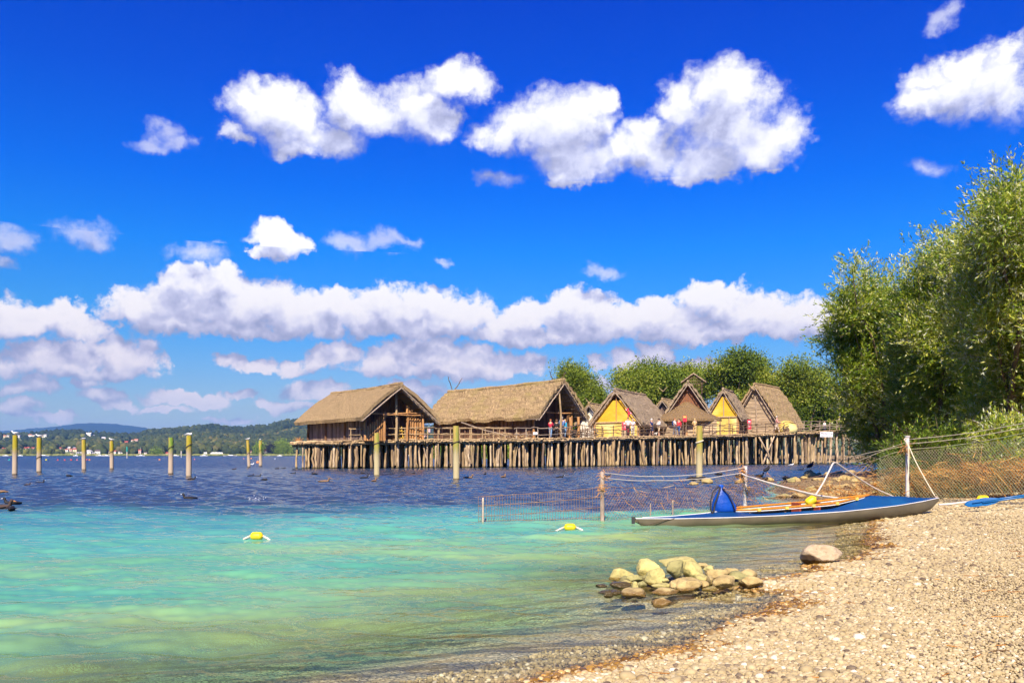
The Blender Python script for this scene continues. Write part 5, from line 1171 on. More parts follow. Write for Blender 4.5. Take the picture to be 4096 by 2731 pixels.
# ------------------------------------------------------------------ mooring posts
def post_mat(name, green, base):
    m = bpy.data.materials.new(name); m.use_nodes = True; T = NT(m.node_tree); T.n.clear()
    tc = T.new('ShaderNodeTexCoord').outputs['Object']; z = T.new('ShaderNodeSeparateXYZ', {0: tc}).outputs[2]
    a = T.new('ShaderNodeTexNoise', {'Vector': T.new('ShaderNodeMapping', {'Vector': tc, 'Scale': (8, 8, 1.0)}).outputs[0], 'Scale': 1.0, 'Detail': 5.0})
    zz = T.math('ADD', z, T.math('MULTIPLY', T.math('SUBTRACT', a.outputs['Fac'], 0.5), 0.9))
    c = T.mix(T.mapr(zz, 0.75, 1.15), base, tuple(q * 0.75 for q in base))
    g = T.mix(T.mapr(a.outputs['Fac'], 0.4, 0.62), green, (0.42, 0.30, 0.08))
    c = T.mix(T.mapr(zz, 1.0, 1.35), c, g); c = T.mix(T.mapr(z, 0.03, 0.09), (0.08, 0.06, 0.03), c)
    p = T.new('ShaderNodeBsdfPrincipled', {'Base Color': c, 'Roughness': 0.85, 'Specular IOR Level': 0.2})
    bp = T.new('ShaderNodeBump', {'Height': a.outputs['Fac'], 'Strength': 1.0, 'Distance': 0.02}); T.l.new(bp.outputs[0], p.inputs['Normal'])
    o = T.new('ShaderNodeOutputMaterial'); T.l.new(p.outputs[0], o.inputs[0]); return m
PM1 = post_mat('mossy_post', (0.30, 0.26, 0.015), (0.40, 0.32, 0.23)); PM2 = post_mat('green_post', (0.12, 0.24, 0.03), (0.40, 0.32, 0.23)); PM3 = post_mat('olive_post', (0.24, 0.26, 0.05), (0.42, 0.36, 0.20))
M_rope = mat('old_rope', (0.10, 0.07, 0.05)); M_ropew = mat('pale_rope', (0.66, 0.58, 0.42), (0.52, 0.44, 0.3), scale=20, stretch=(1, 1, 1))
POSTS = [(59, 1740, 1899, 9.5, PM1, 0, 1.0, 'leftmost tall mooring post, yellow green on top, carrying a gull'),
         (156, 1750, 1888, 9, PM1, .42, .99, 'second mooring post from the left with a dark rope near the water'),
         (336, 1758, 1879, 8, PM1, 0, 1, 'third mooring post from the left in front of the far village'),
         (447, 1763, 1875, 7.5, PM1, .60, 1, 'fourth mooring post from the left, slim and gull topped'),
         (683, 1749, 1896, 9.5, PM2, .72, 1, 'fifth mooring post with bright green top and no bird'),
         (755, 1742, 1908, 10.5, PM1, .75, 1, 'sixth mooring post, the thickest of the left group'),
         (996, 1760, 1867, 6, PM1, .5, 1, 'slightly leaning thin mooring post farther out'),
         (1042, 1760, 1863, 6.5, PM2, .6, 1, 'thin bright green mooring post farther out beside the big orange buoy'),
         (1507, 1731, 1904, 11, PM3, .76, 1, 'mooring post in front of the leftmost thatched house'),
         (1825, 1703, 1919, 12.5, PM3, .7, 1, 'tallest mooring post in front of the long shaggy house'),
         (2797, 1703, 1912, 12.5, PM3, .7, 1, 'right mooring post in front of the awning house, tied by a pale rope')]
post_tops = {}
for px, y0, y1, r, pm, ring, _, lab in POSTS:
    b = onz(px, y1); H_ = (y1 - y0) / FPX * b.y; rr = r / FPX * b.y
    t = thing('mooring_post', b, lab, 'mooring post', 'mooring posts in the lake')
    lean = -0.10 if px == 996 else rng.normal(0, 0.012)
    m = MB(); n = 14; P = [(b.x + lean * z / 2, b.y, z) for z in np.linspace(-1.5, H_, n)]
    m.tube(P, np.linspace(rr * 1.06, rr * 0.97, n) * rng.uniform(0.98, 1.02, n), 16)
    m.build('shaft', pm, t, smooth=False)
    if ring:
        z = H_ * ring; th = np.linspace(0, 2 * np.pi, 19); k = 0.10
        MB().tube([(b.x + lean * z / 2 + (rr + 0.012) * math.cos(a), b.y + (rr + 0.012) * math.sin(a), z + k * math.cos(a) * (0.5 if px > 1400 else 1)) for a in th], 0.022 if px != 2797 else 0.035, 6).build('rope_ring', M_rope if px != 2797 else M_ropew, t)
    post_tops[px] = Vector((b.x + lean * H_ / 2, b.y, H_))

# ------------------------------------------------------------------ birds
def bird_mesh(kind):
    """continuous body from tail tip over back, neck and head; returns (body mb, wing mb list, bill mb, legs mb)"""
    if kind == 'gull':
        P = [(-.23, 0, .10), (-.17, 0, .105), (-.10, 0, .11), (-.02, 0, .11), (.06, 0, .125), (.11, 0, .15), (.145, 0, .185), (.165, 0, .20), (.19, 0, .198)]
        Rr = [.008, .028, .05, .062, .055, .038, .030, .033, .012]
    elif kind == 'gull_rest':
        P = [(-.22, 0, .09), (-.16, 0, .10), (-.09, 0, .11), (-.01, 0, .115), (.06, 0, .115), (.10, 0, .13), (.105, 0, .16), (.085, 0, .17)]
        Rr = [.008, .030, .055, .065, .055, .042, .034, .012]
    elif kind == 'swim':
        P = [(-.19, 0, .045), (-.14, 0, .045), (-.07, 0, .04), (.01, 0, .035), (.08, 0, .045), (.115, 0, .08), (.125, 0, .12), (.14, 0, .145), (.165, 0, .14)]
        Rr = [.008, .032, .058, .066, .050, .030, .025, .032, .012]
    elif kind == 'tuck':
        P = [(-.18, 0, .05), (-.13, 0, .055), (-.06, 0, .06), (.01, 0, .055), (.07, 0, .055), (.10, 0, .075), (.075, 0, .10), (.04, 0, .105)]
        Rr = [.008, .035, .062, .072, .055, .036, .03, .012]
    else:   # standing
        P = [(-.15, 0, .10), (-.11, 0, .12), (-.05, 0, .15), (.02, 0, .18), (.07, 0, .21), (.095, 0, .25), (.11, 0, .275), (.14, 0, .268)]
        Rr = [.008, .032, .060, .066, .048, .028, .030, .011]
    return P, Rr
M_black = mat('coot_black', (0.022, 0.02, 0.02), (0.012, 0.011, 0.012), rough=0.6); M_brown = mat('duck_brown', (0.26, 0.16, 0.08), (0.12, 0.07, 0.04), scale=40); M_white = mat('bird_white', (0.85, 0.85, 0.84), (0.75, 0.75, 0.75), rough=0.6)
M_greyw = mat('gull_grey', (0.45, 0.47, 0.50), (0.38, 0.40, 0.43)); M_bill = mat('bill_orange', (0.7, 0.3, 0.06)); M_billw = mat('bill_white', (0.85, 0.83, 0.8)); M_blackred = mat('duck_dark', (0.08, 0.05, 0.04), (0.04, 0.03, 0.03))
def bird(name, pose, pos, face, scale, body, wing, bill, label, cat, group, breast=None, legs=False):
    P, Rr = bird_mesh(pose); t = thing(name, (0, 0, 0), label, cat, group)
    t.name = name
    m = MB(); m.tube(P, Rr, 10, sq=0.88); m.build('body', body, t, smooth=True)
    for s_ in (-1, 1):
        k = 0.0
        W = MB(); z0 = P[3][2] + 0.012; r = Rr[3]
        W.tube([(P[4][0], s_ * r * .75, P[4][2] + .01), (P[3][0], s_ * r * .86, z0), (P[2][0] - .01, s_ * r * .80, P[2][2] + .014), (P[1][0], s_ * r * .4, P[1][2] + .018), (P[0][0] - .02, s_ * .012, P[0][2] + .014)], [.012, .040, .040, .022, .004], 8, sq=0.35)
        W.build('wing', wing, t, smooth=True)
    h = P[-1]; h0 = P[-2]; d = np.array(h) - np.array(h0); d = d / np.linalg.norm(d)
    MB().tube([np.array(h) - d * .006, np.array(h) + d * .02, np.array(h) + d * .042], [.010, .007, .002], 6).build('bill', bill, t)
    if breast: MB().tube([(P[4][0] + .0, 0, P[4][2] - .01), (P[5][0] + .01, 0, P[5][2] - .02)], [.046, .022], 8).build('breast', breast, t, smooth=True)
    if legs:
        for s_ in (-1, 1):
            MB().tube([(0.0, s_ * .022, P[3][2] - .04), (.005, s_ * .022, 0.004), (.04, s_ * .026, 0.0)], [.007, .005, .004], 5).build('leg', M_bill, t)
    t.location = tuple(pos); t.rotation_euler = (0, 0, face); t.scale = (scale,) * 3
    return t
G_ = 'gulls resting on the mooring posts'
for px, pose, fc, lab in [(59, 'gull', 3.3, 'large white gull leaning left on the leftmost mooring post'), (156, 'gull', 3.4, 'white gull preening on the second mooring post'), (336, 'gull_rest', 1.2, 'round resting gull on the third mooring post'),
                          (447, 'gull', 3.2, 'white gull on the fourth mooring post'), (755, 'gull_rest', 0.1, 'flat lying white gull on the thick sixth mooring post'), (996, 'gull', 0.2, 'white gull on the leaning far mooring post'), (1042, 'gull_rest', 1.5, 'upright white gull on the green far mooring post')]:
    p = post_tops[px]; bird('gull', pose, p + Vector((0, 0, -0.045 if pose == 'gull_rest' else 0.0)), fc, 0.98, M_white, M_greyw, M_bill, lab, 'gull', G_, legs=pose == 'gull')
WB = [(8, 1971, 'swim', 3.14 - 0.3, 1.25, 'b', 'light brown duck at the left edge swimming alone'), (47, 2017, 'swim', 3.3, 1.2, 'c', 'coot with white face swimming left near the left edge'), (8, 2035, 'swim', 0.1, 1.45, 'w', 'dark duck with white breast at the left picture edge'),
      (47, 2041, 'tuck', 1.8, 0.95, 'c', 'small round coot right of the white breasted duck'), (162, 1933, 'swim', 0.0, 1.1, 'c', 'coot with pale bill right of the leftmost mooring post'), (110, 1940, 'swim', 0.1, 0.75, 'k', 'tiny dark duck between the two left mooring posts'),
      (275, 1906, 'tuck', 3.1, 1.2, 'c', 'low coot left of the third mooring post'), (768, 1918, 'swim', 0.0, 1.2, 'c', 'coot at the foot of the thick sixth mooring post'), (757, 1997, 'swim', 3.2, 1.15, 'c', 'lone coot facing left halfway to the turquoise shallows'),
      (937, 1877, 'swim', 0.1, 1.1, 'k', 'dark reddish duck left of the leaning far mooring post'), (1004, 1905, 'swim', 0.6, 1.1, 'c', 'coot in the pair below the far mooring posts, left one'), (1032, 1906, 'swim', 0.1, 1.1, 'c', 'coot in the pair below the far mooring posts, right one'),
      (1059, 1921, 'tuck', 0.1, 1.0, 'c', 'black coot nearest the shore below the far mooring posts'), (1109, 1875, 'swim', 0.0, 1.2, 'c', 'coot right of the green far mooring post'), (1131, 1874, 'swim', 0.0, 0.9, 'c', 'left coot of the close pair left of the pier'), (1138, 1874, 'swim', 0.0, 0.9, 'c', 'right coot of the close pair left of the pier'),
      (1172, 1895, 'swim', 0.0, 1.1, 'c', 'coot below the left end of the pier'), (1256, 1898, 'tuck', 3.1, 1.3, 'c', 'coot under the leftmost house front piles'), (1298, 1929, 'swim', 0.05, 1.5, 'b', 'light brown duck in front of the leftmost house'), (1458, 1913, 'swim', 0.2, 1.3, 'c', 'dark coot left of the post before the leftmost house'),
      (1496, 1926, 'swim', 1.2, 1.2, 'b', 'brown duck turned away below the post before the leftmost house'), (1452, 1894, 'tuck', 0.2, 1.0, 'c', 'half hidden coot by the piles of the leftmost house'), (1655, 1894, 'swim', 1.3, 1.0, 'c', 'coot seen from behind between the two middle posts'),
      (1874, 1913, 'swim', 0.05, 1.5, 'b', 'brown duck right of the tallest mooring post'), (1940, 1898, 'swim', 1.3, 1.1, 'c', 'coot with a white spot under the long shaggy house'), (2014, 1909, 'swim', 1.0, 1.3, 'b', 'small brown duck in front of the long shaggy house'),
      (2242, 1910, 'swim', 0.3, 1.2, 'c', 'black coot in front of the yellow house pier'), (2430, 1906, 'swim', 0.1, 1.2, 'c', 'coot behind the left white rope'), (2877, 1901, 'tuck', 0.1, 1.6, 'c', 'coot beyond the white ropes right of the right mooring post'), (3205, 1880, 'swim', 0.0, 1.4, 'c', 'coot swimming behind the bird on the rock'),
      (3480, 1856, 'swim', 3.1, 1.7, 'c', 'coot under the willow branches'), (3475, 1839, 'swim', 3.1, 2.0, 'c', 'small coot beyond the willow branches')]
for px, py, pose, fc, sc, kd, lab in WB:
    p = onz(px, py); p.z = -0.015 * sc
    sc *= 0.85
    b, w, bl = {'c': (M_black, M_black, M_billw), 'b': (M_brown, M_brown, M_bill), 'w': (M_blackred, M_blackred, M_bill), 'k': (M_blackred, M_blackred, M_bill)}[kd]
    bird('coot' if kd == 'c' else 'duck', pose, p, fc, sc, b, w, bl, lab, 'coot' if kd == 'c' else 'duck', 'water birds on the lake', breast=M_white if kd == 'w' else None)
bird('gull', 'swim', onz(1007, 1859), 0.1, 1.5, M_white, M_greyw, M_bill, 'white gull floating right of the leaning far mooring post', 'gull', None)
bird('gull', 'gull', onz(3165, 1862) + Vector((0, 0, -.08)), 0.2, 1.4, M_white, M_greyw, M_bill, 'white gull floating in front of the right pier end', 'gull', None)
# splash of a diving bird
p = onz(1022, 2003); m = MB()
for i in range(46):
    a = rng.uniform(0, 6.28); r = rng.uniform(0.02, 0.20); h = rng.uniform(0.01, 0.10) * (1.2 - r * 3 if r < .3 else .3) + rng.random() * .03; c = np.array([p.x + r * 1.6 * math.cos(a), p.y + r * math.sin(a), max(h, 0.005)])
    s_ = rng.uniform(0.003, 0.010); m.add(c + ICO1[:42] * s_ * np.array([1.2, 1, 0.8]), ICOF1.tolist()) if False else m.lathe(c, [(s_ * .6, -s_ * .6), (s_, 0), (s_ * .5, s_ * .8)], 6)
m.build('spray', wht, tag(thing('water_splash', p, 'small white splash where a bird has dived', 'splash')), smooth=True)

# ------------------------------------------------------------------ stones
def stone_solid_mat(name, c1, c2, wetc, dark=0.03, zs=0.035):
    m = bpy.data.materials.new(name); m.use_nodes = True; T = NT(m.node_tree); T.n.clear()
    pos = T.new('ShaderNodeNewGeometry').outputs['Position']; z = T.new('ShaderNodeSeparateXYZ', {0: pos}).outputs[2]
    a = T.new('ShaderNodeTexNoise', {'Vector': pos, 'Scale': 9.0, 'Detail': 8.0, 'Roughness': 0.65}); b = T.new('ShaderNodeTexNoise', {'Vector': pos, 'Scale': 38.0, 'Detail': 4.0})
    oi = T.new('ShaderNodeObjectInfo').outputs['Random']
    c = T.mix(T.mapr(a.outputs['Fac'], 0.38, 0.62), c2, c1); c = T.mix(T.math('MULTIPLY', oi, 0.45), c, tuple(q * 0.62 for q in c1))
    c = T.mix(T.mapr(b.outputs['Fac'], 0.60, 0.72, 0, 0.5), c, tuple(q * 0.5 for q in c2))
    zz = T.math('ADD', z, T.math('MULTIPLY', T.math('SUBTRACT', a.outputs['Fac'], 0.5), 0.05))
    c = T.mix(T.mapr(zz, zs, zs + 0.012), wetc, c)
    p = T.new('ShaderNodeBsdfPrincipled', {'Base Color': c, 'Specular IOR Level': 0.4}); T.l.new(T.mapr(zz, zs, zs + 0.012, 0.25, 0.9), p.inputs['Roughness'])
    bp = T.new('ShaderNodeBump', {'Height': T.math('ADD', a.outputs['Fac'], T.math('MULTIPLY', b.outputs['Fac'], 0.3)), 'Strength': 1.0, 'Distance': 0.03}); T.l.new(bp.outputs[0], p.inputs['Normal'])
    o = T.new('ShaderNodeOutputMaterial'); T.l.new(p.outputs[0], o.inputs[0]); return m
M_rockY = stone_solid_mat('limestone', (0.56, 0.49, 0.18), (0.36, 0.31, 0.11), (0.20, 0.14, 0.03))
M_rockT = stone_solid_mat('tan_stone', (0.52, 0.40, 0.17), (0.32, 0.23, 0.09), (0.18, 0.11, 0.03))
M_rockG = stone_solid_mat('grey_stone', (0.40, 0.36, 0.14), (0.26, 0.24, 0.09), (0.12, 0.10, 0.03))
M_rockD = stone_solid_mat('wet_stone', (0.14, 0.11, 0.03), (0.08, 0.06, 0.02), (0.07, 0.05, 0.015), zs=0.5)
M_rockB = stone_solid_mat('dark_bank_stone', (0.10, 0.075, 0.06), (0.05, 0.04, 0.035), (0.04, 0.03, 0.02))
ICO3, ICOF3 = ico(4)
def rock(name, c, rad, seed, matl, label, cat='rock', group=None, angular=0.5, rz=0.0):
    r = np.random.default_rng(seed); U = ICO3.copy()
    # flattened facets cut off a rounded boulder
    for k in range(13):
        n_ = nrm(r.normal(size=3) * np.array([1, 1, 1.2])); d = r.uniform(0.55, 0.88); s_ = U @ n_; over = np.maximum(s_ - d, 0) * (0.72 + 0.28 * angular); U = U - over[:, None] * n_
    off = r.uniform(0, 99, 3)
    nz = np.array([mnoise.noise(Vector(v * 1.3 + off)) * 0.16 + mnoise.noise(Vector(v * 3.5 + off)) * 0.05 + mnoise.noise(Vector(v * 9 + off)) * 0.015 for v in U])
    U = U * (1 + nz)[:, None] * np.array(rad)
    cr, sr = math.cos(rz), math.sin(rz); U = np.stack([U[:, 0] * cr - U[:, 1] * sr, U[:, 0] * sr + U[:, 1] * cr, U[:, 2]], -1)
    o = np_mesh(name, U + np.array(tuple(c)), ICOF3, matl, None, smooth=True, base=tuple(c)); tag(o, label, cat, group); return o
RP = [(430, 310, 340, 180, 6.75, 'Y', 'big pale boulder at the left end of the stone heap'), (770, 195, 400, 225, 6.85, 'Y', 'largest white boulder on the upper left of the stone heap'), (1170, 130, 480, 170, 7.05, 'Y', 'cracked broad boulder crowning the stone heap'),
      (1140, 220, 335, 235, 6.55, 'G', 'rounded boulder, shade put into its darker tone, leaning in the middle below the crown'), (880, 325, 300, 225, 6.45, 'Y', 'smooth pale slab propped left of the darker middle boulder'), (620, 345, 255, 110, 6.55, 'G', 'small grey stone under the largest white boulder'),  # middle boulder takes the darker stone to stand for its shade
      (1390, 235, 270, 250, 6.65, 'Y', 'tall yellowish boulder right of the crown stone'), (1500, 165, 170, 70, 7.15, 'T', 'little brown stone at the back right of the crown'), (1600, 222, 190, 95, 6.95, 'Y', 'flat cream stone behind the long sloping boulder'),
      (1690, 290, 380, 150, 6.75, 'T', 'long sloping cream boulder on the right shoulder of the heap'), (1900, 262, 230, 130, 6.9, 'T', 'rounded brownish boulder at the back right of the heap'), (1280, 430, 430, 205, 6.25, 'T', 'big egg shaped boulder in the front middle of the heap'),
      (1510, 350, 210, 120, 6.45, 'Y', 'knobbly pale stone right of the big egg shaped boulder'), (1530, 430, 150, 105, 6.3, 'T', 'small rounded stone tucked beside the egg shaped boulder'), (1610, 375, 95, 140, 6.4, 'T', 'narrow upright stone on the right half of the heap'),
      (1810, 405, 345, 175, 6.3, 'T', 'large oval boulder at the front right with wet foot'), (1930, 330, 160, 55, 6.6, 'Y', 'thin light stone wedged above the front right oval boulder'), (2130, 285, 270, 130, 6.75, 'T', 'steep sided boulder at the upper right end of the heap'),
      (2150, 400, 340, 150, 6.4, 'T', 'broad low boulder at the right end beside the shingle spit'), (400, 440, 325, 95, 6.35, 'D', 'dark wet flat rock low on the left side'), (490, 400, 200, 65, 6.5, 'Y', 'flat bright stone above the dark wet rock'),
      (690, 430, 150, 95, 6.35, 'G', 'grey angular stone in the lower left of the heap'), (960, 440, 265, 85, 6.25, 'Y', 'flat cream stone left of the egg shaped boulder'), (610, 540, 385, 165, 6.05, 'T', 'large front stone with brown wet lower half'),
      (1010, 525, 415, 110, 6.1, 'T', 'low long stone at the front with dark shiny rim'), (1110, 440, 120, 115, 6.2, 'T', 'small stone pressed against the egg shaped boulder'), (1600, 492, 195, 65, 6.2, 'Y', 'little flat cream stone at the water line, front right'),
      (150, 442, 175, 65, 6.3, 'D', 'small wet yellowish stone left of the heap'), (285, 535, 335, 60, 6.15, 'D', 'barely awash mossy stone at the lower left'), (240, 562, 150, 110, 5.98, 'D', 'black wet stone standing at the lower left'), (950, 672, 280, 130, 5.72, 'T', 'single brown and white stone standing in front of the heap'),
      (600, 440, 110, 105, 6.2, 'Y', 'small bright stone between dark wet rock and cream slab'), (1020, 372, 100, 50, 6.4, 'Y', 'handful sized stone under the darker middle boulder')]
for i, (cx, cy, w, h, Y, mk, lab) in enumerate(RP):
    c = at(2360 + cx / 3.36, 2210 + cy / 3.36, Y); s = Y / FPX / 3.36
    rx, rz_ = w / 2 * s * 1.06, h / 2 * s * 1.16
    rock('boulder', c, (rx * 0.98, max(rx * 0.72, rz_), rz_ * 1.0), 300 + i, {'Y': M_rockY, 'T': M_rockT, 'G': M_rockG, 'D': M_rockD}[mk], lab, 'rock', 'stones of the heap in the shallow water', angular=0.5)
# filling of the heap below the water line
for i, (cx, cy, rx) in enumerate([(2500, 2335, .16), (2600, 2330, .20), (2720, 2335, .22), (2840, 2330, .2), (2950, 2335, .16)]):
    c = at(cx, cy, 6.75); c.z = -0.05; rock('boulder', c, (rx, 0.26, 0.13), 350 + i, M_rockG, ['first', 'second', 'third', 'fourth', 'fifth'][i] + ' sunken base stone from the left inside the stone heap', 'rock', 'stones of the heap in the shallow water')
p = onz(3288, 2254); rock('boulder', p + Vector((0, 0, 0.075)), (0.205, 0.15, 0.125), 367, stone_solid_mat('beach_boulder', (0.60, 0.47, 0.30), (0.36, 0.25, 0.14), (0.14, 0.08, 0.03), zs=0.04), 'large lone boulder on the shingle point below the kayak', 'rock', angular=0.9, rz=0.1)
# bank of stones running out behind the kayak
r = np.random.default_rng(11); kpos = []
def bank_label(px, py, mk, s_):
    c_ = {'Y': 'tan', 'T': 'tan', 'G': 'grey', 'B': 'dark brown'}[mk]; z_ = 'large ' if s_ > .19 else ('small ' if s_ < .11 else '')
    w_ = 'under the bent hose' if px < 3330 else ('by the cockpit tip' if px < 3480 else ('left of the pipe post' if px < 3640 else ('under the guy rope' if px < 3780 else 'before the dead reeds')))
    return z_ + c_ + ' stone ' + w_ + (', far water edge of the bank' if py < 1915 else (', in the back row of the bank' if py < 1945 else (', in the middle of the bank' if py < 1968 else ', in the front row of the bank')))
BK = [((3105, 1975), (3560, 1990), 26, 0.13), ((3160, 1925), (3620, 1935), 30, 0.15), ((3170, 1900), (3640, 1905), 24, 0.17), ((3230, 1958), (3700, 1968), 34, 0.13), ((3420, 1984), (4000, 1976), 40, 0.10)]
n_ = 0
for (a, b, n, sz) in BK:
    for i in range(n):
        f = (i + r.random()) / n; px = a[0] + (b[0] - a[0]) * f; py = a[1] + (b[1] - a[1]) * f + r.normal(0, 6)
        q = onz(px, py, 0.05); gz = float(ground_z(np.array([q.x]), np.array([q.y]))[0]); gz = max(gz, -0.12)
        mk = r.choice(['Y', 'T', 'G', 'B'], p=[.25, .40, .15, .20]); s_ = sz * (r.uniform(0.6, 1.7) if mk != 'B' else r.uniform(.4, .8))
        rock('bank_stone', (q.x, q.y, gz + s_ * 0.22), (s_, s_ * r.uniform(.7, 1.1), s_ * r.uniform(.4, .7)), 400 + n_, {'Y': M_rockT, 'T': M_rockT, 'G': M_rockG, 'B': M_rockB}[mk],
             bank_label(px, py, mk, s_), 'rock', 'stones of the low bank behind the kayak', rz=r.uniform(0, 3)); n_ += 1
for (px, py, w, lab) in [(2830, 1925, 52, 'rounded yellow rock in the water with coots, middle'), (2775, 1933, 40, 'low rock in the water with a coot beside the white rope post'), (2960, 1925, 46, 'tan rock in the water left of the tall hose'), (3075, 1917, 50, 'rock carrying two coots left of the stone bank'), (3240, 1903, 74, 'highest pale rock of the bank where a coot stands')]:
    q = onz(px, py + 8); s = w / 2 * q.y / FPX; rock('rock', (q.x, q.y, s * 0.25), (s, s * .8, s * .62), 600 + px, M_rockT, lab, 'rock')
for px, py, pose, fc, sc, hz, lab in [(2770, 1932, 'tuck', 0.2, 1.3, .09, 'coot hunched by the rope post, left of two'), (2808, 1930, 'tuck', 0.3, 1.3, .08, 'coot hunched left of the rounded yellow rock'), (3040, 1912, 'swim', 0.3, 1.25, .06, 'coot climbing left of the coot rock'), (3067, 1912, 'stand', 0.6, 1.35, .16, 'coot standing tall on the coot rock'),
                               (3058, 1926, 'tuck', 0.3, 1.3, .03, 'coot sitting at the foot of the coot rock'), (3143, 1924, 'tuck', 1.4, 1.6, .02, 'round coot alone left of the stone bank'), (3242, 1909, 'stand', 0.5, 1.45, .30, 'coot standing on the highest pale rock'), (2955, 1924, 'tuck', 2.8, 1.2, .12, 'coot resting on the rock left of the tall hose')]:
    q = onz(px, py); q.z = hz; bird('coot', pose, q, fc, sc, M_black, M_black, M_billw, lab, 'coot', 'coots resting on the rocks', legs=pose == 'stand')

# ------------------------------------------------------------------ kayak
def lerp_tab(tab, x):
    tab = np.array(tab, float); return np.interp(x, tab[:, 0], tab[:, 1])
KA = onz(2537, 2103); KB = onz(3752, 2070, 0.10)             # stern (left) and bow (right) on the ground line
KA = Vector((KA.x, 11.95, 0)); KB = Vector(((3752 - CX) / FPX * 13.7, 13.7, 0))
kx = np.array([KB.x - KA.x, KB.y - KA.y]); KL = float(np.linalg.norm(kx)); kx = kx / KL; ky = np.array([-kx[1], kx[0]])
kt = thing('kayak', (KA + KB) / 2, 'long blue and grey folding kayak with orange cockpit rim pulled up at the water edge', 'kayak')
def K(t_, v, z): return (KA.x + kx[0] * t_ * KL + ky[0] * v, KA.y + kx[1] * t_ * KL + ky[1] * v, z)
half = [(0, .015), (.04, .06), (.12, .16), (.25, .27), (.4, .345), (.55, .37), (.7, .335), (.82, .25), (.92, .13), (.98, .04), (1, .012)]
keel = [(0, .06), (.03, -.01), (.1, -.05), (.3, -.06), (.6, -.045), (.8, .00), (.92, .06), (.97, .13), (1, .26)]
gun = [(0, .115), (.1, .108), (.25, .115), (.4, .13), (.6, .165), (.8, .225), (.92, .275), (1, .315)]
crown_ = [(0, .004), (.1, .02), (.2, .045), (.27, .075), (.4, .09), (.6, .11), (.75, .165), (.85, .11), (.95, .03), (1, .005)]
ts = np.linspace(0, 1, 61)
M_hull = mat('grey_hull_cloth', (0.15, 0.125, 0.08), (0.10, 0.085, 0.055), scale=3, rough=0.45, spec=0.4, bump=0.006, bscale=2.5)
M_deckb = mat('blue_deck_cloth', (0.003, 0.05, 0.18), (0.003, 0.038, 0.14), scale=3, rough=0.5, spec=0.35, bump=0.008, bscale=2.5, c3=(0.005, 0.07, 0.20))
M_orange = mat('varnished_wood', (0.62, 0.24, 0.015), (0.46, 0.15, 0.01), scale=3, stretch=(8, 8, 8), rough=0.3, spec=0.5)
M_stripe = mat('white_band', (0.82, 0.80, 0.76), (0.7, 0.68, 0.64), rough=0.4)
G = []
for t_ in ts:
    h_ = lerp_tab(half, t_); k_ = lerp_tab(keel, t_); g_ = lerp_tab(gun, t_); row = []
    for v, f in ((-1, 1), (-1.02, .80), (-.93, .45), (-.72, .14), (-.4, .03), (0, 0), (.4, .03), (.72, .14), (.93, .45), (1.02, .80), (1, 1)): row.append(K(t_, v * h_, k_ + (g_ - k_) * f))
    G.append(row)
hull = MB().grid(np.array(G)[:, ::-1]).build('hull', M_hull, kt, smooth=True)
CK0, CK1 = 0.285, 0.745                                   # cockpit opening
def coam(t_):                                             # half width of the opening
    u = (t_ - CK0) / (CK1 - CK0); return 0 if u <= 0 or u >= 1 else lerp_tab(half, t_) * 0.72 * min(1, (u * 9) ** .6, ((1 - u) * 2.6) ** .8)
tsd = np.unique(np.concatenate([np.linspace(0, 1, 81), [CK0, CK1]]))
for s_ in (-1, 1):
    G = []
    for t_ in tsd:
        h_ = lerp_tab(half, t_); g_ = lerp_tab(gun, t_); c_ = lerp_tab(crown_, t_); ci = coam(t_); row = []
        for f in np.linspace(0, 1, 7):
            v = ci + (h_ - ci) * f; z = g_ + c_ * (1 - (v / max(h_, .01)) ** 1.3); row.append(K(t_, s_ * v, z))
        G.append(row)
    G = np.array(G); (MB().grid(G if s_ < 0 else G[::-1])).build('deck', M_deckb, kt, smooth=True)
    # gunwale band and seams
    MB().tube([K(t_, s_ * (lerp_tab(half, t_) + .004), lerp_tab(gun, t_)) for t_ in ts], 0.006, 6).build('gunwale_band', M_stripe, kt)
    rim = [K(t_, s_ * max(coam(t_), .004), lerp_tab(gun, t_) + lerp_tab(crown_, t_) + 0.012) for t_ in np.linspace(CK0 + .001, CK1 + .006, 40)]
    cr_ = MB().tube(rim, 0.011, 7, sq=1.5).build('coaming', M_orange, kt, smooth=True)
    MB().tube([(q[0], q[1], q[2] - 0.028) for q in rim], 0.006, 5).build('coaming_piping', M_stripe, cr_)
    for k in range(5): 
        t_ = CK0 + .06 + k * .085; q = K(t_, s_ * (coam(t_) + .012), lerp_tab(gun, t_) + lerp_tab(crown_, t_) + .005); MB().box(q, (0.05, 0.03, 0.045), rz=math.atan2(kx[1], kx[0])).build('rim_clip', mat('brass', (0.75, 0.55, 0.12), rough=0.35), cr_)
MB().tube([K(t_, 0, lerp_tab(gun, t_) + lerp_tab(crown_, t_) + .004) for t_ in np.linspace(0.02, CK0 - .01, 14)], 0.006, 5).build('deck_seam', M_stripe, kt)
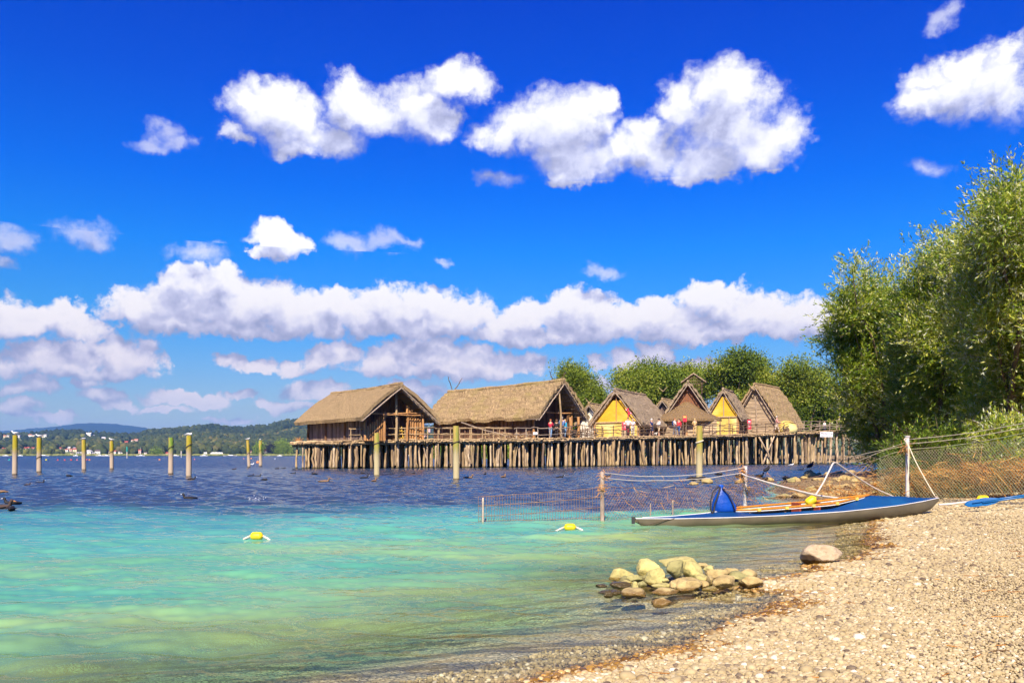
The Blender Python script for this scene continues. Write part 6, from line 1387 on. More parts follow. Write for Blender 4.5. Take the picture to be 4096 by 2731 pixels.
# inside: floor boards, frames and seat backs
MB().grid([[K(t_, v * lerp_tab(half, t_) * .8, .03) for v in (-1, 0, 1)] for t_ in np.linspace(CK0 - .05, CK1 + .03, 12)]).build('floor_boards', mat('dark_inside', (0.05, 0.04, 0.05)), kt)
for t_ in (.38, .50, .62): 
    m = MB(); m.tube([K(t_, -lerp_tab(half, t_) * .8, .12), K(t_, -lerp_tab(half, t_) * .5, .05), K(t_, lerp_tab(half, t_) * .5, .05), K(t_, lerp_tab(half, t_) * .8, .12)], .015, 6); m.build('frame_rib', M_log, kt)
for t_, w_ in ((.50, .12), (.57, .08)):
    MB().box(K(t_, .02, .20), (.03, w_ * 1.6, .17), rz=math.atan2(kx[1], kx[0])).build('seat_back', mat('red_brown_wood', (0.34, 0.07, 0.03), (0.22, 0.04, 0.02), rough=0.4), kt)
MB().tube([K(.36, .12, .20), K(.5, .14, .215), K(.66, .10, .24)], .012, 6).build('stretcher_bar', M_greypole, kt)
# stern fittings: rudder yoke and line
MB().box(K(-.006, 0, .09), (.05, .012, .10), rz=math.atan2(kx[1], kx[0])).build('rudder_fitting', mat('dark_metal', (0.05, 0.05, 0.05)), kt)
MB().tube([K(.005, -.02, .10), K(.01, -.05, .02), K(.03, -.09, .035), K(.07, -.12, .085), K(.10, -.14, .11)], .005, 5).build('stern_line', M_rope, kt)
# blue bag on the after deck
bc = Vector(K(.262, -.0, 0)); bz = lerp_tab(gun, .26) + lerp_tab(crown_, .26)
bt = thing('dry_bag', (bc.x, bc.y, bz), 'blue drawstring bag with dark straps standing on the kayak deck', 'bag')
prof = [(-.0, .145, .06), (.03, .155, .075), (.10, .14, .08), (.17, .115, .07), (.24, .085, .055), (.29, .055, .04), (.325, .03, .026), (.345, .022, .02), (.37, .035, .02), (.385, .02, .012)]
G = []
for z, a_, b_ in prof:
    a_ *= 1.2
    G.append([(bc.x + .02 + a_ * math.cos(q) * (1 + .05 * math.sin(5 * q + z * 30)) - z * .13, bc.y + b_ * math.sin(q) * (1 + .06 * math.cos(4 * q + z * 20)), bz + z) for q in np.linspace(0, 2 * np.pi, 25)[:-1]])
M_bag = mat('bright_blue_nylon', (0.004, 0.07, 0.42), (0.003, 0.045, 0.28), scale=5, rough=0.4, bump=0.02, bscale=8)
m = MB().grid(np.array(G), close_u=True); m.add(np.array(G[0]), [tuple(range(24))[::-1]]); m.add(np.array(G[-1]), [tuple(range(24))]); m.build('bag_body', M_bag, bt, smooth=True)
M_strap = mat('black_strap', (0.035, 0.03, 0.03), (0.02, 0.02, 0.02), rough=0.6)
for s_, pts in ((1, [(-.05, -.05, .35), (-.10, -.09, .22), (-.145, -.10, .10), (-.15, -.09, .02), (-.19, -.12, -.03)]), (1, [(-.02, -.05, .34), (.06, -.08, .25), (.12, -.085, .12), (.16, -.08, .0)]), (1, [(-.06, 0, .36), (-.15, -.02, .28), (-.19, -.05, .15), (-.20, -.08, .03), (-.17, -.12, -.04), (-.08, -.13, -.045)])):
    MB().tube([(bc.x + a_, bc.y + b_, bz + c_) for a_, b_, c_ in pts], .016, 6, sq=0.5).build('strap', M_strap, bt, smooth=True)

# ------------------------------------------------------------------ buoys, hoses, paddles
M_yel = mat('yellow_plastic', (0.88, 0.66, 0.01), (0.78, 0.52, 0.01), scale=6, rough=0.42, c3=(0.55, 0.42, 0.02)); M_hose = mat('white_hose', (0.66, 0.58, 0.50), (0.54, 0.46, 0.38), scale=8, rough=0.5)
def float_buoy(px, py, w, h, Y, lab, tilt=0.0, axis=None):
    s = Y / FPX; t = thing('yellow_float', at(px, py, Y), lab, 'float')
    L = w * s; r_ = h * s / 2; a = np.array([math.cos(tilt), 0, math.sin(tilt)]); c = np.array(at(px, py, Y))
    f = np.linspace(-1, 1, 13); rad = r_ * (1 - np.abs(f) ** 4.5) ** .5; rad = np.maximum(rad, r_ * .18)
    MB().tube([c + a * L / 2 * q for q in f], rad, 18).build('float_body', M_yel, t, smooth=True)
    MB().tube([c - a * L * .56, c - a * L * .47], r_ * .22, 10).build('collar', M_yel, t); MB().tube([c + a * L * .47, c + a * L * .56], r_ * .22, 10).build('collar', M_yel, t)
    return t, c, a, L
for px, py, w, h, lab, lb, in ((1027, 2143, 50, 34, 'yellow float on the turquoise water at the left', 'white hose stretched out on both sides of the left yellow float'), (2280, 2108, 47, 30, 'yellow float on the water left of the kayak stern', 'white hose stretched out on both sides of the float near the net')):
    Y = onz(px, py + h * .42).y; t, c, a, L = float_buoy(px, py, w, h, Y, lab); s = Y / FPX
    q = thing('white_hose', (c[0], c[1], 0), lb, 'hose')
    for d in (-1, 1): MB().tube([(c[0] + d * L * .52, c[1], c[2] - .0), (c[0] + d * (L * .5 + 22 * s), c[1] - .02, c[2] - .030), (c[0] + d * (L * .5 + 34 * s), c[1] - .03 * d, -.012), (c[0] + d * (L * .5 + 70 * s), c[1] - .06 * d, -.09)], [.013, .013, .011, .010], 8).build('hose_end', M_hose, q, smooth=True)
def pxline(pts, r, name, lab, cat, mt, group=None, sides=8, smooth_=True):
    P = [at(*p) for p in pts]
    # a smooth run through the points
    Q = []
    for i in range(len(P) - 1):
        p0 = P[max(i - 1, 0)]; p1 = P[i]; p2 = P[i + 1]; p3 = P[min(i + 2, len(P) - 1)]
        for u in np.linspace(0, 1, 6, endpoint=False):
            Q.append(0.5 * ((2 * p1) + (p2 - p0) * u + (2 * p0 - 5 * p1 + 4 * p2 - p3) * u * u + (3 * p1 - p0 - 3 * p2 + p3) * u ** 3))
    Q.append(P[-1]); o = MB().tube(Q, r, sides).build(name, mt, None, smooth=True, base=P[0]); 
    return tag(o, lab, cat, group)
pxline([(2968, 1894, 15.9), (2990, 1905, 15.7), (3020, 1913, 15.3), (3100, 1937, 14.8), (3250, 1976, 14.0), (3340, 1990, 13.6), (3400, 1998, 13.45)], .015, 'white_hose', 'thick white hose sloping from the rope post to the cockpit tip', 'hose', M_hose)
pxline([(3262, 1980, 13.1), (3290, 1935, 13.3), (3318, 1880, 13.5), (3330, 1856, 13.6), (3338, 1850, 13.7), (3348, 1853, 13.8), (3390, 1882, 14.1), (3450, 1922, 14.5), (3510, 1957, 14.8), (3590, 1992, 15.2)], .013, 'white_hose', 'white hose bent to a high peak above the yellow float', 'hose', M_hose)
float_buoy(3243, 2003, 46, 36, 12.95, 'yellow float hanging from the bent hose behind the cockpit', tilt=0.62)
g0 = float(ground_z(np.array([8.0]), np.array([14.3]))[0])
pxline([(3755, 2018, 14.1), (3800, 2015, 14.1), (3850, 2009, 14.1), (3900, 2004, 14.1)], .018, 'white_hose', 'white hose lying on the shingle from the kayak bow', 'hose', M_hose)
float_buoy(3932, 1992, 46, 24, 14.3, 'yellow float lying behind the blue paddle on the beach')
# double paddle taken apart: two blue shafts with one blade showing
M_pad = mat('blue_paddle', (0.005, 0.11, 0.30), (0.005, 0.08, 0.24), rough=0.35, spec=0.5)
pd = thing('paddle', at(3990, 2005, 13.6), 'blue kayak paddles lying on the pebbles at the right edge', 'paddle')
for dz, dy in ((0, 0), (7, -.12)):
    pl = [at(3930, 2003 + dz, 13.6 + dy), at(4096, 1980 + dz, 13.6 + dy), at(4330, 1948 + dz, 13.6 + dy)]
    MB().tube(pl, .014, 8).build('shaft', M_pad, pd, smooth=True)
a, b = at(3858, 2018, 13.5), at(4010, 1995, 13.5); d = (b - a); L = d.length; d = d / L; n_ = Vector((0, 1, 0)); up = Vector((0, 0, 1)) - d * d.z
G = []
for u in np.linspace(0, 1, 15):
    hw_ = .052 * (1 - (2 * min(u, .5) - 1) ** 4) ** .5 if u < .5 else .052 * (1 - ((u - .5) * 2) ** 1.8) + .008
    c = a + d * L * u; G.append([tuple(c + up * hw_ * v + n_ * (hw_ * v * .8 + .012 * (1 - v * v))) for v in (-1, -.5, 0, .5, 1)])
G = np.array(G); H2 = G + np.array([0, .008, -.004]); MB().grid(G).grid(H2[:, ::-1]).grid(np.stack([G[:, 0], H2[:, 0]], 0)).grid(np.stack([G[:, -1], H2[:, -1]], 0)).build('blade', M_pad, pd, smooth=True)
MB().tube([a + d * L * .2 + Vector((0, -.012, .012)), a + d * L * 1.02 + Vector((0, -.01, .01))], .009, 6).build('blade_spine', M_pad, pd)

# ------------------------------------------------------------------ fences in the water and on the bank
M_gal = mat('galvanised_post', (0.52, 0.52, 0.54), (0.38, 0.36, 0.36), scale=12, rough=0.55, c3=(0.30, 0.20, 0.13)); M_rust = mat('rusty_wire', (0.30, 0.17, 0.10), (0.16, 0.09, 0.07), scale=15); M_gwire = mat('green_wire', (0.26, 0.36, 0.18), (0.46, 0.38, 0.24), scale=1.5)
M_wpost = mat('rotten_post', (0.42, 0.33, 0.26), (0.20, 0.14, 0.11), scale=9, stretch=(1, 1, .4), bump=.01)
def fpost(px, y0, y1, Y, w, mt, lab, kind='fence_post'):
    a = at(px, y0, Y); b = at(px, y1, Y); r_ = w / 2 * Y / FPX; t = thing(kind, (b.x, b.y, b.z), lab, 'fence post')
    n = 10; MB().tube([(b.x + (a.x - b.x) * f, Y, b.z - .3 + (a.z - b.z + .3) * f) for f in np.linspace(0, 1, n)], r_ * rng.uniform(.93, 1.07, n), 12).build('post', mt, t, smooth=True); return t, a, b
YB, YCc, YD = 13.1, 16.0, 16.6
tA, _, _ = fpost(1932, 1989, 2088, 12.9, 7, mat('bleached_stake', (0.52, 0.42, 0.32)), 'thin white stake at the left end of the net fence')
tB, aB, bB = fpost(2409, 1886, 2084, YB, 17, M_wpost, 'weathered post wrapped with dry reed between net fence and white ropes')
tC2, aC, bC = fpost(2981, 1863, 2034, YCc, 16, M_gal, 'grey pipe post where the thick white hose is tied')
tD, aD, bD = fpost(3630, 1748, 1998, YD, 15, M_gal, 'tall grey pipe post holding the chain link fence on the bank')
MB().tube([aD, aD + Vector((0, 0, .03))], .05, 12).build('cap', M_gal, tD)
def tuft(parent, p, n, L, mt, seed, name='reed_wrap', down=0.4):
    r = np.random.default_rng(seed); m = MB()
    for _ in range(n):
        a = np.array(tuple(p)) + r.normal(0, .03, 3) * np.array([1, 1, 2.2]); d = nrm(r.normal(size=3) * np.array([1.2, 1, .8]) - np.array([0, 0, down])); l = L * r.uniform(.5, 1.3)
        m.tube([a, a + d * l * .5 + r.normal(0, .01, 3), a + d * l], [.006, .005, .002], 3, cap=False)
    return m.build(name, mt, parent)
M_reedo = mat('dry_reed_orange', (0.58, 0.28, 0.08), (0.38, 0.17, 0.05), scale=4, tone=.2)
tuft(tB, at(2412, 1900, YB), 34, .08, M_reedo, 1); tuft(tB, at(2409, 1955, YB - .03), 26, .09, M_reedo, 2); tuft(tC2, at(2970, 1885, YCc - .03), 34, .10, M_reedo, 3); tuft(tC2, at(2970, 1905, YCc - .03), 40, .13, M_reedo, 4); tuft(tD, at(3620, 1790, YD - .03), 26, .16, M_reedo, 5); tuft(tC2, at(2985, 1960, YCc - .03), 24, .12, M_branch, 6)
# white ropes between the two posts
for (y0, ym, y1, lab) in ((1891, 1903, 1869, 'upper white rope between reed wrapped post and pipe post'), (1911, 1921, 1889, 'lower white rope between reed wrapped post and pipe post')):
    pts = [(2412 + (2975 - 2412) * f, y0 + (y1 - y0) * f + 4 * (ym - (y0 + y1) / 2) * f * (1 - f) + rng.normal(0, .8), YB + (YCc - YB) * f) for f in np.linspace(0, 1, 9)]
    pxline(pts, .0062, 'white_rope', lab, 'rope', M_hose)
# weld mesh panel on the left
nf = thing('net_fence', at(2170, 2080, 13.0), 'low rusty square mesh fence standing in the water', 'fence')
def lp(f, row): return at(1914 + (2402 - 1914) * f, row, 12.9 + .2 * f)
m = MB(); tops = (1986, 1950); bots = (2088, 2086)
for k, (ra, rb, th) in enumerate(((1986, 1950, .0045), (2023, 1987, .005), (2065, 2028, .0045), (2082, 2068, .004))):
    m.tube([lp(f, ra + (rb - ra) * f + 3 * math.sin(f * 3.1)) for f in np.linspace(0, 1, 14)], th, 4)
for i in range(47):
    f = i / 46; m.tube([lp(f + rng.normal(0, .001), 1986 - 36 * f), lp(f, 2089)], .0030, 4, cap=False)
m.build('wire_mesh', M_rust, nf)
# chain link sheet: function giving a point for run u and height v
def chain(name, lab, cols, cell, wire, mt, name2='wire_mesh'):
    """cols: list of (px, y_top, y_bottom, Y)"""
    C_ = np.array(cols, float); t = thing(name, at(C_[0, 0], C_[0, 2], C_[0, 3]), lab, 'fence')
    A = np.array([tuple(at(c[0], c[1], c[3])) for c in C_]); B = np.array([tuple(at(c[0], c[2], c[3])) for c in C_])
    run = np.concatenate([[0], np.cumsum(np.linalg.norm((A - B)[1:] * 0 + (B[1:] - B[:-1]), axis=1))])
    def pt(s, h):
        s = np.clip(s, 0, run[-1]); b = np.array([np.interp(s, run, B[:, k]) for k in range(3)]); a = np.array([np.interp(s, run, A[:, k]) for k in range(3)])
        H_ = np.linalg.norm(a - b); return b + (a - b) * min(max(h / H_, 0), 1), H_
    Hm = max(np.linalg.norm(A - B, axis=1)); m = MB(); nlines = int((run[-1] + Hm) / cell)
    for sgn in (1, -1):
        for i in range(nlines + 1):
            s0 = i * cell - (Hm if sgn > 0 else 0); P = []
            for h in np.arange(0, Hm + cell / 2, cell / 2 * 2):
                s = s0 + h if sgn > 0 else s0 - h
                if s < 0 or s > run[-1]: 
                    if len(P) > 1: m.tube(P, wire, 3, cap=False)
                    P = []; continue
                q, H_ = pt(s, h)
                if h > H_: break
                P.append(q + rng.normal(0, .003, 3))
            if len(P) > 1: m.tube(P, wire, 3, cap=False)
    m.tube([pt(s, 99)[0] for s in np.linspace(0, run[-1], 24)], wire * 1.5, 4)
    m.build(name2, mt, t); return t
chain('chain_link_fence', 'green chain link fence rising to the right behind the beach', [(3505, 1838, 1992, 17.2), (3560, 1815, 1996, 16.9), (3632, 1797, 1995, 16.6), (3760, 1788, 1992, 15.9), (3900, 1770, 1985, 15.2), (4000, 1752, 1978, 14.6), (4096, 1732, 1970, 14.1), (4300, 1705, 1965, 13.2)], .066, .0046, M_gwire)
chain('slack_wire_net', 'slack wire net sagging from the bank fence towards the pipe post', [(2981, 1893, 2036, 16.0), (3090, 1925, 2022, 16.2), (3220, 1915, 2010, 16.6), (3350, 1885, 2000, 17.0), (3450, 1855, 1995, 17.2), (3500, 1840, 1992, 17.25)], .075, .0026, M_rust)
chain('reed_catching_net', 'fine wire net with caught dry reeds between the two water posts', [(2412, 1945, 2086, 13.1), (2600, 1955, 2072, 14.0), (2800, 1950, 2052, 15.1), (2978, 1935, 2036, 15.95)], .075, .0022, M_rust)
# fence wires and guys
for y0, y1, lab in ((1757, 1665, 'uppermost fence wire running right from the tall pipe post'), (1775, 1683, 'second fence wire running right from the tall pipe post')):
    pxline([(3633, y0, 16.6), (3850, y0 - 22, 15.4), (4096, y1 + 28, 14.1), (4300, y1, 13.2)], .006, 'fence_wire', lab, 'wire', M_ropew)
for y1, lab in ((1818, 'upper wire from the tall pipe post down to the left'), (1840, 'lower wire from the tall pipe post down to the left')):
    pxline([(3626, 1768 if y1 < 1830 else 1782, 16.6), (3540, 1796 if y1 < 1830 else 1800, 17.0), (3440, y1, 17.4), (3380, y1 + 14, 17.8)], .004, 'fence_wire', lab, 'wire', M_ropew)
pxline([(3628, 1752, 16.5), (3618, 1758, 16.45), (3634, 1790, 16.4), (3633, 1880, 16.3), (3630, 1990, 16.2)], .010, 'pale_rope', 'pale rope hanging down along the tall pipe post', 'rope', M_ropew)
pxline([(3632, 1775, 16.45), (3660, 1840, 16.2), (3700, 1915, 16.0), (3740, 1984, 15.8)], .010, 'pale_rope', 'pale guy rope slanting right from the tall pipe post', 'rope', M_ropew)
fpost(3745, 1983, 1996, 15.8, 12, M_wpost, 'short stake where the guy rope is fastened', 'ground_stake')
fpost(2602, 2010, 2066, 14.0, 5, M_wpost, 'thin stake in the reed catching net, left of two', 'thin_stake'); fpost(2691, 2000, 2060, 14.4, 6, M_wpost, 'thin stake with a pale band right of its neighbour in the net', 'thin_stake')

# dry reeds: caught in the water net, and piled orange-brown behind the chain link fence
def reeds(name, pts, n, L, spread, dirv, seed, mt, label=None, dw=.006):
    r = np.random.default_rng(seed); C_ = np.array([tuple(at(*p)) for p in pts]); k = r.uniform(0, len(C_) - 1.001, n); i = k.astype(int); f = (k - i)[:, None]
    a = C_[i] * (1 - f) + C_[i + 1] * f + r.normal(0, 1, (n, 3)) * np.array(spread); d = nrm(np.array(dirv) + r.normal(0, .55, (n, 3)))
    l = (L * r.uniform(.3, 1.4, n))[:, None]; sd = nrm(np.cross(d, r.normal(size=(n, 3)))) * dw; bend = r.normal(0, .12, (n, 3)) * l
    V = np.stack([a - sd, a + sd, a + d * l * .5 + bend * .5 + sd * .8, a + d * l * .5 + bend * .5 - sd * .8, a + d * l + bend * 1.2 + sd * .3, a + d * l + bend * 1.2 - sd * .3], 1).reshape(-1, 3)
    T_ = (np.arange(n) * 6)[:, None]; F = np.concatenate([T_ + np.array([0, 1, 2, 3]), T_ + np.array([3, 2, 4, 5])])
    o = np_mesh(name, V, F, mt, attrs={'tone': np.repeat(r.uniform(0, 1, n), 6)}, base=tuple(C_[0])); o['kind'] = 'stuff'; return o
M_reedd = leaf_mat('dead_reed', [(0, (0.07, 0.03, 0.015)), (.35, (0.26, 0.10, 0.02)), (.75, (0.55, 0.24, 0.04)), (1, (0.70, 0.42, 0.14))], rough=.9, trans=.1)
reeds('dead_reeds', [(3560, 1945, 17.8), (3660, 1928, 17.5), (3800, 1915, 17.0), (3950, 1900, 16.3), (4096, 1885, 15.6), (4250, 1880, 15.0)], 4200, .36, (.35, .35, .14), (.9, -.1, -.35), 5, M_reedd)
reeds('dead_reeds', [(3430, 1940, 18.0), (3520, 1948, 17.9), (3640, 1955, 17.8), (3760, 1952, 17.4), (3900, 1945, 16.9)], 400, .24, (.4, .3, .06), (.8, -.1, -.3), 6, M_reedd)
reeds('dead_reeds', [(3180, 1950, 17.5), (3300, 1955, 17.4), (3420, 1965, 17.3), (3540, 1975, 17.2)], 260, .22, (.3, .5, .05), (.9, 0, -.4), 7, M_reedd)
reeds('caught_reeds', [(2430, 1975, 13.2), (2600, 1985, 14.0), (2800, 1978, 15.1), (2975, 1965, 15.9), (3060, 1960, 16.1)], 420, .16, (.12, .03, .15), (.7, 0, -.75), 8, M_reedd, dw=.003)
reeds('caught_reeds', [(2900, 1930, 15.8), (2980, 1930, 15.9), (3060, 1945, 16.1), (3120, 1955, 16.3)], 110, .2, (.12, .05, .12), (.6, 0, -.6), 9, M_branch, dw=.004)

# bits of dry reed and twigs washed onto the shingle
r = np.random.default_rng(19); n = 1100
X = r.uniform(0.3, 9.0, n); Y = r.uniform(3.0, 15.0, n); d = shore_sd(X, Y); k = (d > .08) & (d < 6) & (X < .64 * Y) & ((np.abs((d * 1.1) % 1.0 - .3) < .16) | (r.uniform(0, 1, n) < .15)); X, Y = X[k], Y[k]; n = len(X)
Z = ground_z(X, Y) + .016; a = r.normal(.5, .6, n); l = r.uniform(.02, .13, n); P = np.stack([X, Y, Z], 1); D = np.stack([np.cos(a), np.sin(a), r.normal(0, .05, n)], 1) * l[:, None]; S_ = np.stack([-np.sin(a), np.cos(a), np.zeros(n)], 1) * .0028; U = np.array([0, 0, .004])
V = np.stack([P - S_, P + S_, P + D + S_ * .5, P + D - S_ * .5, P + U, P + D + U], 1).reshape(-1, 3); T_ = (np.arange(n) * 6)[:, None]
F = np.concatenate([T_ + np.array([0, 4, 5, 3]), T_ + np.array([1, 2, 5, 4])])
tag(np_mesh('driftwood_bits', V, F, M_reedd, attrs={'tone': np.repeat(r.uniform(0, .7, n), 6)}), kind='stuff')

# ------------------------------------------------------------------ people on the pier
def skin_mesh(name, joints, edges, matl, parent, root=0, sub=1):
    me = bpy.data.meshes.new(name); me.from_pydata([tuple(j[0]) for j in joints], edges, []); o = bpy.data.objects.new(name, me); col.objects.link(o)
    md = o.modifiers.new('skin', 'SKIN'); md.use_smooth_shade = True
    for i, j in enumerate(joints):
        r = j[1]; me.skin_vertices[0].data[i].radius = r if isinstance(r, tuple) else (r, r); me.skin_vertices[0].data[i].use_root = i == root
    if sub: s_ = o.modifiers.new('sub', 'SUBSURF'); s_.levels = sub; s_.render_levels = sub
    dg = bpy.context.evaluated_depsgraph_get(); nm = bpy.data.meshes.new_from_object(o.evaluated_get(dg)); bpy.data.objects.remove(o); 
    nm.materials.clear(); nm.materials.append(matl); nm.name = name
    q = bpy.data.objects.new(name, nm); col.objects.link(q); q.parent = parent
    for p in nm.polygons: p.use_smooth = True
    return q
M_skin = mat('skin', (0.62, 0.36, 0.24), (0.54, 0.30, 0.20), rough=.55)
def cloth(n, c): return mat('cloth_' + n, c, tuple(q * .78 for q in c), scale=8, rough=.85, bump=.01)
HAIR = {'brown': mat('hair_brown', (0.12, 0.06, 0.03)), 'blond': mat('hair_blond', (0.55, 0.38, 0.16)), 'white': mat('hair_white', (0.8, 0.78, 0.74)), 'dark': mat('hair_dark', (0.03, 0.02, 0.02)), 'grey': mat('hair_grey', (0.35, 0.32, 0.3)), 'red': mat('hair_auburn', (0.35, 0.12, 0.04))}
def person(pos, face, H_, label, top, legs, hair, sleeve='long', leglen='long', stride=.12, arms='down', long_hair=False, pack=None, bag=None, hat=None, shoes=None, lean=0.0):
    """local frame: x to the side, y forward; H_ = height"""
    k = H_ / 1.75; t = thing('person', (0, 0, 0), label, 'person', None)
    S = lambda x, y, z: (x * k, (y + lean * max(z - .9, 0)) * k, z * k)
    fL, fR = stride, -stride
    J = {'pel': (S(0, 0, .95), .115), 'bel': (S(0, .01, 1.10), .125), 'che': (S(0, 0, 1.32), .145), 'nk': (S(0, .0, 1.49), .055), 'h0': (S(0, .02, 1.56), .075), 'h1': (S(0, .025, 1.66), .088), 'h2': (S(0, .015, 1.73), .05)}
    names = list(J); 
    for s_, f in ((-1, fL), (1, fR)):
        c = 'l' if s_ < 0 else 'r'
        J[c + 'hip'] = (S(s_ * .09, 0, .90), .085); J[c + 'kn'] = (S(s_ * .10, f * .55 + .02, .48), .055); J[c + 'an'] = (S(s_ * .10, f - .02, .09), .036); J[c + 'to'] = (S(s_ * .12, f + .14, .035), .034)
        J[c + 'sh'] = (S(s_ * .18, 0, 1.42), .058)
        if arms == 'down': e, h = (.23, -.03, 1.16), (.24, .04, .90)
        elif arms == 'rail': e, h = (.24, .10, 1.16), (.20, .36, 1.06)
        elif arms == 'fold': e, h = (.24, .08, 1.16), (.08, .22, 1.14)
        else: e, h = (.25, .06, 1.17), (.14, .26, 1.28)
        J[c + 'el'] = (S(s_ * e[0], e[1], e[2]), .040); J[c + 'ha'] = (S(s_ * h[0], h[1], h[2]), .026)
        d = np.array(h) - np.array(e); d = d / np.linalg.norm(d); J[c + 'pa'] = (tuple(np.array(J[c + 'ha'][0]) + d * np.array([s_, 1, 1]) * .07 * k), .030)
    names = list(J); ix = {n: i for i, n in enumerate(names)}; rad = lambda n: J[n][1] * k
    joints = [(J[n][0], rad(n)) for n in names]
    E = [('pel', 'bel'), ('bel', 'che'), ('che', 'nk'), ('nk', 'h0'), ('h0', 'h1'), ('h1', 'h2')]
    for c in 'lr': E += [('pel', c + 'hip'), (c + 'hip', c + 'kn'), (c + 'kn', c + 'an'), (c + 'an', c + 'to'), ('che', c + 'sh'), (c + 'sh', c + 'el'), (c + 'el', c + 'ha'), (c + 'ha', c + 'pa')]
    bd = skin_mesh('body', joints, [(ix[a], ix[b]) for a, b in E], M_skin, t)
    # fingers and face
    m = MB()
    for c, s_ in (('l', -1), ('r', 1)):
        pa = np.array(J[c + 'pa'][0]); ha = np.array(J[c + 'ha'][0]); d = nrm(pa - ha); sd = nrm(np.cross(d, [0, 1, .2]))
        for i, l in enumerate((.060, .072, .068, .052)): b_ = pa + sd * (i - 1.5) * .017 * k; m.tube([b_, b_ + d * l * .55 * k, b_ + (d * .95 + np.array([0, -.02, 0])) * l * k], [.009 * k, .008 * k, .006 * k], 5)
        m.tube([ha + d * .03 * k, ha + d * .05 * k + np.array([0, .03, 0]) * k, ha + d * .085 * k + np.array([0, .04, 0]) * k], [.011 * k, .009 * k, .006 * k], 5)
    hp = np.array(J['h1'][0]); m.tube([hp + np.array([0, .08, .01]) * k, hp + np.array([0, .107, -.025]) * k, hp + np.array([0, .085, -.035]) * k], [.008 * k, .014 * k, .010 * k], 6)
    for s_ in (-1, 1): m.tube([hp + np.array([s_ * .083, .0, .01]) * k, hp + np.array([s_ * .098, -.01, -.01]) * k], [.022 * k, .014 * k], 6)
    m.build('hands_and_face', M_skin, bd, smooth=True)
    # hair cap
    G = []
    for a in np.linspace(0, math.pi * .56, 7):
        G.append([(hp[0] + .096 * k * math.sin(a) * math.cos(q), hp[1] + (-.018 + .102 * math.sin(a) * math.sin(q) * (1 if math.sin(q) < 0 else .82)) * k, hp[2] + (.010 + .102 * math.cos(a) - (.05 * (math.sin(q) < 0) + (.13 if long_hair and math.sin(q) < .3 else 0)) * (a / 1.75) ** 2) * k) for q in np.linspace(0, 2 * np.pi, 17)[:-1]])
    MB().grid(np.array(G), close_u=True).build('hair' if not hat else 'hat', hat or hair, t, smooth=True)
    if hat: MB().lathe((hp[0], hp[1] + .03 * k, hp[2] + .02 * k), [(.10 * k, 0), (.15 * k, -.005), (.15 * k, .003), (.10 * k, .012)], 14).build('brim', hat, t)
    ex = .017 * k
    sj = ['pel', 'bel', 'che', 'lsh', 'rsh', 'lel', 'rel'] + (['lha', 'rha'] if sleeve == 'long' else []); si = {n: i for i, n in enumerate(sj)}
    SJ = [(J[n][0], rad(n) + ex + (.01 * k if n in ('pel', 'bel') else 0)) for n in sj]
    if sleeve == 'short':
        for n, a_, b_ in (('lel', 'lsh', 'lel'), ('rel', 'rsh', 'rel')): SJ[si[n]] = (tuple(np.array(J[a_][0]) * .35 + np.array(J[b_][0]) * .65), .06 * k)
    SE = [('pel', 'bel'), ('bel', 'che'), ('che', 'lsh'), ('che', 'rsh'), ('lsh', 'lel'), ('rsh', 'rel')] + ([('lel', 'lha'), ('rel', 'rha')] if sleeve == 'long' else [])
    skin_mesh('shirt', SJ, [(si[a], si[b]) for a, b in SE], top, t)
    tj = ['pel', 'lhip', 'rhip', 'lkn', 'rkn'] + (['lan', 'ran'] if leglen == 'long' else []); ti = {n: i for i, n in enumerate(tj)}
    TJ = [(J[n][0], rad(n) + ex) for n in tj]; TE = [('pel', 'lhip'), ('pel', 'rhip'), ('lhip', 'lkn'), ('rhip', 'rkn')] + ([('lkn', 'lan'), ('rkn', 'ran')] if leglen == 'long' else [])
    skin_mesh('trousers' if leglen == 'long' else 'shorts', TJ, [(ti[a], ti[b]) for a, b in TE], legs, t)
    for c in 'lr':
        a_, b_ = np.array(J[c + 'an'][0]), np.array(J[c + 'to'][0]); MB().tube([a_ + np.array([0, -.05, -.05]) * k, (a_ + b_) / 2 + np.array([0, 0, -.015]) * k, b_ + np.array([0, .02, 0]) * k], [.046 * k, .050 * k, .034 * k], 8, sq=.8).build('shoe', shoes or HAIR['dark'], t, smooth=True)
    if pack:
        c = np.array(J['che'][0]); G = [[(c[0] + a_ * math.cos(q) * k, c[1] + (-.19 + .085 * math.sin(q)) * k, c[2] + z * k) for q in np.linspace(0, 2 * np.pi, 15)[:-1]] for z, a_ in ((-.26, .10), (-.22, .15), (-.05, .16), (.10, .14), (.16, .08))]
        MB().grid(np.array(G), close_u=True).add(np.array(G[-1]), [tuple(range(14))]).build('backpack', pack, t, smooth=True)
    t.location = tuple(pos); t.rotation_euler = (0, 0, face); return t
def dk(px, back): p = deck_at(px, back); return p
def ppl(px, back, feet_h=0.03): q = dk(px, back); return Vector(((px - CX) / FPX * q.y, q.y, q.z + feet_h))
away, facing = 0.0, math.pi
person(ppl(2202, .9), -.5, 1.60, 'woman in red hooded sweater and jeans under the long shaggy house', cloth('crimson', (0.50, 0.03, 0.07)), cloth('jeans', (0.16, 0.28, 0.48)), HAIR['red'], arms='fold')
person(ppl(2226, 1.5), -.2, 1.62, 'dark haired person in black between the red sweater and the blue sweater', cloth('black', (0.03, 0.025, 0.03)), cloth('black', (0.03, 0.025, 0.03)), HAIR['brown'], long_hair=True)
person(ppl(2248, .8), .0, 1.82, 'man in pale blue sweater and dark trousers seen from behind', cloth('pale_blue', (0.18, 0.27, 0.52)), cloth('dark_navy', (0.03, 0.03, 0.05)), HAIR['grey'], arms='rail')
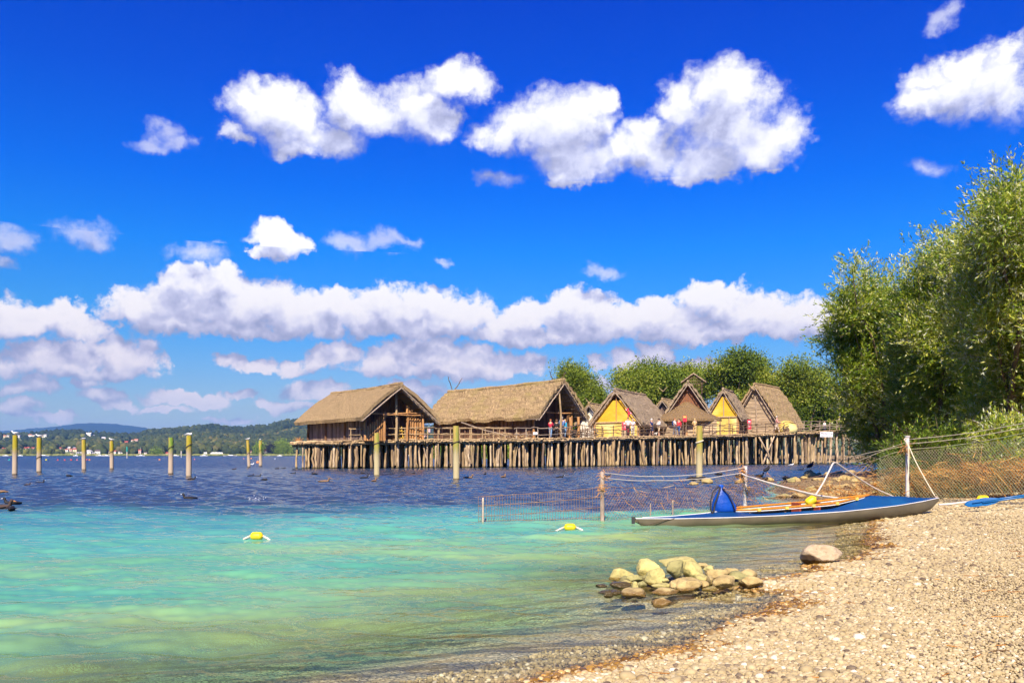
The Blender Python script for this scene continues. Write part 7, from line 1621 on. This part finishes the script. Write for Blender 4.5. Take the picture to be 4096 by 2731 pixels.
person(ppl(2260, 1.5), -.9, 1.62, 'person in bright blue half hidden behind the pale blue sweater', cloth('cyan', (0.03, 0.33, 0.60)), cloth('light_jeans', (0.25, 0.42, 0.62)), HAIR['blond'])
person(ppl(2512, .7), facing, 1.78, 'man in white pink t-shirt and dark trousers leaning on the branch railing', cloth('white_pink', (0.80, 0.68, 0.72)), cloth('dark_brown', (0.06, 0.04, 0.05)), HAIR['brown'], sleeve='short', arms='rail', stride=.04)
person(ppl(2531, .8), facing - .3, 1.66, 'woman in light t-shirt and white trousers beside the leaning man', cloth('light_pink', (0.74, 0.60, 0.64)), cloth('white', (0.80, 0.76, 0.72)), HAIR['grey'], sleeve='short', arms='rail')
person(ppl(2606, 1.1), facing + .9, 1.68, 'white haired person with dark blue vest and navy shorts leading a dog', cloth('navy', (0.02, 0.04, 0.14)), cloth('navy', (0.02, 0.04, 0.14)), HAIR['white'], sleeve='short', leglen='short')
person(ppl(2636, 1.0), facing - 1.2, 1.70, 'person in white jacket and beige shorts with dark cap', cloth('white', (0.80, 0.76, 0.72)), cloth('beige', (0.58, 0.44, 0.28)), HAIR['brown'], leglen='short', hat=HAIR['dark'], arms='fold')
person(ppl(2699, 1.2), facing + 1.0, 1.74, 'man in white shirt with dark shoulder bag and grey jeans', cloth('white', (0.80, 0.76, 0.72)), cloth('grey_jeans', (0.16, 0.17, 0.22)), HAIR['red'], sleeve='short', arms='fold', pack=cloth('navy', (0.02, 0.04, 0.14)))
person(ppl(2716, 1.0), facing - .8, 1.68, 'woman in bright red jacket and dark blue jeans', cloth('bright_red', (0.72, 0.04, 0.06)), cloth('dark_jeans', (0.06, 0.10, 0.24)), HAIR['dark'], stride=.2)
person(ppl(2779, 1.3), .2, 1.72, 'tan clothed figure standing behind the right mooring post', cloth('tan', (0.62, 0.42, 0.18)), cloth('tan', (0.62, 0.42, 0.18)), HAIR['blond'], arms='fold')
person(ppl(3107, .9), facing + 1.2, 1.84, 'man in salmon shirt, pale cap and light trousers walking right', cloth('salmon', (0.66, 0.30, 0.26)), cloth('stone', (0.66, 0.54, 0.44)), HAIR['grey'], hat=mat('cap_cream', (0.78, 0.70, 0.58)), stride=.26, arms='rail')
person(ppl(3298, 1.0), facing, 1.10, 'child in white and dark blue behind the right end railing', cloth('white', (0.80, 0.76, 0.72)), cloth('navy', (0.02, 0.04, 0.14)), HAIR['blond'])
person(ppl(3358, 2.0), .4, 1.65, 'person in pale yellow at the willow end of the pier', cloth('pale_yellow', (0.82, 0.74, 0.40)), cloth('black', (0.03, 0.025, 0.03)), HAIR['blond'])
# small dog
p = ppl(2620, 1.0); t = thing('dog', (p.x, p.y, p.z - .02), 'small white and grey dog beside the white haired person', 'dog')
sk = [((p.x - .16, p.y, p.z + .26), .07), ((p.x, p.y, p.z + .27), .085), ((p.x + .14, p.y, p.z + .29), .085), ((p.x + .21, p.y, p.z + .38), .05), ((p.x + .27, p.y, p.z + .43), .055), ((p.x + .35, p.y, p.z + .41), .028), ((p.x - .24, p.y, p.z + .34), .02), ((p.x - .28, p.y, p.z + .42), .012)]
ed = [(0, 1), (1, 2), (2, 3), (3, 4), (4, 5), (0, 6), (6, 7)]
for (a_, x, b1, b2) in ((2, .13, .0, .01), (2, .15, .0, .0), (0, -.16, -.04, .03), (0, -.14, -.05, .02)):
    s_ = 1 if len(sk) % 2 else -1; i = len(sk)
    sk += [((p.x + x, p.y + s_ * .05, p.z + .18), .035), ((p.x + x + b1, p.y + s_ * .055, p.z + .09), .022), ((p.x + x + b2, p.y + s_ * .055, p.z + .01), .018)]; ed += [(a_, i), (i, i + 1), (i + 1, i + 2)]
q = skin_mesh('body', [((a_[0] - p.x, a_[1] - p.y, a_[2] - p.z + .02), r_) for a_, r_ in sk], ed, mat('dog_coat', (0.75, 0.72, 0.68), (0.25, 0.22, 0.2), scale=7), t)
for s_ in (-1, 1): MB().tube([(p.x + .25, p.y + s_ * .04, p.z + .47), (p.x + .235, p.y + s_ * .065, p.z + .40)], [.022, .010], 6).build('ear', HAIR['dark'], t)

# ------------------------------------------------------------------ signs
M_red = mat('sign_red', (0.62, 0.02, 0.06), (0.5, 0.02, 0.05), rough=.5); M_signw = mat('sign_white', (0.82, 0.80, 0.82), rough=.5); M_ink = mat('sign_ink', (0.03, 0.04, 0.10)); M_gold = mat('sign_gold', (0.66, 0.45, 0.12))
def board(t, c, w, h, mt, name='board', th=.03, rz=0.0): return MB().box(c, (w, th, h), rz=rz).build(name, mt, t)
p = ppl(2513, 2.2); t = thing('signpost', p, 'red signpost with two arrow boards behind the leaning man', 'signpost'); s = p.y / FPX
MB().tube([p, (p.x, p.y, p.z + 2.75)], .045, 8).build('post', M_red, t)
def arrow(t, x0, x1, z, h, y):
    d = 1 if x1 > x0 else -1; b = MB().prism([(x0, y, z - h / 2), (x1 - d * h / 2, y, z - h / 2), (x1, y, z), (x1 - d * h / 2, y, z + h / 2), (x0, y, z + h / 2)], (0, .03, 0)).build('arrow_board', M_red, t); return b
for x0, x1, z in ((p.x, p.x - .30, p.z + 2.55), (p.x, p.x + .34, p.z + 2.25)):
    b = arrow(t, x0, x1, z, .22, p.y - .06)
    MB().box(((x0 + x1 * 2) / 3, p.y - .068, z + .02), (.09, .008, .07)).build('white_symbol', M_signw, b)
for px, back, w, h, zc, gold, lab in ((2500, 2.4, .55, .75, 1.05, 0, 'red display board behind the leaning man beside the pale door'), (2739, 2.6, .38, .62, 1.75, 1, 'dark red poster with gold picture under the cone awning'), (2997, 1.3, .42, 1.0, 1.05, 0, 'red information panel at the corner of the slat gable house')):
    p = ppl(px, back); t = thing('information_panel', p, lab, 'sign')
    board(t, (p.x, p.y, p.z + zc), w, h, M_red, 'panel'); 
    for dx in (-w / 2 + .03, w / 2 - .03): MB().tube([p + Vector((dx, .03, 0)), p + Vector((dx, .03, zc))], .02, 6).build('leg', M_greypole, t)
    if gold: MB().box((p.x, p.y - .02, p.z + zc + h * .28), (w * .8, .008, h * .3)).build('picture_field', M_gold, t)
    else:
        MB().box((p.x, p.y - .02, p.z + zc + h * .32), (w * .55, .008, h * .12)).build('white_field', M_signw, t)
        for i in range(5): MB().box((p.x - w * .05, p.y - .02, p.z + zc + h * (.12 - i * .09)), (w * (.7 - .08 * (i % 3)), .008, h * .022)).build('text_line', M_signw, t)
# small white plates on the railing
for px, back, dz, lab in ((1528, -.12, .62, 'small white plate on the railing before the leftmost house'), (2141, -.12, .42, 'small white plate on the railing before the long shaggy house')):
    p = ppl(px, back); t = thing('notice_plate', p, lab, 'sign'); MB().box((p.x, p.y, p.z + dz), (.34, .03, .20)).build('plate', M_signw, t); MB().tube([p + Vector((0, .03, 0)), p + Vector((0, .03, dz))], .02, 6).build('stake', M_pole, t)
# the white board under the pier end with two lines of lettering
p = at(3306, 1737, 93.6); t = thing('notice_board', p, 'white board with two lines of dark lettering fixed below the pier end', 'sign'); s = p.y / FPX
MB().box((p.x, p.y, p.z), (51 * s, .05, 20 * s)).build('board', M_signw, t)
def text(parent, body, c, size, mt, name):
    cu = bpy.data.curves.new(name, 'FONT'); cu.body = body; cu.size = size; cu.extrude = .004; cu.align_x = 'CENTER'; cu.align_y = 'CENTER'; o = bpy.data.objects.new(name, cu); col.objects.link(o)
    dg = bpy.context.evaluated_depsgraph_get(); me = bpy.data.meshes.new_from_object(o.evaluated_get(dg)); bpy.data.objects.remove(o)
    me.materials.clear(); me.materials.append(mt); q = bpy.data.objects.new(name, me); col.objects.link(q); q.parent = parent; b = BASE[parent.name]; q.location = tuple(np.array(tuple(c)) - np.array(b)); q.rotation_euler = (R(90), 0, 0); return q
text(t, 'Pfahlbausteg', (p.x, p.y - .035, p.z + 4 * s), 9.5 * s, M_ink, 'lettering'); text(t, 'Betreten verboten', (p.x, p.y - .035, p.z - 4.5 * s), 5.6 * s, M_ink, 'lettering')
# loose boughs stacked on the deck before the long house, and the drying rack
p0 = ppl(1995, 1.0); t = thing('brushwood_heap', p0, 'heap of forked boughs on the deck before the long shaggy house', 'brushwood')
m = MB()
for i in range(34): a = ppl(rng.uniform(1935, 2125), rng.uniform(.6, 2.0)) + Vector((0, 0, rng.uniform(.02, .3))); m.rag(a, a + Vector((rng.uniform(-.7, .7), rng.normal(0, .3), rng.uniform(-.05, .45))), .035, .02, 5, wob=.05)
m.build('boughs', M_pole, t)
t = thing('brushwood_heap', ppl(2350, 2.5), 'pile of short cut sticks between the long house and the yellow house', 'brushwood'); m = MB()
for i in range(60): a = ppl(rng.uniform(2300, 2395), rng.uniform(2.8, 3.6)) + Vector((0, 0, rng.uniform(0, .7))); m.rag(a, a + Vector((rng.uniform(-.2, .2), rng.normal(0, .1), rng.uniform(.2, .5))), .035, .03, 5, wob=.02)
m.build('sticks', M_greypole, t)
p = ppl(1845, .9); m = MB().rag(p + Vector((0, 0, 1.35)), ppl(2040, .9) + Vector((0, 0, .1)), .05, .045, 6); o = m.build('leaning_beam', M_greypole, None, base=p); tag(o, 'long grey beam leaning on the railing before the long shaggy house', 'beam')
p = ppl(1192, .6); m = MB()
t = thing('dry_twig_bundle', p, 'small rusty brown twig bundle on the left tip of the pier', 'twigs')
for i in range(40): a = np.array(tuple(p)) + rng.normal(0, .06, 3) * np.array([1, 1, .2]); m.tube([a, a + np.array([rng.normal(0, .14), rng.normal(0, .1), rng.uniform(.1, .38)])], [.012, .006], 4)
m.build('twigs', M_reedo, t)

# ------------------------------------------------------------------ the air over the lake
hz = MB().box((0, 4260, 147), (19600, 8680, 306)).build('haze', None); tag(hz, kind='stuff')
hm = bpy.data.materials.new('haze_air'); hm.use_nodes = True; T = NT(hm.node_tree); T.n.clear()
pv = T.new('ShaderNodeVolumePrincipled', {'Color': (0.16, 0.45, 1.0, 1), 'Density': 0.00008, 'Anisotropy': 0.0})
T.l.new(pv.outputs[0], T.new('ShaderNodeOutputMaterial').inputs['Volume']); hz.data.materials.append(hm)
